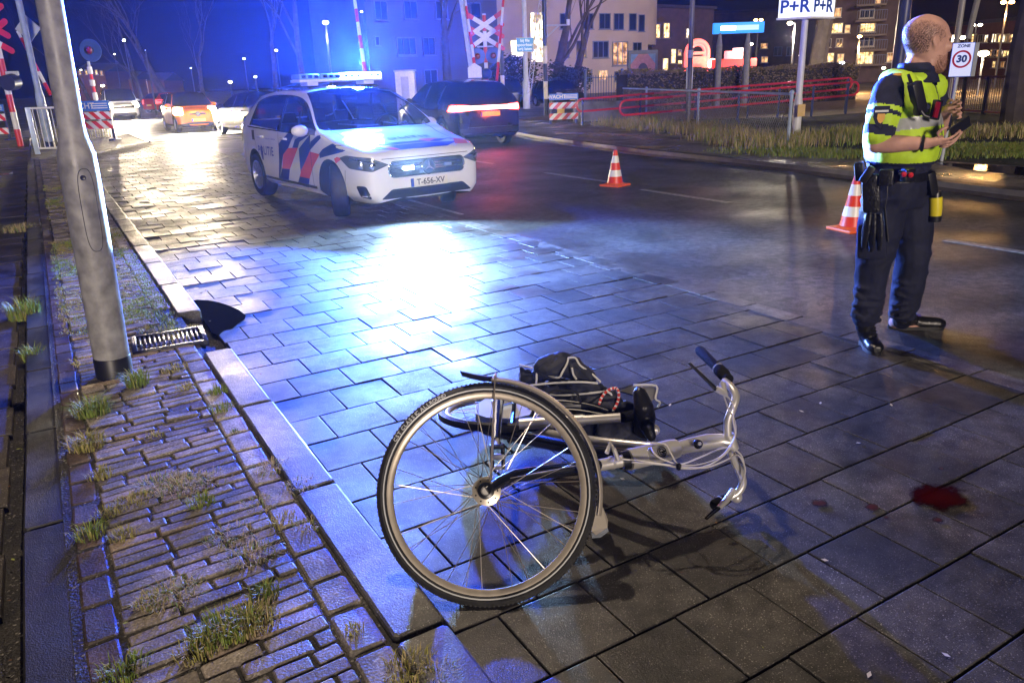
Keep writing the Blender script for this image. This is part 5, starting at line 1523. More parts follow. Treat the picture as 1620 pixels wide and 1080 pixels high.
def hair_w(z, f, s):
    top = .92 - .42 * max(0, f + .22); side = min(1, max(0, (top - z) / .10)) * min(1, max(0, (z - (.34 if f < -.14 else .50)) / .10)); front = min(1, max(0, (.16 - f) / .10))
    return side * front
stubble(hair_w, 'hair', pm('cropped_hair_strands', (0.16, 0.112, 0.085), .8, var=.3), 13000, .0048, 5)
stubble(lambda z, f, s: (min(1, max(0, (.33 - .1 * max(0, .2 - f) - z) / .08)) * min(1, max(0, (f - .02) / .08)) * (0 if (.24 < z < .275 and f > .3 and s < .08) else 1)), 'beard', pm('ginger_strands', (0.36, 0.18, 0.10), .7, var=.3), 6500, .0055, 6)
# --- shirt with short sleeves and stand-up collar
b = MB(); rings(b, [torso_ring(y, a, b_, .004) for y, a, b_ in TR[1:9]])
for S_, E_ in ((SR, ER), (SL, EL)):
    e_ = S_ + (E_ - S_) * .80
    limb(b, [(S_, .080), (S_ + (E_ - S_) * .35, .082), (e_, .074)])
limb(b, [(PP(1436, 130, .02), .088), (PP(1425, 136, .08), .085)]); limb(b, [(PP(1455, 130, -.08), .09), (SL, .085)]); limb(b, [(PP(1425, 138, .1), .080), (SR, .078)])
rm = wrinkle(remeshed(b, .0072, 5), .006, (9, 9, 8), 5.7)
zS = lambda y: PP(1390, y, .26).z
axs = (ER - SR).normalized()
for f in rm.bm.faces:
    c = f.calc_center_median(); t_ = (c - SR).dot(axs); rad = ((c - SR) - axs * t_).length
    if rad < .10 and t_ > .02 and (c - SR).dot(RT) > -.05:
        if .075 < t_ < .098 or .118 < t_ < .172: f.material_index = 1
        if t_ > .222: f.material_index = 1
rm.build('shirt', [M_NAVY, M_FLUO], po, world=True, smooth=70, recalc=False)
b = MB()
cc0, cc1 = PP(1450, 122, .0), hp_(.10, -.15)
for rr, zz in ((.098, 0), ):
    rings(b, [(cc0 - UPZ * .03, FW * .115, RT * .135), (cc0 + UPZ * .02, FW * .095, RT * .105), (cc1 - UPZ * .01, HF * .088, HS * .088), (cc1 + UPZ * .025 - HF * .01, HF * .086, HS * .084)], 24)
remeshed(b, .009, 3).build('collar', M_NAVY, po, world=True, smooth=70, recalc=False)
# shoulder badge, sleeve crest
b = MB(); c_ = SR + axs * .118 + TOC * .080 - CAMR * .008
sh_ = [(-.034, .045), (.034, .045), (.036, .0), (.02, -.035), (0, -.05), (-.02, -.035), (-.036, .0)]
b.prism([c_ + CAMR * x * 1.15 + UPZ * z * 1.15 for x, z in sh_], TOC * .008, 0)
b.prism([c_ + TOC * .009 + CAMR * x * .55 + UPZ * (z * .5 - .008) for x, z in sh_], TOC * .002, 1)
b.prism([c_ + TOC * .009 + CAMR * x + UPZ * z for x, z in ((-.034, .022), (.034, .022), (.034, .032), (-.034, .032))], TOC * .002, 2)
b.build('sleeve_crest', [M_NAVY, pm('crest_gold', (.75, .38, .04), .5), M_SILV], po, world=True, smooth=0)
b = MB(); b.ball(SR + UPZ * .083 + CAMR * .03, .03, 10, 0, (1, .6, .3)); b.build('epaulette', MATS['crest_gold'], po, world=True)
# --- high visibility vest
b = MB(); VR = [(124, 1424, 1474), (134, 1404, 1480), (152, 1386, 1487), (174, 1374, 1492), (200, 1363, 1497), (224, 1361, 1497), (246, 1364, 1491), (257, 1368, 1484)]
rings(b, [torso_ring(y, a, b_, .016) for y, a, b_ in VR], 26)
for s_, c0_ in ((1, PP(1432, 126, .05)), (-1, PP(1462, 127, -.08))):
    limb(b, [(c0_ + FW * .05 - UPZ * (.012 if s_ > 0 else .035), .070), (c0_ - FW * .06 - UPZ * (.012 if s_ > 0 else .035), .070)])
strap = [PP(1450, 162, .25), PP(1432, 128, .15), PP(1414, 123, .08), PP(1398, 142, .01)]
limb(b, [(q, .05) for q in strap])
rm = wrinkle(remeshed(b, .0085, 4), .0055, (8, 8, 7), 3.1)
zlo = PP(1430, 256).z
bad = []
for f in rm.bm.faces:
    c = f.calc_center_median()
    dR = ((c - SR) - RT * (c - SR).dot(RT)).length; dL = ((c - SL) - RT * (c - SL).dot(RT)).length
    side = (c - OFF0).dot(RT)
    if min((c - (a_ + (b_ - a_) * t_)).length for a_, b_ in zip(strap, strap[1:]) for t_ in (0, .25, .5, .75, 1)) < .062: f.material_index = 0; continue
    if (dR < .088 and (c - SR).dot(RT) > -.10) or (dL < .105 and (c - SL).dot(RT) < .10): bad.append(f); continue
    if (c - (nk + FW * .03)).to_2d().length < .092 and c.z > nk.z - .02: bad.append(f); continue
    if f.normal.z < -.8 and c.z < zlo + .03: bad.append(f); continue
    fx_ = (c - nk).dot(FW); z = c.z
    base = PP(1430, 192).z
    bandz = base + .10 * fx_
    if dR < .102 and (c - SR).dot(RT) > -.10: f.material_index = 2
    elif bandz - .030 < z < bandz + .030: f.material_index = 1
    elif z < zlo + .016: f.material_index = 2
    elif fx_ < -.10 and (int((z - zlo) / .075) % 2 == 0) and z < base + .2: f.material_index = 1
    elif abs(side - .03) < .010 and fx_ > 0: f.material_index = 2
bmesh.ops.delete(rm.bm, geom=bad, context='FACES')
rm.build('safety_vest', [M_FLUO, M_SILV, M_NAVY], po, world=True, smooth=70, recalc=False)
# chest gear
def gear(name, pts, r, mat, n=10, sq=1.0, mats2=None):
    b = MB(); b.tube(pts, r, n, sq=sq); return b.build(name, mat, po, world=True)
def slab(name, c, w, h, d, mats, roll=0.0, face=None, bev=.006, extra=None, label=None):
    nrm = (face or TOC).normalized(); u = UPZ.cross(nrm).normalized(); 
    Rm_ = Matrix((u, nrm, nrm.cross(u) * -1)).transposed() if False else Matrix((u, -nrm, UPZ)).transposed()
    Rm_ = Matrix.Rotation(roll, 3, nrm) @ Rm_
    b = MB(); b.box(c, (w, d, h), Rm_, 0, bev)
    if extra: extra(b, Rm_)
    return b.build(name, mats, po, world=True, label=label)
fc = (TOC * .6 + FW * .6).normalized()
slab('radio', PP(1452, 156, .29), .058, .165, .045, M_PLAST, radians(24), fc, .01)
gear('antenna', [PP(1443, 136, .28), PP(1437, 118, .26)], [.010, .007], M_PLAST)
b = MB(); b.tube([PP(1457, 176, .31), PP(1462, 183, .31), PP(1470, 186, .30)], .007, 8); b.build('radio_cord', M_PLAST, po, world=True)
slab('body_camera', PP(1481, 174, .22), .050, .095, .03, [M_PLAST, pm('dark_red_plate', (.28, .01, .03), .35)], radians(-10), (TOC * .5 + FW).normalized(), .006,
     lambda b, R_: b.box(PP(1482, 174, .245), (.034, .008, .075), R_, 1))
gear('harness_strap', [PP(1432, 124, .17), PP(1445, 140, .285), PP(1470, 172, .27)], .012, M_NAVY, sq=.5)
# --- trousers
b = MB(); rings(b, [torso_ring(y, a, b_, g_) for y, a, b_, g_ in ((262, 1368, 1478, .0), (286, 1361, 1478, .0), (306, 1360, 1476, .002), (324, 1366, 1468, 0))])
limb(b, [(HR, .122), (HR * .5 + KR * .5, .112), (KR, .090), (KR * .5 + AR * .5, .083), (AR + UPZ * .03, .072)])
limb(b, [(HLf, .120), (HLf * .5 + KL * .5, .108), (KL, .088), (KL * .5 + AL * .5, .082), (AL + UPZ * .03, .074)])
rnd = random.Random(4)
for A_, K_, rr_ in ((AR, KR, .078), (AL, KL, .078)):      # gathered folds at hem and knee
    for k in range(6):
        p = A_ + (K_ - A_) * (.08 + .11 * k); t1 = rnd.uniform(-.5, .5)
        b.tube([p + (CAMR * cos(a) + TOC * sin(a)) * rr_ * (1.0 + .05 * k / 6) + UPZ * .02 * sin(a + t1 * 6) for a in [2 * pi * q / 14 for q in range(14)]], .010, 6, closed=True)
rm = wrinkle(remeshed(b, .009, 3), .0075, (6, 6, 11))
rm.build('trousers', M_NAVY2, po, world=True, smooth=70, recalc=False)
slab('cargo_pocket', HR * .42 + KR * .58 + TOC * .095 - CAMR * .03, .15, .19, .05, M_NAVY2, radians(4), None, .018)
# --- boots
def boot(A_, he, to, nm):
    d = (to - he); d.z = 0; d.normalize(); s_ = UPZ.cross(d)
    b = MB()
    limb(b, [(A_ + UPZ * .05, .056), (A_ - UPZ * .03, .052), (he + d * .035 + UPZ * .055, .048)])
    rings(b, [(he - d * .03 + UPZ * .045, s_ * .028, UPZ * .036), (he + UPZ * .047, s_ * .040, UPZ * .043), (he + d * .08 + UPZ * .050, s_ * .042, UPZ * .047), (he + d * .15 + UPZ * .044, s_ * .049, UPZ * .040), (to + UPZ * .040, s_ * .046, UPZ * .034), (to + d * .035 + UPZ * .034, s_ * .026, UPZ * .024)], 18)
    limb(b, [(A_ - UPZ * .02, .05), (he + d * .10 + UPZ * .06, .040)])
    rm = remeshed(b, .007, 4); bt = rm.build('boot', M_LEATH, po, world=True, smooth=70, recalc=False)
    b = MB(); out = []
    L_ = (to - he).length + .03
    for k in range(28):
        t = 2 * pi * k / 28; x = (cos(t) * .5 + .5); w = .046 + .006 * x - (.008 if .35 < x < .6 else 0)
        out.append(he - d * .035 + d * (x * (L_ + .04)) + s_ * (sin(t) * w))
    b.prism([p + UPZ * .001 for p in out], UPZ * .024); b.build('sole', pm('boot_sole', (.015, .015, .016), .6), bt, world=True)
    b = MB()
    for k in range(5):
        c_ = A_ * (1 - k / 5) + (he + d * .12 + UPZ * .06) * (k / 5) + d * (.052 - .004 * k) + UPZ * .02
        b.tube([c_ - s_ * .03, c_ + d * .006 + UPZ * .006, c_ + s_ * .03], .0035, 6)
    b.build('laces', M_PLAST, bt, world=True)
boot(AR, G(1367, 541), G(1384, 560), 'near'); boot(AL, G(1413, 519), G(1484, 520), 'far')
# --- duty belt and what hangs on it
b = MB()
r0 = torso_ring(269, 1362, 1478, .012); r1 = torso_ring(281, 1360, 1478, .012)
for (c, a, s_), (c2, a2, s2) in ((r0, r1),):
    n = 40; rowsb = []
    for cc_, aa, ss, g_ in ((c, a, s_, 1.0), (c, a, s_, 1.05), (c2, a2, s2, 1.05), (c2, a2, s2, 1.0)): rowsb.append([cc_ + aa * g_ * cos(2 * pi * k / n) + ss * g_ * sin(2 * pi * k / n) for k in range(n)])
    b.grid(rowsb, 0, wrap=True)
belt = b.build('duty_belt', M_LEATH, po, world=True)
slab('holster', PP(1378, 306, .29), .085, .20, .06, M_LEATH, radians(8), None, .016)
slab('pistol_grip', PP(1372, 276, .30), .04, .09, .05, M_PLAST, radians(-28), None, .01)
slab('pouch', PP(1402, 281, .31), .07, .085, .05, M_LEATH, radians(3), None, .012)
slab('pouch', PP(1436, 277, .27), .06, .07, .045, M_LEATH, 0, fc, .010)
slab('pouch', PP(1360, 271, .12), .05, .10, .07, M_LEATH, radians(10), None, .012)
b = MB()
for k, (x, y) in enumerate(((1424, 273), (1430, 276), (1436, 272), (1441, 277))): b.ball(PP(x, y, .31), .011 + .003 * (k % 2), 8, k % 2)
b.build('key_ring', [M_CHROME, M_RED], po, world=True)
b = MB(); b.tube([PP(1404, 292, .31), PP(1403, 312, .315), PP(1400, 328, .31)], .004, 6, 0); b.tube([PP(1399, 328, .31), PP(1401, 350, .30), PP(1404, 382, .29)], .009, 8, 0, sq=.5); b.build('lanyard', [M_PLAST], po, world=True)
for k, (x0, y0, x1, y1) in enumerate(((1374, 336, 1366, 392), (1381, 338, 1378, 398), (1390, 338, 1391, 396))):
    b = MB(); b.tube([PP(x0, y0, .30), PP((x0 + x1) / 2, (y0 + y1) / 2, .305), PP(x1, y1, .29)], [.018, .024, .013], 10, sq=.6); b.build('glove', M_LEATH, po, world=True)
b = MB(); b.tube([PP(1481, 302, -.02), PP(1480, 312, -.02)], [.026, .030], 14, 1); b.tube([PP(1480, 312, -.02), PP(1480, 330, -.02), PP(1479, 341, -.02)], [.034, .034, .032], 16, 0); b.tube([PP(1479, 341, -.02), PP(1478, 350, -.02)], [.036, .034], 16, 1)
b.build('spray_canister', [pm('canister_yellow', (.80, .68, .03), .35), M_PLAST], po, world=True)
slab('torch_holder', PP(1472, 290, .06), .05, .13, .05, M_PLAST, radians(20), fc, .012)
b = MB(); b.tube([WR * .92 + ER * .08 + (CAMR * 0 + TOC * cos(a) * .034 + UPZ * sin(a) * .034) for a in [2 * pi * k / 18 for k in range(18)]], .008, 8, closed=True); b.build('wrist_strap', M_PLAST, po, world=True)
# --- the phone in his hand
c_ = PP(1519, 201, .265); e0, e1 = PP(1503, 211, .275), PP(1534, 190, .245)
ph = thing('phone', 'black smartphone held in the officer\'s right hand', 'phone', c_)
u = (e1 - e0).normalized(); w_ = (TOC * .55 + UPZ * .75 - CAMR * .1); w_ = (w_ - u * w_.dot(u)).normalized(); n_ = u.cross(w_)
b = MB(); b.box(c_, ((e1 - e0).length, .074, .0085), Matrix((u, u.cross(n_) * -1, n_)).transposed(), 0, .004)
b.build('case', M_PLAST, ph, world=True)
sc3 = n_ if n_.dot(UPZ - FW) > 0 else -n_
b = MB(); b.box(c_ + sc3 * .0045, ((e1 - e0).length * .93, .066, .0012), Matrix((u, u.cross(n_) * -1, n_)).transposed()); b.build('screen', glass('phone_screen', (.01, .012, .02), .06), ph, world=True)
# ================================================================== the fallen bicycle
M_FSILV = pm('frame_silver', (0.68, 0.66, 0.64), 0.34, 0.5, var=0.08, scale=10)
M_FBLK = pm('frame_black', (0.010, 0.011, 0.016), 0.25, var=0.2, coat=.5)
M_SPOKE = pm('spoke_steel', (0.70, 0.62, 0.52), 0.3, 0.8, var=0.1)
M_GUARD = pm('mudguard_grey', (0.50, 0.45, 0.38), 0.38, 0.2, var=0.1)
M_RIMB = pm('rim_alloy', (0.62, 0.55, 0.46), 0.32, 0.6, var=0.12, scale=30)
M_REFL = pm('tyre_reflex_band', (0.62, 0.64, 0.66), 0.35, var=0.08)
M_CABLE = pm('cable_grey', (0.60, 0.58, 0.60), 0.4, var=0.05)
M_RUBB = pm('grip_rubber', (0.010, 0.010, 0.011), 0.85, spec=.15, var=0.2, bump=.4, bscale=150)
HB_ = G(770, 777, .30)
bk = thing('bicycle', 'silver and black bicycle lying on its side on the wet paving, front wheel up', 'bicycle', (HB_.x, HB_.y, 0))
ct = G(775, 958, 0)
Uw = (HB_ - ct).normalized(); Rw = (G(938, 775, .30) - G(590, 770, .33)).normalized(); Rw = (Rw - Uw * Rw.dot(Uw)).normalized()
Nw = Rw.cross(Uw).normalized()
if Nw.dot(CAMP - HB_) < 0: Nw = -Nw
def bike_wheel(c, R_, U_, N_, r, hubr, letters=False, hubmat=None):
    def P(a, rr, n=0.0): return c + (R_ * cos(a) + U_ * sin(a)) * rr + N_ * n
    b = MB(); NS = 72
    prof = [(r - .036, -.011), (r - .030, -.017), (r - .016, -.0205), (r - .004, -.013), (r, 0), (r - .004, .013), (r - .016, .0205), (r - .030, .017), (r - .036, .011)]
    b.grid([[P(2 * pi * k / NS, pr, n) for k in range(NS)] for pr, n in prof], 0, wrap=True)
    for s in (-1, 1): b.grid([[P(2 * pi * k / NS, rr, s * nn) for k in range(NS)] for rr, nn in ((r - .0275, .0187), (r - .0235, .0199))], 1, wrap=True)
    for k in range(150):      # tread blocks
        a = 2 * pi * k / 150
        for s in (-1, 1): b.box(P(a + (.02 if s > 0 else 0), r - .0035, s * .0105), (.006, .006, .004), Matrix((R_ * -sin(a) + U_ * cos(a), N_, (R_ * cos(a) + U_ * sin(a)))).transposed())
    if letters:
        txt = 'CST CLASSIC ALLROUND'; a = radians(149)
        for ch in txt:
            w_ = .0105 if ch not in ' I' else .006
            p = P(a, r - .0165, .0215); t_ = (R_ * sin(a) - U_ * cos(a)); ra_ = (R_ * cos(a) + U_ * sin(a))
            if ch != ' ': add_text(b, ch, .0165, p, t_, ra_, 1, bold=.0006)
            a -= w_ * 1.22 / r
    t = b.build('wheel', [M_TYRE, M_REFL], bk, world=True, smooth=40)
    b = MB(); ri = r - .034
    pr = [(ri, -.0125), (ri - .012, -.0125), (ri - .020, -.007), (ri - .020, .007), (ri - .012, .0125), (ri, .0125)]
    b.grid([[P(2 * pi * k / NS, q, n) for k in range(NS)] for q, n in pr], 0, wrap=True)
    b.build('rim', M_RIMB, t, world=True, smooth=40)
    b = MB(); n = 36
    for k in range(n):
        s = 1 if k % 2 else -1; q = (k // 2); a0 = 2 * pi * q / (n / 2) + (.17 if s > 0 else 0)
        lead = radians(58) * (1 if q % 2 else -1)
        b.tube([P(a0, hubr, s * .030), P(a0 + lead * .62, ri - .018, s * .002)], .0012, 5, cap=False)
    b.build('spokes', M_SPOKE, t, world=True)
    b = MB(); b.lathe([(0, -.055), (.009, -.055), (.009, -.042), (.02, -.040), (.02, -.034), (hubr + .006, -.032), (hubr + .006, -.028), (.022, -.024), (.022, .024), (hubr + .006, .028), (hubr + .006, .032), (.024, .036), (.02, .042), (.010, .044), (.010, .056), (0, .056)], c, N_, 28, 0)
    for k in range(9): a = 2 * pi * k / 9; b.lathe([(.005, 0), (0, .001)], P(a, hubr - .006, .0335), N_, 8, 1)
    b.build('hub', [hubmat or M_RIMB, M_FBLK], t, world=True)
    return t, P
fwheel, PF = bike_wheel(HB_, Rw, Uw, Nw, .358, .040, True)
cr_ = G(815, 649, .14)
Rr = CAMR.copy(); fdir = (CAMF * cos(radians(12)) - UPZ * sin(radians(12))).normalized()
Nr = Rr.cross(fdir).normalized(); Nr = Nr if Nr.z > 0 else -Nr
rwheel, PR_ = bike_wheel(cr_, Rr, fdir, Nr, .350, .045)
# front fork and steering column
crown = G(941, 737, .30)
b = MB()
near = [HB_ + Nw * .058, G(790, 763, .325) + Nw * .030, G(815, 751, .335), G(850, 746, .335), G(900, 741, .335), crown + Nw * .035]
b.tube(near, [.015, .018, .019, .0195, .020, .021], 14)
b.tube([p - Nw * .118 for p in near[:1]] + [p - Nw * .112 for p in near[1:]], [.014, .018, .019, .0195, .020, .021], 12)
b.tube([crown + Nw * .045, crown - Nw * .085], .021, 12)
b.lathe([(.0, .062), (.012, .062), (.017, .058), (.017, .04)], HB_, Nw, 16, 1)
b.lathe([(.016, .052), (.027, .052), (.027, .064), (.016, .066)], HB_, Nw, 20, 0)
b.build('fork', [M_FBLK, M_FSILV], bk, world=True)
steer = [G(941, 737, .295), G(962, 733, .295), G(985, 729, .297)]
b = MB(); b.tube(steer, .021, 16); b.tube([G(966, 732, .296), G(970, 731, .296)], .024, 16)
b.build('steering_tube', M_FSILV, bk, world=True)
b = MB(); b.tube([G(983, 729, .297), G(995, 727, .298)], .033, 18); b.tube([G(978, 728, .32), G(972, 712, .35), G(966, 700, .36), G(960, 716, .34)], .008, 8, 1)
b.build('headset', [M_FBLK, M_FSILV], bk, world=True)
ht0, ht1 = G(994, 727, .298), G(1070, 709, .292)
b = MB(); hx = (ht1 - ht0).normalized(); b.tube([ht0, ht0 + (ht1 - ht0) * .35, ht1 - hx * .03, ht1, ht1 + hx * .008], [.038, .037, .037, .034, .027], 22)
hm = b.build('head_tube', M_FSILV, bk, world=True)
tcv = (CAMP - (ht0 + ht1) * .5).normalized(); sv = hx.cross(tcv).normalized(); nv = sv.cross(hx).normalized() * 1.0
if nv.dot(tcv) < 0: nv = -nv
b = MB(); c_ = ht0 + (ht1 - ht0) * .50 + nv * .037
P_ = []
for k in range(32):
    t = 2 * pi * k / 32; x = .042 * (abs(cos(t)) ** .8) * (1 if cos(t) > 0 else -1); y = .026 * (abs(sin(t)) ** .6) * (1 if sin(t) > 0 else -1)
    P_.append(c_ + hx * x + sv * y - nv * (abs(y) ** 2) * 14)
b.prism(P_, nv * .004, 0)
for r0, r1, mi in ((.018, .0155, 1), (.011, .0085, 1)): b.lathe([(r1, .0055), (r1, .007), (r0, .007), (r0, .0055)], c_ + hx * .012, nv, 28, mi)
b.tube([c_ + hx * .012 + nv * .007, c_ + hx * .028 + nv * .007], .002, 6, 1); b.tube([c_ + hx * .012 - hx * .007 + nv * .007, c_ + hx * .02 + nv * .007 + sv * .006], .0018, 6, 1)
b.build('head_badge', [pm('badge_plate', (.55, .53, .50), .3, .6, var=.1), M_FBLK], hm, world=True)
b = MB(); st = [G(1071, 709, .292), G(1090, 704, .292), G(1118, 699, .292), G(1140, 697, .290), G(1156, 699, .288)]
b.tube(st, [.025, .027, .030, .026, .024], 16); q_ = G(1105, 702, .322)
b.lathe([(.0, .012), (.014, .012), (.017, .006), (.017, 0)], q_ - nv * .006, nv, 16, 1); b.lathe([(0, .016), (.007, .016), (.007, .01)], q_ - nv * .006, nv, 6, 0)
b.tube([st[-1] + (G(1153, 690, .31) - st[-1]).normalized() * .03, st[-1] - (G(1153, 690, .31) - st[-1]).normalized() * .03], .022, 14)
b.build('stem', [M_FSILV, M_FBLK], bk, world=True)
def smooth_path(pts, n=6):
    P = [pts[0]] + list(pts) + [pts[-1]]; out = []
    for i in range(1, len(P) - 2):
        for k in range(n):
            t = k / n; a, b_, c, d = P[i - 1], P[i], P[i + 1], P[i + 2]
            out.append(.5 * ((2 * b_) + (c - a) * t + (2 * a - 5 * b_ + 4 * c - d) * t * t + (3 * b_ - a - 3 * c + d) * t ** 3))
    return out + [P[-2]]
hbp = smooth_path([G(1146, 603, .475), G(1158, 614, .47), G(1164, 628, .45), G(1158, 648, .41), G(1151, 668, .365), G(1153, 700, .288), G(1160, 725, .22), G(1172, 750, .15), G(1175, 765, .11), G(1166, 780, .075), G(1148, 789, .055)], 5)
b = MB(); b.tube(hbp, .0145, 14); b.build('handlebar', M_FSILV, bk, world=True)
g1, g0 = G(1106, 553, .50), G(1153, 600, .48)
b = MB(); d = (g1 - g0); b.tube([g0, g0 + d * .12, g0 + d * .14, g0 + d * .30, g0 + d * .33, g0 + d * .36, g0 + d * .95, g1], [.019, .021, .024, .024, .017, .0175, .021, .017], 16); b.tube([g0 + d * .33, g0 + d * .345], .0225, 16, 1)
b.build('grip', [M_RUBB, M_FSILV], bk, world=True)
g2 = G(1128, 800, .05); g3 = G(1150, 788, .055)
b = MB(); d = g2 - g3; b.tube([g3 - d * .1, g3 + d * .2, g3 + d * .9, g2], [.019, .021, .021, .017], 16); b.tube([g3 + d * .45, g3 + d * .52], .023, 16, 1); b.ball(G(1165, 786, .05), .022, 12, 1)
b.build('grip', [M_RUBB, M_FSILV], bk, world=True)
b = MB(); b.tube([G(1143, 606, .50), G(1146, 622, .475), G(1132, 614, .49)], [.012, .016, .012], 10, 1); b.tube([G(1133, 616, .49), G(1112, 595, .505), G(1091, 575, .52)], [.010, .0085, .007], 10, 0, sq=.6)
b.build('brake_lever', [M_FBLK, M_FSILV], bk, world=True)
b = MB(); b.tube([G(1160, 776, .085), G(1148, 792, .075), G(1137, 803, .07)], [.013, .012, .009], 10, 1); b.tube([G(1138, 802, .07), G(1128, 810, .065), G(1117, 820, .06)], [.010, .009, .007], 10, 0, sq=.6)
b.build('brake_lever', [M_FBLK, M_FSILV], bk, world=True)
for path in ([(1146, 622, .47), (1160, 640, .44), (1160, 665, .41), (1163, 690, .37), (1150, 715, .34), (1120, 736, .325), (1085, 741, .315), (1050, 735, .31), (1000, 731, .335)],
             [(1145, 626, .46), (1152, 645, .43), (1163, 668, .40), (1161, 695, .36), (1140, 722, .335), (1105, 735, .32), (1072, 734, .315), (1040, 722, .33), (1030, 708, .335)],
             [(1171, 772, .11), (1177, 748, .18), (1175, 725, .24), (1164, 712, .29), (1145, 708, .32), (1110, 722, .325), (1075, 734, .32), (1062, 718, .335), (1052, 703, .345), (1030, 700, .34)],
             [(1168, 776, .10), (1179, 745, .19), (1168, 720, .26), (1150, 727, .30), (1118, 739, .31), (1080, 738, .305), (1020, 730, .325), (985, 726, .335)]):
    b = MB(); b.tube(smooth_path([G(*p) for p in path], 5), .0030, 6); b.build('cable', M_CABLE, bk, world=True)
b = MB(); b.box(G(1074, 738, .318), (.012, .012, .02)); b.build('cable_clip', M_FBLK, bk, world=True)
# front mudguard with its black flap, stays and clear end piece
def guard_strip(a0, a1, r, w, n, mat, name, lift=None, parent=None):
    b = MB(); rows = []
    for k in range(n + 1):
        a = radians(a0 + (a1 - a0) * k / n); rr = r + (lift(k / n) if lift else 0)
        rows.append([PF(a, rr - .012 * abs(s) ** 2, s * w) for s in (-1, -.6, 0, .6, 1)] + [PF(a, rr - .003 - .012 * abs(s) ** 2, s * w) for s in (1, .6, 0, -.6, -1)])
    b.grid(rows, 0, wrap=True); return b.build(name, mat, parent or bk, world=True, smooth=50)
mg = guard_strip(86, -14, .378, .027, 40, M_GUARD, 'mudguard')
guard_strip(101, 85.5, .380, .027, 8, M_FBLK, 'mudguard_tip', lambda t: .030 * (1 - t) ** 2, mg)
b = MB(); e0 = [PF(radians(-13), .385, s * .026) for s in (-1, 1)]; tip = G(948, 838, .035)
b.prism([G(938, 800, .14), G(953, 800, .14), G(962, 822, .07), G(961, 834, .045), G(943, 846, .03), G(936, 840, .04)], Nw * -.045); b.build('mud_flap', M_GUARD, mg, world=True)
b = MB(); b.prism([G(961, 833, .046), G(963, 840, .03), G(950, 850, .015), G(937, 851, .015), G(936, 842, .035), G(944, 846, .028)], Nw * -.042); b.build('flap_end', pm('clear_plastic', (.55, .60, .70), .15, var=.1, trans=.6), mg, world=True)
for s in (.040, -.040):
    b = MB(); b.tube([HB_ + Nw * s * 1.2 + Rw * .012, PF(radians(84), .374, s * .72)], .0026, 6); b.tube([PF(radians(84), .374, s * .72), PF(radians(84), .389, 0)], .004, 6)
    b.build('stay', M_SPOKE, mg, world=True)
# frame, crank, seat
bb = G(815, 690, .17)
b = MB()
b.tube([G(1008, 724, .29), G(935, 714, .26), G(850, 697, .20), bb], [.026, .027, .027, .026], 14, 0)
b.tube([bb, G(770, 682, .16), G(748, 668, .15)], [.022, .018, .014], 12, 0)
b.tube([bb + V((.02, .08, -.06)), cr_ - Nr * .05], .013, 8, 0); b.tube([cr_ + Nr * .06, bb + V((.0, .02, .03))], .012, 8, 0)
b.tube([G(1050, 709, .28), G(980, 702, .27), G(935, 697, .25), G(880, 688, .20), G(838, 676, .18)], [.019, .019, .019, .018, .018], 14, 1)
b.build('frame', [M_FBLK, M_FSILV], bk, world=True)
b = MB(); s0, s1 = G(822, 671, .22), G(985, 660, .255); b.tube([s0, s0 + (s1 - s0) * .62], .025, 14); b.tube([s0 + (s1 - s0) * .6, s0 + (s1 - s0) * .98], .020, 14); b.tube([s0 + (s1 - s0) * .60, s0 + (s1 - s0) * .64], .0225, 14)
b.build('seat_tube', M_FSILV, bk, world=True)
b = MB(); s2 = G(1004, 656, .24); n = 6
for k in range(n): p = s1 + (s2 - s1) * (k / n); b.lathe([(.017, 0), (.023, .006), (.017, .012)], p, (s2 - s1), 14)
b.build('seat_spring', M_RUBB, bk, world=True)
b = MB()
limb(b, [(G(1012, 622, .34), .030), (G(1018, 642, .30), .040), (G(1020, 660, .24), .046), (G(1018, 680, .18), .040)]); limb(b, [(G(1020, 640, .27), .034), (G(1024, 676, .22), .03), (G(1030, 690, .18), .022)])
remeshed(b, .007, 5).build('saddle', M_LEATH, bk, world=True, smooth=70, recalc=False)
b = MB(); b.tube([G(999, 652, .26), G(1016, 664, .23), G(1026, 680, .19)], .004, 6); b.tube([G(999, 660, .23), G(1012, 676, .20), G(1022, 690, .17)], .004, 6); b.ball(G(1035, 680, .16), .024, 10)
b.build('saddle_rails', M_FSILV, bk, world=True)
b = MB(); cp = [G(790, 632, .30), G(788, 660, .30), G(786, 695, .29)]; b.tube(cp, [.020, .017, .013], 10, 0); b.tube([G(787, 690, .29), G(786, 706, .285)], .010, 8, 1)
cr1 = b.build('crank', [M_FBLK, M_FSILV], bk, world=True)
b = MB(); pc_ = G(787, 722, .275)
for s in (-1, 1): b.box(pc_ + CAMR * s * .020, (.014, .012, .095), Matrix((CAMR, CAMF, UPZ)).transposed() @ Matrix.Rotation(radians(-20), 3, 'X'), 0, .003)
b.box(pc_, (.05, .016, .02), Matrix((CAMR, CAMF, UPZ)).transposed(), 1, .003); b.box(pc_ + UPZ * .04, (.05, .02, .012), Matrix((CAMR, CAMF, UPZ)).transposed(), 0, .003); b.box(pc_ - UPZ * .042, (.05, .02, .012), Matrix((CAMR, CAMF, UPZ)).transposed(), 1, .003)
b.build('pedal', [M_FBLK, M_FSILV], cr1, world=True)
b = MB(); b.prism([G(x, y, .205) for x, y in ((752, 640), (772, 628), (800, 622), (836, 628), (846, 642), (838, 656), (812, 662), (770, 660), (752, 654))], V((0, 0, -.035))); b.box(G(795, 634, .22), (.10, .035, .02), None, 1, .004)
b.build('chain_case', [pm('chain_case_white', (.62, .64, .68), .35, var=.1), M_FSILV], bk, world=True)
b = MB()
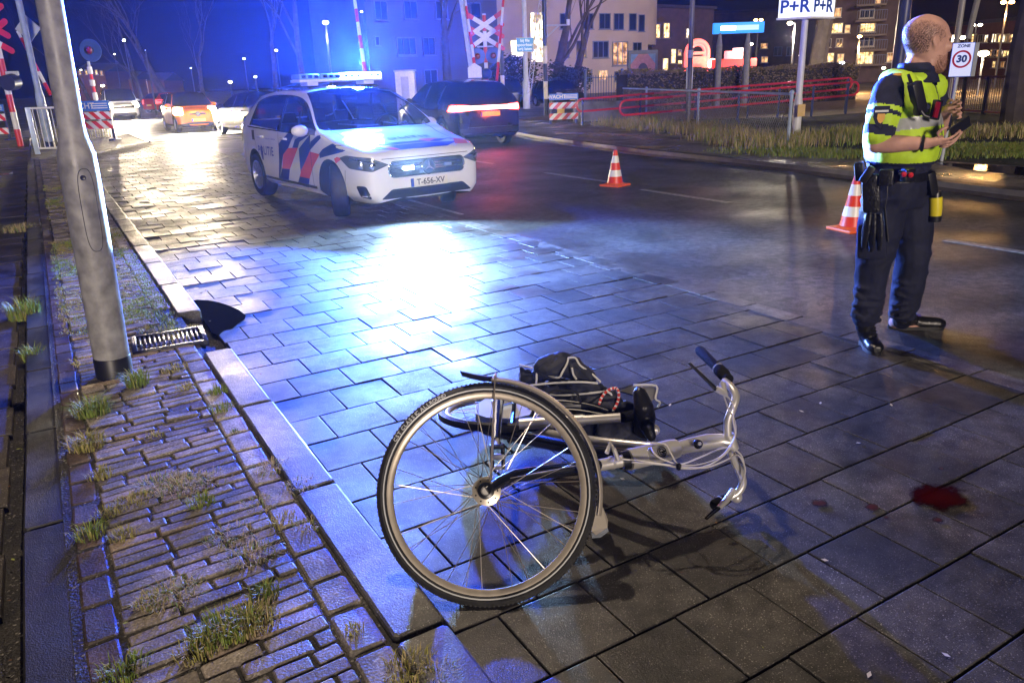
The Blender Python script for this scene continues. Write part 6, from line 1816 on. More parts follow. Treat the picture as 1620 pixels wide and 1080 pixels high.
for p in ([(830, 640, .26), (880, 634, .28), (930, 640, .28), (962, 650, .27)], [(850, 655, .22), (900, 648, .24), (955, 656, .24)], [(862, 632, .30), (868, 622, .32), (884, 618, .33), (910, 620, .33), (918, 634, .29)]): b.tube(smooth_path([G(*q) for q in p], 4), .0055, 8)
b.build('luggage_carrier', M_PLAST, bk, world=True)
b = MB(); b.box(G(905, 644, .22), (.20, .08, .06), Matrix.Rotation(radians(-30), 3, 'Z'), 0, .02); b.box(G(868, 650, .24), (.12, .07, .02), Matrix.Rotation(radians(-30), 3, 'Z'), 1, .006); b.build('battery_case', [pm('case_grey', (.12, .125, .14), .4), M_FSILV], bk, world=True)

# -- the double pannier bag over the carrier
M_BAG = pm('bag_canvas', (0.010, 0.013, 0.032), 0.7, var=0.3, scale=18, bump=.5, bscale=40)
M_PIPE = pm('piping_pale', (0.60, 0.60, 0.60), 0.5, var=0.08)
bg_ = thing('pannier_bag', 'dark double pannier bag with pale piping draped over the fallen bicycle', 'bag', (G(890, 610, .1).x, G(890, 610, .1).y, 0))
b = MB()
b.prism([G(x, y, z) for x, y, z in ((822, 577, .34), (846, 585, .34), (868, 596, .34), (900, 602, .34), (948, 606, .33), (960, 622, .30), (935, 628, .26), (860, 618, .26), (824, 608, .27))], V((.05, .10, -.20)))
limb(b, [(G(860, 582, .36), .045), (G(885, 574, .38), .055), (G(907, 582, .36), .05), (G(930, 598, .33), .04)])
wrinkle(remeshed(b, .009, 3), .006, (16, 16, 16)).build('side_pocket', M_BAG, bg_, world=True, smooth=70, recalc=False)
b = MB()
b.grid([[G(848, 586, .36), G(858, 578, .385), G(880, 562, .42), G(894, 563, .42), G(899, 574, .40), G(900, 590, .37)], [G(860, 590, .37), G(872, 585, .39), G(884, 575, .41), G(900, 569, .415), G(915, 583, .385), G(912, 598, .36)], [G(862, 594, .355), G(878, 594, .36), G(892, 592, .36), G(908, 586, .365), G(935, 592, .345), G(938, 602, .34)]])
f_ = b.build('flap', M_BAG, bg_, world=True, smooth=60); sm = f_.modifiers.new('thick', 'SOLIDIFY'); sm.thickness = .008
sb2 = f_.modifiers.new('soft', 'SUBSURF'); sb2.levels = 2; sb2.render_levels = 2
b = MB()
b.prism([G(x, y, z) for x, y, z in ((840, 610, .31), (900, 604, .33), (948, 605, .33), (972, 616, .31), (986, 634, .27), (976, 650, .25), (940, 640, .26), (880, 632, .25), (845, 622, .26))], V((.02, .06, -.22)))
wrinkle(remeshed(b, .009, 3), .005, (18, 18, 18)).build('middle_panel', M_BAG, bg_, world=True, smooth=70, recalc=False)
b = MB(); b.prism([G(x, y, z) for x, y, z in ((975, 632, .27), (1000, 634, .28), (1022, 650, .24), (1034, 655, .2), (1030, 692, .10), (985, 698, .12), (945, 690, .14), (950, 655, .22))], V((.05, .09, -.08)))
wrinkle(remeshed(b, .009, 3), .006, (16, 16, 16)).build('side_pocket', M_BAG, bg_, world=True, smooth=70, recalc=False)
b = MB(); b.prism([G(x, y, z) for x, y, z in ((980, 618, .30), (1002, 609, .31), (1038, 610, .30), (1036, 630, .27), (1028, 638, .25), (1006, 625, .28))], V((.01, .02, -.015)), 0)
b.build('pocket_lid', pm('bag_lining_grey', (.13, .13, .15), .7, var=.2), bg_, world=True)
for path in ([(822, 577, .345), (846, 584, .35), (849, 596, .34), (848, 607, .31)], [(846, 584, .352), (870, 594, .35), (884, 597, .36), (890, 588, .385), (897, 575, .405), (899, 566, .42)],
             [(899, 566, .42), (910, 566, .415), (918, 578, .39), (935, 590, .36), (950, 604, .34)], [(826, 611, .30), (870, 606, .33), (915, 604, .345), (946, 606, .34)], [(838, 618, .275), (880, 625, .27), (930, 622, .29), (962, 620, .305), (972, 634, .27)],
             [(1002, 609, .315), (1038, 610, .305), (1037, 630, .275), (1044, 636, .26), (1040, 644, .24)], [(905, 582, .40), (907, 592, .37), (912, 600, .352)]):
    b = MB(); b.tube(smooth_path([G(*p) for p in path], 4), .0045, 6); b.build('piping', M_PIPE, bg_, world=True)
cd = thing('elastic_cord', 'red and white speckled elastic cord looped beside the pannier bag', 'cord', (G(965, 635, .25).x, G(965, 635, .25).y, 0))
b = MB(); pth = smooth_path([G(*p) for p in ((948, 640, .26), (952, 628, .29), (962, 617, .32), (974, 614, .33), (979, 622, .32), (977, 636, .28), (970, 650, .25))], 6)
for k in range(len(pth) - 1): b.tube([pth[k], pth[k + 1]], .0058, 8, 1 if k % 3 == 2 else 0)
b.build('loop', [pm('cord_red', (.60, .04, .03), .5), M_WHITE], cd, world=True)
# ================================================================== buildings, trees, lamps beyond the crossing
M_PLAST1 = pm('pale_plaster', (0.38, 0.31, 0.29), 0.8, var=0.10, scale=.6, bump=.2)
M_BRICKD = pm('dark_brick', (0.06, 0.035, 0.028), 0.85, var=0.3, scale=1.5)
M_BRICKR = pm('red_brick', (0.13, 0.045, 0.025), 0.85, var=0.3, scale=1.2)
M_ROOF = pm('roof_dark', (0.03, 0.025, 0.03), 0.8, var=.3)
M_FRAME = pm('window_frame', (0.10, 0.12, 0.20), 0.5, var=.1)
M_FRAMEW = pm('window_frame_light', (0.40, 0.36, 0.30), 0.5, var=.1)
M_PANE = glass('window_pane_dark', (0.012, 0.018, 0.05), .08)
def lit(name, c, s, sc=.9):
    "a lit room behind glass, uneven with furniture and curtains"
    if name in MATS: return MATS[name]
    m, nt, b = _nt(name); L = nt.links; N = nt.nodes
    tc = N.new('ShaderNodeTexCoord'); n = N.new('ShaderNodeTexNoise'); n.inputs['Scale'].default_value = sc; n.inputs['Detail'].default_value = 4; L.new(tc.outputs['Object'], n.inputs['Vector'])
    r = N.new('ShaderNodeValToRGB'); r.color_ramp.elements[0].position = .38; r.color_ramp.elements[1].position = .62
    r.color_ramp.elements[0].color = (c[0] * .12, c[1] * .09, c[2] * .05, 1); r.color_ramp.elements[1].color = (*c, 1)
    L.new(n.outputs['Fac'], r.inputs[0]); L.new(r.outputs[0], b.inputs['Emission Color']); b.inputs['Emission Strength'].default_value = s
    b.inputs['Base Color'].default_value = (.05, .04, .03, 1); b.inputs['Roughness'].default_value = .2
    MATS[name] = m; return m
L_WARM = lit('room_light_warm', (1.0, .66, .26), 3.0, 2.0); L_WHITE = lit('room_light_white', (1.0, .86, .62), 3.6, 1.6); L_DIM = lit('room_light_dim', (1.0, .52, .22), 1.2, 2.0)
def facade(name, label, cat, pl, dl, pr, dr, ptop, mat, wins, back=11, zbot=0, roof=True, group=None):
    A, B = BASE(pl, dl), BASE(pr, dr); u = (B - A); W_ = u.length; u.normalize(); n = V((u.y, -u.x, 0))
    if n.dot(CAMP - A) < 0: n = -n
    t = thing(name, label, cat, ((A + B) / 2)[:], 0, group)
    zt = ZR(A.x, A.y, ptop) if not isinstance(ptop, tuple) else ptop[0]
    b = MB(); b.prism([A + UPZ * zbot, B + UPZ * zbot, B - n * back + UPZ * zbot, A - n * back + UPZ * zbot], UPZ * (zt - zbot)); b.build('wall', mat, t, world=True, smooth=0)
    if roof: b = MB(); b.prism([A + n * .25 - u * .25 + UPZ * zt, B + n * .25 + u * .25 + UPZ * zt, B - n * (back + .2) + u * .25 + UPZ * zt, A - n * (back + .2) - u * .25 + UPZ * zt], UPZ * .35); b.build('roof', M_ROOF, t, world=True, smooth=0)
    def on_(px, py, o=0.0):
        d = ray(px, py); p0 = A + n * o; return CAMP + d * ((p0 - CAMP).dot(n) / d.dot(n))
    for w in wins:
        x0, y0, x1, y1, m, fr, nv = w
        p00, p10, p01 = on_(x0, y1), on_(x1, y1), on_(x0, y0)
        w_ = (p10 - p00).dot(u); z0, z1 = min(p00.z, p10.z), p01.z
        o_ = p00 - UPZ * p00.z
        b = MB(); fw = max(.06, min(.12, w_ * .06))
        Rf = Matrix((u, n, UPZ)).transposed()
        for q in ((0, 1), (1, 1)): b.box(o_ + u * (w_ * q[0]) + UPZ * ((z0 + z1) / 2) + n * .03, (fw, .14, z1 - z0 + fw), Rf)
        for q in (z0, z1): b.box(o_ + u * (w_ / 2) + UPZ * q + n * .032, (w_ - fw, .135, fw), Rf)
        for k in range(1, nv): b.box(o_ + u * (w_ * k / nv) + UPZ * ((z0 + z1) / 2) + n * .025, (fw * .7, .10, z1 - z0 - fw), Rf)
        b.box(o_ + u * (w_ / 2) + UPZ * (z0 - fw) + n * .08, (w_ + .2, .25, .06), Rf)
        f = b.build('window', fr, t, world=True, smooth=0)
        b = MB(); b.box(o_ + u * (w_ / 2) + UPZ * ((z0 + z1) / 2) + n * .012, (w_ - fw, .02, z1 - z0 - fw), Rf); b.build('pane', m, f, world=True, smooth=0)
    return t, on_, u, n
K, Wn = M_PANE, M_FRAME
facade('apartment_building', 'pale plastered building left of the double cross, with blue shade painted into its walls', 'building', 588, 66, 790, 74, (15,), pm('plaster_painted_shade', (.055, .06, .09), .8, var=.1, scale=.6),  # pale plaster with night shade and blue strobe tint put in its colour
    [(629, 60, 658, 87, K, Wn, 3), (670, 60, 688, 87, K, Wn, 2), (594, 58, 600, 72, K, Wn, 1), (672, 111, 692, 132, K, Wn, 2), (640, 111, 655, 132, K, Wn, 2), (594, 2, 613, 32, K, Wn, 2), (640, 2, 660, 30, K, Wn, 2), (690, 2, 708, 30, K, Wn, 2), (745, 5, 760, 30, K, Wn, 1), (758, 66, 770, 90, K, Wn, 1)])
tA, onA, uA, nA = facade('apartment_building', 'pale rounded building with dark windows and a brightly lit stairwell', 'building', 786, 74, 1024, 78, (17.6,), M_PLAST1,
    [(808, 64, 828, 90, L_WHITE, M_FRAMEW, 3), (840, 20, 861, 98, L_WHITE, M_FRAMEW, 3), (912, 65, 927, 91, K, Wn, 2), (938, 66, 962, 91, K, Wn, 3), (969, 67, 992, 103, L_DIM, Wn, 3), (1001, 68, 1014, 96, K, Wn, 2),
     (913, 111, 936, 128, K, Wn, 2), (947, 112, 961, 127, L_DIM, M_FRAMEW, 3), (972, 114, 992, 128, K, Wn, 2), (922, 22, 938, 46, K, Wn, 2), (948, 22, 965, 46, K, Wn, 2), (971, 22, 986, 47, K, Wn, 2), (995, 22, 1006, 48, K, Wn, 1), (1010, 24, 1019, 50, K, Wn, 1), (886, 22, 902, 46, K, Wn, 2), (884, 66, 900, 91, K, Wn, 2)])
# rounded end of that building
Ae = BASE(1024, 78); b = MB(); c_ = Ae - nA * 4.5 - uA * .0
arc = [c_ + nA * (4.5 * cos(t)) + uA * (2.2 * sin(t)) for t in [pi * k / 14 for k in range(15)]]
zb2 = ZR(Ae.x, Ae.y, 71)
b.prism([p + UPZ * zb2 for p in arc], UPZ * (17.55 - zb2)); b.build('rounded_end', M_PLAST1, tA, world=True)
facade('office_block', 'dark block right of the rounded building with a few tall lit windows', 'building', 1030, 92, 1125, 98, 12, M_BRICKD,
    [(1037, 39, 1043, 60, L_WARM, M_FRAMEW, 1), (1049, 37, 1058, 60, L_WARM, M_FRAMEW, 2), (1048, 93, 1056, 112, L_WARM, M_FRAMEW, 1), (1061, 78, 1068, 100, L_WARM, M_FRAMEW, 1), (1072, 79, 1077, 88, L_DIM, M_FRAMEW, 1), (1072, 96, 1080, 101, L_WARM, M_FRAMEW, 2), (1085, 46, 1093, 60, L_WHITE, M_FRAMEW, 1)])
facade('office_block', 'unlit dark block behind the blue station sign with two dim windows', 'building', 1126, 105, 1284, 105, 22, M_BRICKD,
    [(1203, 69, 1214, 77, L_DIM, M_FRAMEW, 2), (1204, 90, 1214, 99, L_DIM, M_FRAMEW, 2), (1224, 75, 1236, 88, K, Wn, 2), (1244, 75, 1254, 88, K, Wn, 2)])
tC, onC, uC, nC = facade('apartment_building', 'tall dark flats with yellow lit rooms and stacked balconies', 'building', 1284, 82, 1412, 80, (30,), M_BRICKD,
    [(1290, 40, 1299, 55, L_DIM, M_FRAMEW, 2), (1312, 38, 1332, 52, L_WARM, M_FRAMEW, 3), (1360, 38, 1384, 50, L_WARM, M_FRAMEW, 3), (1292, 87, 1296, 98, L_WARM, M_FRAMEW, 1), (1300, 85, 1318, 98, L_WARM, M_FRAMEW, 4), (1354, 83, 1380, 101, L_WARM, M_FRAMEW, 4), (1384, 0, 1392, 10, L_DIM, M_FRAMEW, 3), (1358, 60, 1382, 73, K, M_FRAMEW, 3), (1297, 62, 1302, 76, L_DIM, M_FRAMEW, 1), (1402, 84, 1412, 98, L_DIM, M_FRAMEW, 2), (1336, 40, 1344, 52, L_DIM, M_FRAMEW, 1), (1322, 62, 1332, 74, K, M_FRAMEW, 2), (1324, 86, 1334, 98, L_DIM, M_FRAMEW, 2), (1360, 16, 1382, 28, K, M_FRAMEW, 3), (1310, 14, 1330, 27, L_DIM, M_FRAMEW, 3), (1292, 14, 1300, 27, K, M_FRAMEW, 1), (1306, 62, 1314, 75, K, M_FRAMEW, 1)])
for y in (11, 35, 58, 81, 104):
    p = onC(1352, y); q = onC(1398, y); w_ = (q - p).dot(uC); o_ = p
    Rf = Matrix((uC, nC, UPZ)).transposed()
    b = MB(); b.box(o_ + uC * (w_ / 2) + nC * .8, (w_, 1.5, .18), Rf); bl = b.build('balcony', pm('balcony_concrete', (.16, .12, .10), .8), tC, world=True, smooth=0)
    b = MB(); b.box(o_ + uC * (w_ / 2) + nC * 1.5 + UPZ * .95, (w_, .04, .05), Rf)
    for k in range(13): b.box(o_ + uC * (w_ * k / 12) + nC * 1.5 + UPZ * .52, (.03, .03, .84), Rf)
    b.build('balustrade', M_FRAME, bl, world=True, smooth=0)
rw = random.Random(3); wD = []
for y0, y1, x0 in ((55, 67, 1572), (80, 88, 1570), (97, 107, 1570), (55, 67, 1505), (80, 90, 1530)):
    x = x0
    while x < 1640: wD.append((x, y0 + rw.uniform(-1, 1), x + rw.uniform(4, 8), y1, rw.choice([L_WARM, L_DIM, L_WARM, K, L_WHITE]), M_FRAMEW, 2)); x += rw.uniform(9, 13)
facade('apartment_building', 'red brick flats at the far right with rows of lit windows', 'building', 1488, 84, 1660, 72, 43, M_BRICKR, wD)
facade('apartment_building', 'dim flats between the dark mast and the officer', 'building', 1412, 100, 1500, 100, 60, M_BRICKR, [(1504 - 12, 66, 1504 - 6, 74, L_WARM, M_FRAMEW, 1), (1478, 70, 1484, 78, L_DIM, M_FRAMEW, 1)])
# houses far up the road
for i, (x0, x1, d, top, lb, wl) in enumerate(((118, 172, 118, 105, 'low dark house with a row of small lit windows left of the white van', [(126, 112, 129, 118, L_WARM), (136, 111, 139, 118, L_WARM), (160, 112, 163, 119, L_DIM), (152, 111, 155, 118, L_WARM), (143, 126, 147, 134, L_DIM)]),
        (190, 212, 125, 118, 'small gabled house with a warm lit front behind the white van', [(197, 134, 207, 150, L_WARM)]), (214, 262, 130, 120, 'dark terrace with one red lit window behind the bare trees', [(230, 122, 236, 150, L_DIM), (250, 132, 254, 142, L_DIM), (221, 134, 227, 138, L_WHITE)]))):
    t, on_, u_, n_ = facade('house', lb, 'house', x0, d, x1, d, top + 8, pm('house_brick', (.12, .045, .04), .85), [(a, b2, c2, d2, m, M_FRAMEW, 1) for a, b2, c2, d2, m in wl], 8, roof=False)
    p, q = on_(x0, top + 8), on_(x1, top + 8); rg = ((p + q) / 2 - n_ * 4); rg.z = ZR(rg.x, rg.y, top - 5)
    b = MB(); rr1 = (q - p) / 2
    A_, B_, C_, D_ = p + n_ * .3, q + n_ * .3, q - n_ * 8.3, p - n_ * 8.3; E_, F_ = rg - rr1, rg + rr1
    b.face([A_, B_, F_, E_]); b.face([C_, D_, E_, F_]); b.face([B_, C_, F_]); b.face([D_, A_, E_]); b.build('roof', M_ROOF, t, world=True, smooth=0)
# glass stair tower lit white
t, on_, u_, n_ = facade('glass_tower', 'tall glass stairwell lit white beside the raised barrier arm', 'tower', 528, 72, 560, 72, (16.5,), pm('tower_frame', (.12, .13, .2), .6), [])
for x0, x1 in ((532, 539), (543, 556)):
    b = MB(); p, q, r_ = on_(x0, 80, .05), on_(x1, 80, .05), on_(x0, 10, .05); b.prism([p, q, q + UPZ * (r_.z - p.z), p + UPZ * (r_.z - p.z)], n_ * .05); pn = b.build('window', em('stairwell_white', (.85, .93, 1.0), 2.2), t, world=True, smooth=0)
    b = MB()
    for k in range(7): b.box((p + q) / 2 + n_ * .08 + UPZ * ((r_.z - p.z) * k / 6), ((q - p).length, .06, .10), Matrix((u_, n_, UPZ)).transposed())
    b.build('glazing_bars', M_FRAME, pn, world=True, smooth=0)
# white relay cabinet behind the police car
cb = BASE(642, 30); t = thing('relay_cabinet', 'white trackside cabinet right behind the police car roof', 'cabinet', cb)
b = MB(); R3 = Matrix((CAMR, CAMF, UPZ)).transposed(); zc1 = ZR(cb.x, cb.y, 113); b.box(cb + UPZ * (zc1 / 2), (.75, .5, zc1), R3, 0, .02); b.build('case', M_WHITE, t, world=True)
b = MB(); b.box(cb + UPZ * (zc1 + .02), (.82, .58, .06), R3, 0, .01); b.build('lid', M_GREYP, t, world=True)
b = MB(); b.box(cb - CAMF * .262 + UPZ * (zc1 * .5), (.30, .02, zc1 * .8), R3, 0, .004); b.build('door', M_GREYP, t, world=True)

# -- bare trees
M_BARK = pm('bark', (0.05, 0.04, 0.034), 0.9, var=.35, scale=3, bump=.7, bscale=14)
def tree(px, dep, h, r, label, seed, lean=(0, 0), fork=.35, depth=6, spread=.62, group='bare trees round the crossing', base=None):
    rn = random.Random(seed); bs = base or BASE(px, dep)
    t = thing('bare_tree', label, 'tree', bs, 0, group)
    tr, cr = MB(), MB()
    def grow(p, d, ln, rad, lv, mb):
        n = 4 if lv < 3 else 3; pts = [p]; rs = [rad]; q = p.copy(); dd = d.copy()
        for k in range(n):
            dd = (dd + V((rn.uniform(-1, 1), rn.uniform(-1, 1), rn.uniform(-.4, .7))) * (.10 + .05 * lv)).normalized(); q = q + dd * (ln / n); pts.append(q); rs.append(rad * (1 - .45 * (k + 1) / n))
        mb.tube(pts, rs, 9 if lv == 0 else (5 if lv < 3 else 3), cap=lv < 2)
        if lv >= depth: return
        for k in range(3 if lv < 4 else 2 + (rn.random() < .6)):
            at = pts[-1] if k == 0 else pts[rn.randint(2, n)]
            u_, w_ = basis(dd); a = rn.uniform(0, 2 * pi); s = spread * rn.uniform(.6, 1.25) * (.5 if k == 0 else 1)
            nd = (dd + (u_ * cos(a) + w_ * sin(a)) * s + V((0, 0, .10))).normalized()
            grow(at, nd, ln * rn.uniform(.62, .86), rs[-1] * (.86 if k == 0 else .62), lv + 1, cr)
    grow(V((0, 0, -.1)), V((lean[0], lean[1], 1)).normalized(), h * fork, r, 0, tr)
    tr.build('trunk', M_BARK, t, recalc=False); cr.build('crown', M_BARK, t, recalc=False)
    return t
tree(268, 66, 15, .42, 'large bare tree leaning left behind the orange hatchback', 11, (-.35, 0), .30)
tree(226, 80, 13, .28, 'slim bare tree behind the white van roof', 5, (-.2, 0), .33)
tree(322, 95, 16, .30, 'thin bare tree far behind the dark estate car', 8)
tree(150, 62, 9, .20, 'low spreading bare tree above the round warning lamp', 21, (-.3, 0), .42)
tree(486, 52, 17, .26, 'bare tree with a pale trunk left of the glass stairwell', 14, (-.05, 0), .40)
tree(436, 85, 18, .35, 'faint bare tree between the street lamps left of the stairwell', 30)
tree(708, 58, 17, .40, 'bare tree in front of the pale building left of the double cross', 17, (.05, 0), .36)
tree(872, 50, 15, .42, 'dark forked tree between the banded mast and the pale rounded building', 23, (.30, 0), .34)
tree(896, 54, 14, .34, 'dark bent tree just right of the forked tree', 29, (.45, 0), .36)
tree(1290, 50, 18, .62, 'thick dark trunk behind the P+R column', 41, (.05, 0), .55)
tb = BASE(1618, 19); tree(1618, 19, 16, .30, 'rough tree trunk cut off by the right edge', 51, (-.02, 0), .5, 3, base=tb)

# -- hedge, shrubs and the bars beside them
M_LEAF = pm('winter_leaf', (0.17, 0.125, 0.06), 0.8, var=.5, scale=5)
M_LEAFD = pm('evergreen_leaf', (0.012, 0.018, 0.014), 0.8, var=.5, scale=5)
def leafy(mb, inside, n, size, rn, mi=0):
    for _ in range(n):
        p = inside(rn); a = rn.uniform(0, 2 * pi); d = V((cos(a), sin(a), rn.uniform(-.6, .9))).normalized(); u_, w_ = basis(d); s = size * rn.uniform(.6, 1.3)
        mb.face([p - u_ * s * .5, p + d * s * .2 + w_ * s * .3, p + u_ * s * .6, p - w_ * s * .3], mi)
rn = random.Random(5)
A, B = BASE(984, 33), BASE(1348, 39); u_ = (B - A).normalized(); n_ = V((u_.y, -u_.x, 0)); ln = (B - A).length; hh = 1.75
t = thing('hedge', 'long clipped brown hedge behind the red handrails', 'hedge', A)
b = MB(); b.box((A + B) / 2 + UPZ * .80, (ln, .8, 1.6), Matrix((u_, -n_ if n_.z else V((-u_.y, u_.x, 0)), UPZ)).transposed()); b.build('stems', pm('hedge_core', (.02, .016, .010), .95), t, world=True)
def inh(r):
    x = r.uniform(0, ln); y = r.choice((-1, 1)) * r.uniform(.34, .52) if r.random() < .6 else r.uniform(-.5, .5); z = r.uniform(.1, hh) if abs(y) > .33 else r.uniform(1.5, hh + .06 * r.random())
    return A + u_ * x + n_ * y + UPZ * (z + .05 * sin(x * 2.1))
b = MB(); leafy(b, inh, 15000, .10, rn); b.build('foliage', M_LEAF, t, world=True, smooth=0, recalc=False)
def shrub(px, dep, rx, h, label, seed):
    r = random.Random(seed); bs = BASE(px, dep); t = thing('shrub', label, 'shrub', bs, 0, 'dark shrubs by the lattice mast')
    lobes = [(V((r.uniform(-.6, .6) * rx, r.uniform(-.5, .5) * rx, h * r.uniform(.35, .72))), r.uniform(.38, .6) * rx) for _ in range(9)]
    def ins(q):
        c, rr = q.choice(lobes); a = q.uniform(0, 2 * pi); z = q.uniform(-1, 1); k = sqrt(1 - z * z); return c + V((k * cos(a), k * sin(a), z)) * rr * q.uniform(.8, 1.08)
    b = MB(); leafy(b, ins, 2600, .16, r); b.build('foliage', M_LEAFD, t, smooth=0, recalc=False)
    b = MB()
    for c, rr in lobes: b.tube([V((0, 0, 0)), c * .5, c], [.07, .05, .02], 5)
    b.build('stems', M_BARK, t)
shrub(808, 47, 2.0, 3.0, 'dark rounded shrub under the lit window left of the notice', 3); shrub(892, 46, 1.5, 2.5, 'dark rounded shrub right of the banded mast', 4)
A, B = BASE(926, 36), BASE(984, 36); t = thing('bar_fence', 'blue steel bar fence left of the hedge', 'fence', A); u_ = B - A
z1, z0 = ZR(A.x, A.y, 120), .1
b = MB()
for k in range(15): b.tube([A + u_ * (k / 14) + UPZ * z0, A + u_ * (k / 14) + UPZ * z1], .018, 5)
for z in (.2, z1 - .1): b.tube([A + UPZ * z, B + UPZ * z], .02, 5)
b.build('bars', pm('fence_blue', (.05, .08, .22), .5), t, world=True)
for k in (0, 1): b = MB(); b.tube([A + u_ * k, A + u_ * k + UPZ * (z1 + .15)], .07, 8); b.ball(A + u_ * k + UPZ * (z1 + .18), .09, 8); b.build('post', MATS['fence_blue'], t, world=True)

# -- station sign, mural panels, red arch
cb = BASE(1162, 34); t = thing('station_sign', 'long backlit blue sign on two grey posts', 'sign', cb)
a = AT(1128, 45, 34); e = AT(1208, 45, 34); z0, z1 = AT(1168, 53, 34).z, AT(1168, 36, 34).z; c_ = (a + e) / 2; w_ = (e - a).length
uu = V((e.x - a.x, e.y - a.y, 0)).normalized(); Rs = Matrix((uu, V((-uu.y, uu.x, 0)), UPZ)).transposed(); c_.z = (z0 + z1) / 2
b = MB(); b.box(c_, (w_, .22, z1 - z0), Rs, 0, .02); b.build('box', em('sign_box_blue', (.02, .30, 1.0), .75), t, world=True)
fn = V((uu.y, -uu.x, 0)); fn = fn if fn.dot(CAMP - c_) > 0 else -fn
b = MB(); b.box(c_ + fn * .115 - uu * w_ * .21, (w_ * .30, .01, (z1 - z0) * .42), Rs); b.build('lit_panel', em('sign_panel_white', (.9, 1, 1), 2.5), t, world=True)
b = MB(); b.box(c_ + fn * .115 + uu * w_ * .17, (w_ * .44, .01, (z1 - z0) * .46), Rs); b.build('pale_panel', em('sign_panel_pale', (.45, .72, .75), .6), t, world=True)
for px in (1139, 1184):
    p = AT(px, 53, 34); b = MB(); b.tube([(p.x, p.y, 0), (p.x, p.y, p.z - .5), (p.x, p.y, p.z)], [.16, .13, .06], 10); b.build('post', pm('post_grey', (.22, .22, .26), .5), t, world=True)
cb = BASE(1017, 42); t = thing('mural_panel', 'low dark kiosk wall with a pink and blue arched pattern beside the hedge', 'panel', cb)
a, e = AT(994, 112, 42), AT(1040, 112, 42); zt_ = AT(1017, 80, 42).z; uu = V((e.x - a.x, e.y - a.y, 0)).normalized(); w_ = (e - a).length; fn = V((uu.y, -uu.x, 0)); fn = fn if fn.dot(CAMP - a) > 0 else -fn
o_ = V((a.x, a.y, 0))
b = MB(); b.prism([o_, o_ + uu * w_, o_ + uu * w_ + UPZ * zt_, o_ + UPZ * zt_], -fn * .4); b.build('board', M_DKBLUE, t, world=True, smooth=0)
def pt(x, y, k): return o_ + uu * (w_ * x) + UPZ * (zt_ * y) + fn * (.004 * k)
b = MB()
def poly(P_, mi, k): b.face([pt(x, y, k) for x, y in P_], mi)
poly([(.08, .42), (.92, .42), (.92, .93), (.08, .93)], 0, 1); poly([(.08, .93), (.08, .75), (.34, .93)], 1, 2); poly([(.92, .93), (.66, .93), (.92, .75)], 1, 2)
poly([(.5 + .19 * cos(q), .60 + .17 * sin(q)) for q in [pi * k / 12 for k in range(13)]] + [(.31, .50), (.69, .50)], 2, 3); poly([(.30, .46), (.70, .46), (.5, .53)], 3, 4); poly([(.12, .45), (.26, .45), (.19, .56)], 3, 4); poly([(.74, .45), (.88, .45), (.81, .56)], 3, 4)
b.build('painting', [pm('mural_pink', (.38, .16, .22), .6), pm('mural_blue', (.12, .22, .50), .6), pm('mural_dark', (.04, .03, .07), .6), pm('mural_pale', (.45, .40, .60), .6)], t, world=True, smooth=0, recalc=False)
cb = BASE(1612, 30); t = thing('mural_panel', 'blue and orange painted panel at the right edge behind the bar railing', 'panel', cb)
a, e = AT(1600, 116, 30), AT(1640, 112, 30); zt_ = AT(1612, 86, 30).z; uu = V((e.x - a.x, e.y - a.y, 0)).normalized(); w_ = (e - a).length; fn = V((uu.y, -uu.x, 0)); fn = fn if fn.dot(CAMP - a) > 0 else -fn; o_ = V((a.x, a.y, 0))
b = MB(); b.prism([o_, o_ + uu * w_, o_ + uu * w_ + UPZ * zt_, o_ + UPZ * zt_], -fn * .4); b.build('board', M_DKBLUE, t, world=True, smooth=0)
b = MB(); poly([(.1, .4), (1, .4), (1, .96), (.1, .96)], 0, 1); poly([(.1, .96), (.1, .6), (.4, .96)], 1, 2); poly([(.45, .96), (.75, .6), (1, .96)], 1, 2); poly([(.1, .4), (.1, .75), (.5, .75), (.8, .4)], 2, 3)
b.build('painting', [MATS['mural_blue'], pm('mural_orange', (.40, .12, .06), .6), pm('mural_deep_blue', (.03, .08, .35), .6)], t, world=True, smooth=0, recalc=False)
cb = BASE(1100, 48); t = thing('lit_arch', 'red lit arched entrance above the hedge', 'arch', cb)
a, e = AT(1082, 112, 48), AT(1122, 112, 48); c_ = (a + e) / 2; uu = V((e.x - a.x, e.y - a.y, 0)).normalized(); hw = (e - a).length / 2 * .82; ztp = AT(1100, 66, 48).z; zsp = ztp - hw
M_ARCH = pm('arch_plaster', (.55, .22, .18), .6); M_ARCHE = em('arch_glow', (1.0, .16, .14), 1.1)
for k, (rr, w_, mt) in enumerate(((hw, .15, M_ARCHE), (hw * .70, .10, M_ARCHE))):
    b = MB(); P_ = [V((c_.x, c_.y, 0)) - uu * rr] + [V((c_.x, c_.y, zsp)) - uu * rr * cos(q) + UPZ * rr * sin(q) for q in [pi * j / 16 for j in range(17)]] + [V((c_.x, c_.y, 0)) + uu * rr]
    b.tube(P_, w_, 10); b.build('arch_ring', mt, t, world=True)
fnn = V((uu.y, -uu.x, 0)); fnn = fnn if fnn.dot(CAMP - c_) > 0 else -fnn
b = MB(); b.box(V((c_.x, c_.y, zsp * .98)), (hw * 1.5, .3, .18), Matrix((uu, -fnn, UPZ)).transposed()); b.box(V((c_.x, c_.y, 2.2)), (hw * 1.7, .5, .7), Matrix((uu, -fnn, UPZ)).transposed()); b.build('beam', M_ARCH, t, world=True)
for s in (-1, 1): b = MB(); b.box(V((c_.x, c_.y, zsp * .5)) + uu * s * hw * 1.02 - fnn * .3, (.35, .35, zsp), Matrix((uu, -fnn, UPZ)).transposed()); b.build('pier', M_ARCH, t, world=True)
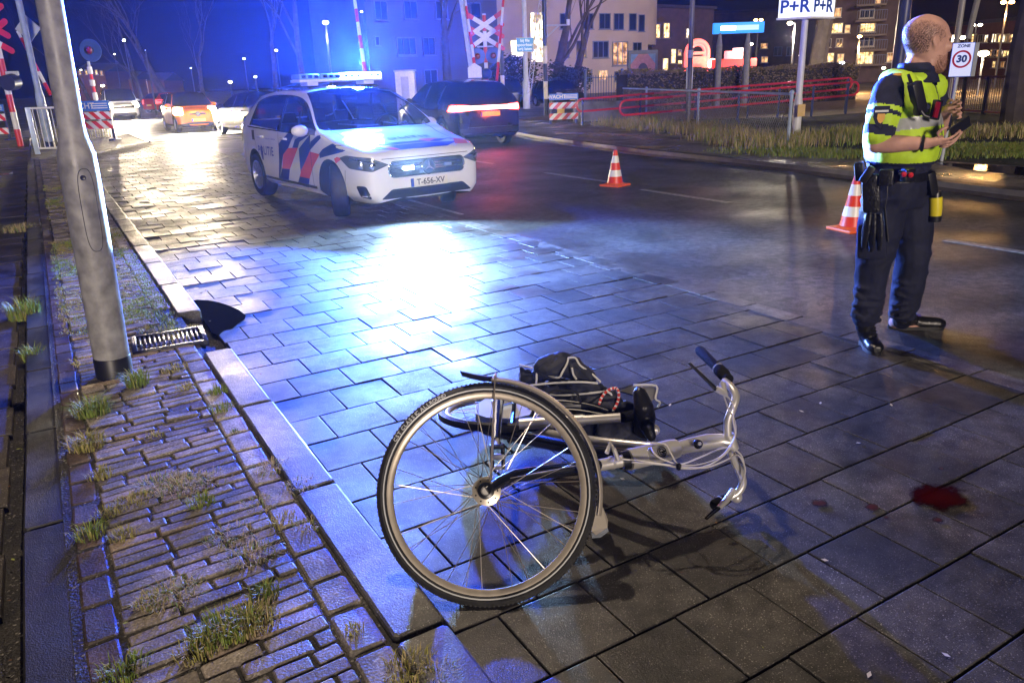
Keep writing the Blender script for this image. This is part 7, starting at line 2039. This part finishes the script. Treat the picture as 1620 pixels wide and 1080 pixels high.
lamp('arch_light', 'POINT', V((c_.x, c_.y, 2.6)) + fnn * 2.0, 260, (1, .12, .10), .3, t)
b = MB(); p = AT(1127, 101, 47); b.ball(p, .30, 12); b.build('flood_lamp', em('arch_flood', (1, .55, .35), 10), t, world=True)
cb = BASE(1160, 46); t = thing('stall', 'low red lit stall between the posts of the blue sign', 'stall', cb)
b = MB(); R3 = Matrix((CAMR, CAMF, UPZ)).transposed(); b.box(cb + UPZ * 1.15, (2.6, .6, 2.3), R3, 0, .05); b.build('counter', em('stall_red', (.9, .03, .03), .45), t, world=True)
b = MB(); b.box(cb + UPZ * 2.55 + CAMR * .2, (.55, .4, .7), R3, 0, .03); b.build('cabinet', em('stall_white', (1, .6, .6), 1.1), t, world=True); b = MB(); b.box(cb + UPZ * 2.5 - CAMR * .35, (.4, .4, .5), R3, 0, .03); b.build('cabinet', em('stall_pink', (1, .3, .35), .7), t, world=True)

# -- street lamps near and far
def slamp(px, py, dep, size, col, strength, label, pole=True, double=0, r=.055, arm=0):
    p = AT(px, py, dep); t = thing('street_lamp', label, 'street lamp', (p.x + 0, p.y, 0), 0, 'street lamps beyond the crossing')
    s = .78 * size * dep / F_PX
    b = MB(); q = V((p.x, p.y, 0)) + CAMR * arm
    b.tube([q, q + UPZ * (p.z * .6), q + UPZ * p.z], [r * 1.3, r, r * .8], 7)
    if arm or double: b.tube([p - CAMR * (double * s), p + CAMR * ((double * s) or arm)], r * .6, 6)
    b.build('pole', pm('lamp_pole', (.05, .05, .06), .6), t, world=True)
    for k in ((-1, 1) if double else (0,)):
        b = MB(); b.ball(p + CAMR * k * s * double, 1, 10, 0, (s * .62, s * .62, s * .36)); b.build('lamp_head', em('lamp_%d_%d_%d_%d' % (*[int(c * 100) for c in col], int(strength)), col, strength), t, world=True)
WW, OR, CW = (1.0, .86, .62), (1.0, .52, .16), (.85, .92, 1.0)
for a_ in ((515, 36, 38, 10, CW, 14, 'street lamp with a bright head left of the glass stairwell', True, 0, .06, .0), (196, 64, 70, 5, CW, 20, 'bright lamp hanging above the white van between branches'),
           (302, 108, 75, 3, CW, 8, 'faint thin lamp left of the dark estate car'), (364, 130, 80, 6, WW, 20, 'warm low lamp right above the dark estate car'), (386, 93, 70, 4, CW, 18, 'small white lamp dot left of the police car roof'),
           (404, 122, 48, 5, CW, 9, 'short white post lamp just left of the police car'), (122, 141, 80, 6, OR, 18, 'orange lamp close to the foreground lamp post'), (162, 136, 85, 6, WW, 18, 'warm lamp over the left edge of the white van'),
           (114, 113, 90, 5, OR, 16, 'small orange lamp high beside the foreground lamp post'), (128, 111, 100, 3, WW, 14, 'tiny white lamp left of the striped post'), (181, 86, 100, 3, WW, 12, 'tiny lamp between the branches left of the high lamp'),
           (230, 80, 52, 2, CW, 3, 'slim pale mast in front of the big leaning tree'), (437, 80, 95, 5, WW, 12, 'warm lamp among the trees left of the stairwell'), (572, 19, 60, 4, CW, 12, 'small lamp right of the raised barrier arm'),
           (1250, 37, 44, 9, WW, 16, 'street lamp on a tall pole left of the P+R box', True, 0, .06, .30), (1200, 32, 60, 6, OR, 20, 'double headed lamp over the blue station sign', True, .9), (1188, 70, 36, 7, WW, 14, 'lamp on the post under the blue station sign', False),
           (1266, 88, 60, 5, WW, 14, 'small lamp peeping out left of the P+R pole'), (1360, 58, 52, 7, OR, 24, 'orange street lamp before the balconies'), (1594, 4, 46, 9, OR, 22, 'double orange lamp at the top right corner', True, .9),
           (1545, 40, 60, 7, WW, 20, 'double lamp right above the speed zone sign', True, 1.0), (1518, 60, 50, 9, WW, 20, 'cluster of lamps left above the speed zone sign', True, .7), (1332, 100, 50, 8, CW, 14, 'bluish lamp over the hedge end'), (1398, 108, 60, 6, WW, 16, 'low lamp at the officer\'s shoulder')):
    slamp(*a_)
p = AT(1556, 85, 38); t = thing('globe_lamp', 'flat globe lamp glowing right of the speed zone sign', 'street lamp', (p.x, p.y, 0))
b = MB(); b.tube([(p.x, p.y, 0), (p.x, p.y, p.z)], .05, 8); b.build('pole', M_GREYP, t, world=True); b = MB(); b.ball(p, 1, 16, 0, (.26, .26, .14)); b.build('globe', em('globe_glow', (1, .80, .48), 12), t, world=True)
lamp('globe_light', 'POINT', p - UPZ * .4, 220, (1, .7, .35), .2, t)
for px, py, d, e_, c_ in ((1360, 62, 52, 2200, OR), (1594, 8, 46, 1200, OR), (515, 40, 38, 300, CW), (1250, 40, 44, 2200, WW), (1518, 64, 50, 500, OR)):
    lamp('street_lamp_light', 'POINT', AT(px, py, d) - UPZ * .6, e_, c_, .2)
# ================================================================== grass, leaves, litter, stains
def blades(name, spots, mats, kind='stuff', label=None, cat=None, group=None, seed=1):
    "spots: (x, y, z, radius x, radius y, count, height, width, material, flop)"
    rn = random.Random(seed); vs_, fs, mi = [], [], []
    for x, y, z, rx, ry, n, h, w, m, flop in spots:
        for _ in range(n):
            a = rn.uniform(0, 2 * pi); q = sqrt(rn.random()); px_, py_ = x + cos(a) * q * rx, y + sin(a) * q * ry
            hh = h * rn.uniform(.45, 1.15) * (1 - .35 * q); d = rn.uniform(0, 2 * pi) if rn.random() < .5 else a; f = flop * rn.uniform(.3, 1.3)
            ox, oy = cos(d) * hh * f, sin(d) * hh * f; wx, wy = -sin(d) * w * .5, cos(d) * w * .5
            k = len(vs_)
            vs_ += [(px_ - wx, py_ - wy, z - .004), (px_ + wx, py_ + wy, z - .004), (px_ + ox * .35 + wx * .8, py_ + oy * .35 + wy * .8, z + hh * .6), (px_ + ox * .35 - wx * .8, py_ + oy * .35 - wy * .8, z + hh * .6), (px_ + ox, py_ + oy, z + hh * (1 - .35 * min(1, f)))]
            fs += [(k, k + 1, k + 2, k + 3), (k + 3, k + 2, k + 4)]; mm = m if rn.random() < .7 else (m + 1) % len(mats); mi += [mm, mm]
    me = bpy.data.meshes.new(name); me.from_pydata(vs_, [], fs)
    for m in mats: me.materials.append(m)
    me.polygons.foreach_set('material_index', mi)
    o = bpy.data.objects.new(name, me); COL.objects.link(o); return tag(o, label, cat, group, kind)
GM = [pm('grass_green', (.20, .28, .045), .6, var=.3, scale=30), pm('grass_olive', (.33, .31, .08), .65, var=.3, scale=30), pm('grass_straw', (.48, .38, .20), .7, var=.25, scale=30)]
def tuft(px, py, r, n, h, m, fl=.6, z=.045, w=.0035):
    p = G(px, py, z); q = m == 2; return (p.x, p.y, z, r * (1.25 if q else 1.1), r * (1.0 if q else .85), int(n * (2.4 if q else 1.7)), h * (.9 if q else 1.05), w * (.8 if q else 1), m, fl * (1.4 if q else 1.0))
sp = [tuft(*a) for a in ((352, 650, .05, 60, .07, 0), (296, 615, .05, 50, .05, 1), (345, 622, .05, 60, .07, 0), (276, 586, .07, 70, .05, 1), (287, 770, .10, 150, .045, 2, 1.2), (250, 765, .08, 110, .04, 2, 1.2), (330, 760, .08, 90, .035, 2, 1.2), (430, 742, .06, 90, .06, 2, .9), (477, 770, .06, 90, .05, 2, .9),
      (320, 797, .05, 70, .06, 0), (208, 797, .07, 90, .05, 1), (172, 815, .05, 60, .05, 1), (143, 848, .05, 70, .07, 0), (196, 850, .05, 60, .05, 1), (370, 848, .08, 90, .035, 2, 1.2), (400, 880, .07, 110, .045, 2, 1.0), (490, 834, .05, 70, .04, 2), (450, 826, .06, 60, .04, 1),
      (273, 945, .08, 110, .06, 2, 1.0), (240, 955, .05, 60, .05, 1), (421, 945, .045, 60, .07, 0), (356, 1005, .09, 190, .085, 0), (395, 990, .08, 150, .075, 1), (320, 1030, .07, 90, .06, 1), (194, 1066, .06, 90, .07, 0), (648, 1061, .07, 110, .06, 1), (690, 1070, .05, 60, .05, 2), (160, 754, .05, 70, .06, 1), (245, 690, .04, 40, .03, 1), (410, 800, .07, 60, .03, 2, 1.1),
      (40, 503, .10, 190, .20, 0, .5, .0, .006), (53, 568, .06, 80, .13, 0, .6, .0, .005), (32, 365, .16, 120, .17, 2, .7, .0, .007), (70, 480, .04, 30, .05, 1, .6, .0), (232, 525, .06, 60, .05, 2), (262, 522, .05, 40, .05, 2), (300, 520, .05, 50, .04, 2), (372, 685, .02, 20, .03, 0), (560, 1000, .03, 30, .04, 1))]
rn = random.Random(9)
from mathutils import noise
for _ in range(5200):        # moss and short grass in uneven patches
    x, y_ = rn.uniform(-.14, .56), rn.uniform(4.9, 17)
    q = noise.noise(V((x * 3.2, y_ * 1.1, 3.3))) + .45 * noise.noise(V((x * 9, y_ * 5, 1.7))) + (.16 if 5.7 < y_ < 8.5 else 0)
    if q > (-.10 if 5.7 < y_ < 9.5 else .10): sp.append((x, y_, .046, .030, .030, 9, .020 + .03 * min(.5, q), .0045, 0 if q > .3 else 1, 1.1))
y = -1.5
while y < 9:      # moss and blades in the joints
    for _ in range(3): sp.append((rn.uniform(-.05, .46), y + rn.uniform(0, .2), .036, .03, .03, 9, .022, .003, rn.choice((0, 1)), 1.0))
    y += .16
blades('verge_grass_in_clinkers', sp, GM, 'stuff', seed=2)
def tuft_thing(label, args, seed):
    o = blades('grass_tuft', [tuft(*args)], GM, None, label, 'grass tuft', 'green grass tufts among the clinkers', seed)
    return o
tuft_thing('spiky green grass tuft right at the foot of the lamp post', (218, 610, .05, 110, .13, 0, .8, .045, .0045), 31)
tuft_thing('large green tuft in the shade left of the lamp post foot', (148, 655, .075, 170, .13, 0, .8, .045, .0045), 32)
tuft_thing('bushy tuft on the path kerb below the large shaded tuft', (139, 708, .07, 150, .10, 1, .8, .045, .0045), 33)
# verge by the far pavement: long dry grass along the fence, short green in front
sp = []
def along(P, Q, n, f):
    for k in range(n):
        s = (k + .5) / n; f(P + (Q - P) * s)
rn = random.Random(12)
F0, F1, F2 = G(985, 196, .08), G(1130, 214, .08), G(1250, 236, .08)
for P, Q in ((F0, F1), (F1, F2)):
    along(P, Q, 34, lambda p: [sp.append((p.x + rn.uniform(-.8, .7), p.y + rn.uniform(-.5, .6), .08, .45, .45, 46, rn.uniform(.30, .52), .012, rn.choice((1, 2, 2)), .5)) for _ in range(2)])
along(G(1260, 228, .08), G(1420, 215, .08), 26, lambda p: [sp.append((p.x + rn.uniform(-.5, 1.5), p.y + rn.uniform(-.8, .8), .08, .6, .6, 50, rn.uniform(.22, .42), .012, rn.choice((1, 2, 0)), .5)) for _ in range(3)])
along(G(1180, 243, .08), G(1420, 252, .08), 30, lambda p: [sp.append((p.x + rn.uniform(-.1, 1.0), p.y + rn.uniform(-.3, .6), .08, .5, .5, 75, .13, .011, 0, .7)) for _ in range(2)])
along(G(1420, 246, .08), G(1640, 246, .08), 34, lambda p: [sp.append((p.x + rn.uniform(-.1, 2.0), p.y + rn.uniform(-.6, .6), .08, .6, .6, 80, .12, .012, 0, .7)) for _ in range(3)])
along(G(1460, 215, .08), G(1640, 212, .08), 24, lambda p: [sp.append((p.x + rn.uniform(-.8, 1.5), p.y + rn.uniform(-.8, .8), .08, .7, .7, 45, .3, .013, rn.choice((1, 2)), .6)) for _ in range(2)])
blades('verge_grass', sp, GM, 'stuff', seed=3)
# fallen leaves and crumbs
rn = random.Random(77); b = MB()
def leaf(p, s, mi):
    a = rn.uniform(0, 2 * pi); u_ = V((cos(a), sin(a), rn.uniform(-.1, .25))); w_ = V((-sin(a), cos(a), rn.uniform(-.2, .2)))
    b.face([p - u_ * s, p + w_ * s * .5, p + u_ * s, p - w_ * s * .5], mi)
for _ in range(150): leaf(V((rn.uniform(-1.1, -.36), rn.uniform(1.4, 7), .008)), rn.uniform(.005, .013), rn.choice((0, 1, 1, 2)))
for _ in range(60): leaf(V((rn.uniform(-.3, .6), rn.uniform(1.3, 6), .064)), rn.uniform(.004, .010), rn.choice((0, 1, 2)))
for _ in range(110): leaf(V((rn.uniform(.72, 4.0), rn.uniform(.8, 8), .007)), rn.uniform(.003, .010), rn.choice((0, 1, 2, 2)))
for _ in range(70): leaf(V((.80 + abs(rn.gauss(0, .10)), rn.choice((rn.uniform(4.2, 5.2), rn.uniform(6.4, 7.6), rn.uniform(6.4, 12))), .008)), rn.uniform(.006, .016), rn.choice((1, 2)))
for px, py in ((1298, 637), (986, 620), (1268, 650), (1358, 700), (1060, 640), (1305, 885), (1497, 1035), (985, 757), (1375, 1066), (1410, 640)): leaf(G(px, py, .008), .013, 3)
tag(b.build('fallen_leaves', [pm('leaf_yellowgreen', (.28, .32, .06), .6), pm('leaf_brown', (.16, .07, .025), .6), pm('leaf_dark', (.03, .02, .015), .6), pm('leaf_pale', (.65, .62, .58), .6)], smooth=0, recalc=False), kind='stuff')
for px, py, lb in ((37, 850, None),): pass
rn = random.Random(8); b = MB()
for k in range(900):
    i = rn.randrange(1, len(PV) - 1); t_ = rn.random(); x = PV[i][0] + (PV[i + 1][0] - PV[i][0]) * t_; y = PV[i][1] + (PV[i + 1][1] - PV[i][1]) * t_
    leaf(V((x + rn.gauss(.05, .22), y + rn.gauss(0, .2), .088 + rn.uniform(0, .02))), rn.uniform(.015, .04), rn.choice((0, 0, 1)))
tag(b.build('leaf_litter', [MATS['leaf_brown'], MATS['leaf_dark']], smooth=0, recalc=False), kind='stuff')
# red wrapper on the path
p = G(10, 277, .01); t = thing('wrapper', 'crumpled red and white wrapper on the left footpath', 'litter', p)
b = MB(); b.grid([[p + V((x * .12, y * .10, .02 + .03 * ((x * 7 + y * 5) % 3 == 0))) for x in (-1, -.3, .4, 1)] for y in (-1, -.2, .5, 1)]); o_ = b.build('foil', [pm('wrapper_red', (.55, .02, .05), .3)], t, world=True); o_.data.materials.append(M_WHITE)
for k, q in enumerate(o_.data.polygons): q.material_index = 1 if k % 3 == 2 else 0
# stains of blood on the slabs
def stain_mat(name, c, rough, seed):
    m, nt, b_ = _nt(name); L = nt.links; N = nt.nodes
    b_.inputs['Roughness'].default_value = rough; b_.inputs['Specular IOR Level'].default_value = .55
    tc = N.new('ShaderNodeTexCoord'); ln = N.new('ShaderNodeVectorMath'); ln.operation = 'LENGTH'; L.new(tc.outputs['Object'], ln.inputs[0])
    n = N.new('ShaderNodeTexNoise'); n.noise_dimensions = '4D'; n.inputs['W'].default_value = seed; n.inputs['Scale'].default_value = 1.6; n.inputs['Detail'].default_value = 6; n.inputs['Roughness'].default_value = .62; L.new(tc.outputs['Object'], n.inputs['Vector'])
    k = N.new('ShaderNodeMath'); k.operation = 'MULTIPLY_ADD'; k.inputs[1].default_value = 1.7; k.inputs[2].default_value = -.85; L.new(n.outputs['Fac'], k.inputs[0])
    d = N.new('ShaderNodeMath'); d.operation = 'ADD'; L.new(ln.outputs['Value'], d.inputs[0]); L.new(k.outputs[0], d.inputs[1])
    a = N.new('ShaderNodeMapRange'); a.interpolation_type = 'SMOOTHSTEP'; a.inputs[1].default_value = 1.06; a.inputs[2].default_value = .62; a.inputs[3].default_value = 0; a.inputs[4].default_value = .96; L.new(d.outputs[0], a.inputs[0])
    cr = N.new('ShaderNodeMapRange'); cr.inputs[1].default_value = .1; cr.inputs[2].default_value = .9; cr.inputs[3].default_value = 1.0; cr.inputs[4].default_value = 0.0; L.new(d.outputs[0], cr.inputs[0])
    mx = N.new('ShaderNodeMixRGB'); mx.inputs[1].default_value = (c[0] * .55, c[1], c[2], 1); mx.inputs[2].default_value = (c[0] * 1.7, c[1] * 1.4, c[2], 1); L.new(cr.outputs[0], mx.inputs[0]); L.new(mx.outputs[0], b_.inputs['Base Color'])
    L.new(a.outputs[0], b_.inputs['Alpha'])
    return m
def stain(name, label, px, py, r, mat, seed, ry=.8, z=.0055):
    c = G(px, py, z); me = bpy.data.meshes.new(name); N_ = 40
    v = [(0, 0, .001)] + [(1.7 * cos(2 * pi * k / N_), 1.7 * sin(2 * pi * k / N_), 0) for k in range(N_)]
    me.from_pydata(v, [], [(0, k + 1, (k + 1) % N_ + 1) for k in range(N_)])
    me.materials.append(stain_mat('blood_%d' % seed, (.034, .0009, .0008) if mat else (.04, .003, .004), .13 if mat else .4, seed * 3.7))
    o = bpy.data.objects.new(name, me); COL.objects.link(o); o.location = c; o.scale = (r, r * ry, 1)
    tag(o, label, 'stain', 'red stains on the paving')
stain('blood_stain', 'largest dark red wet stain on the paving slabs', 1485, 786, .125, True, 1)
stain('blood_stain', 'second largest red stain, halfway between the bicycle and the big stain', 1297, 795, .034, False, 2)
stain('blood_stain', 'faint red smear just left of the biggest stain', 1380, 802, .034, False, 3)
stain('blood_stain', 'small red drop just below the biggest stain', 1483, 822, .022, False, 4)
stain('blood_stain', 'second small red drop right of the faint smear', 1402, 818, .010, False, 6)
stain('blood_stain', 'tiny red drop just above the biggest stain', 1489, 741, .013, False, 5)
# ================================================================== thin mist added to carry the glow round the lamps
b = MB(); b.box((20, 60, 23.5), (300, 260, 50))
m = bpy.data.materials.new('added_glow_mist'); m.use_nodes = True; nt = m.node_tree; nt.nodes.clear()
pv = nt.nodes.new('ShaderNodeVolumePrincipled'); pv.inputs['Density'].default_value = 0.0002; pv.inputs['Color'].default_value = (0.8, 0.85, 1.0, 1)
pv.inputs['Anisotropy'].default_value = 0.72
mo = nt.nodes.new('ShaderNodeOutputMaterial'); nt.links.new(pv.outputs[0], mo.inputs['Volume'])
b.build('added_glow_haze', m, smooth=0, kind='stuff')
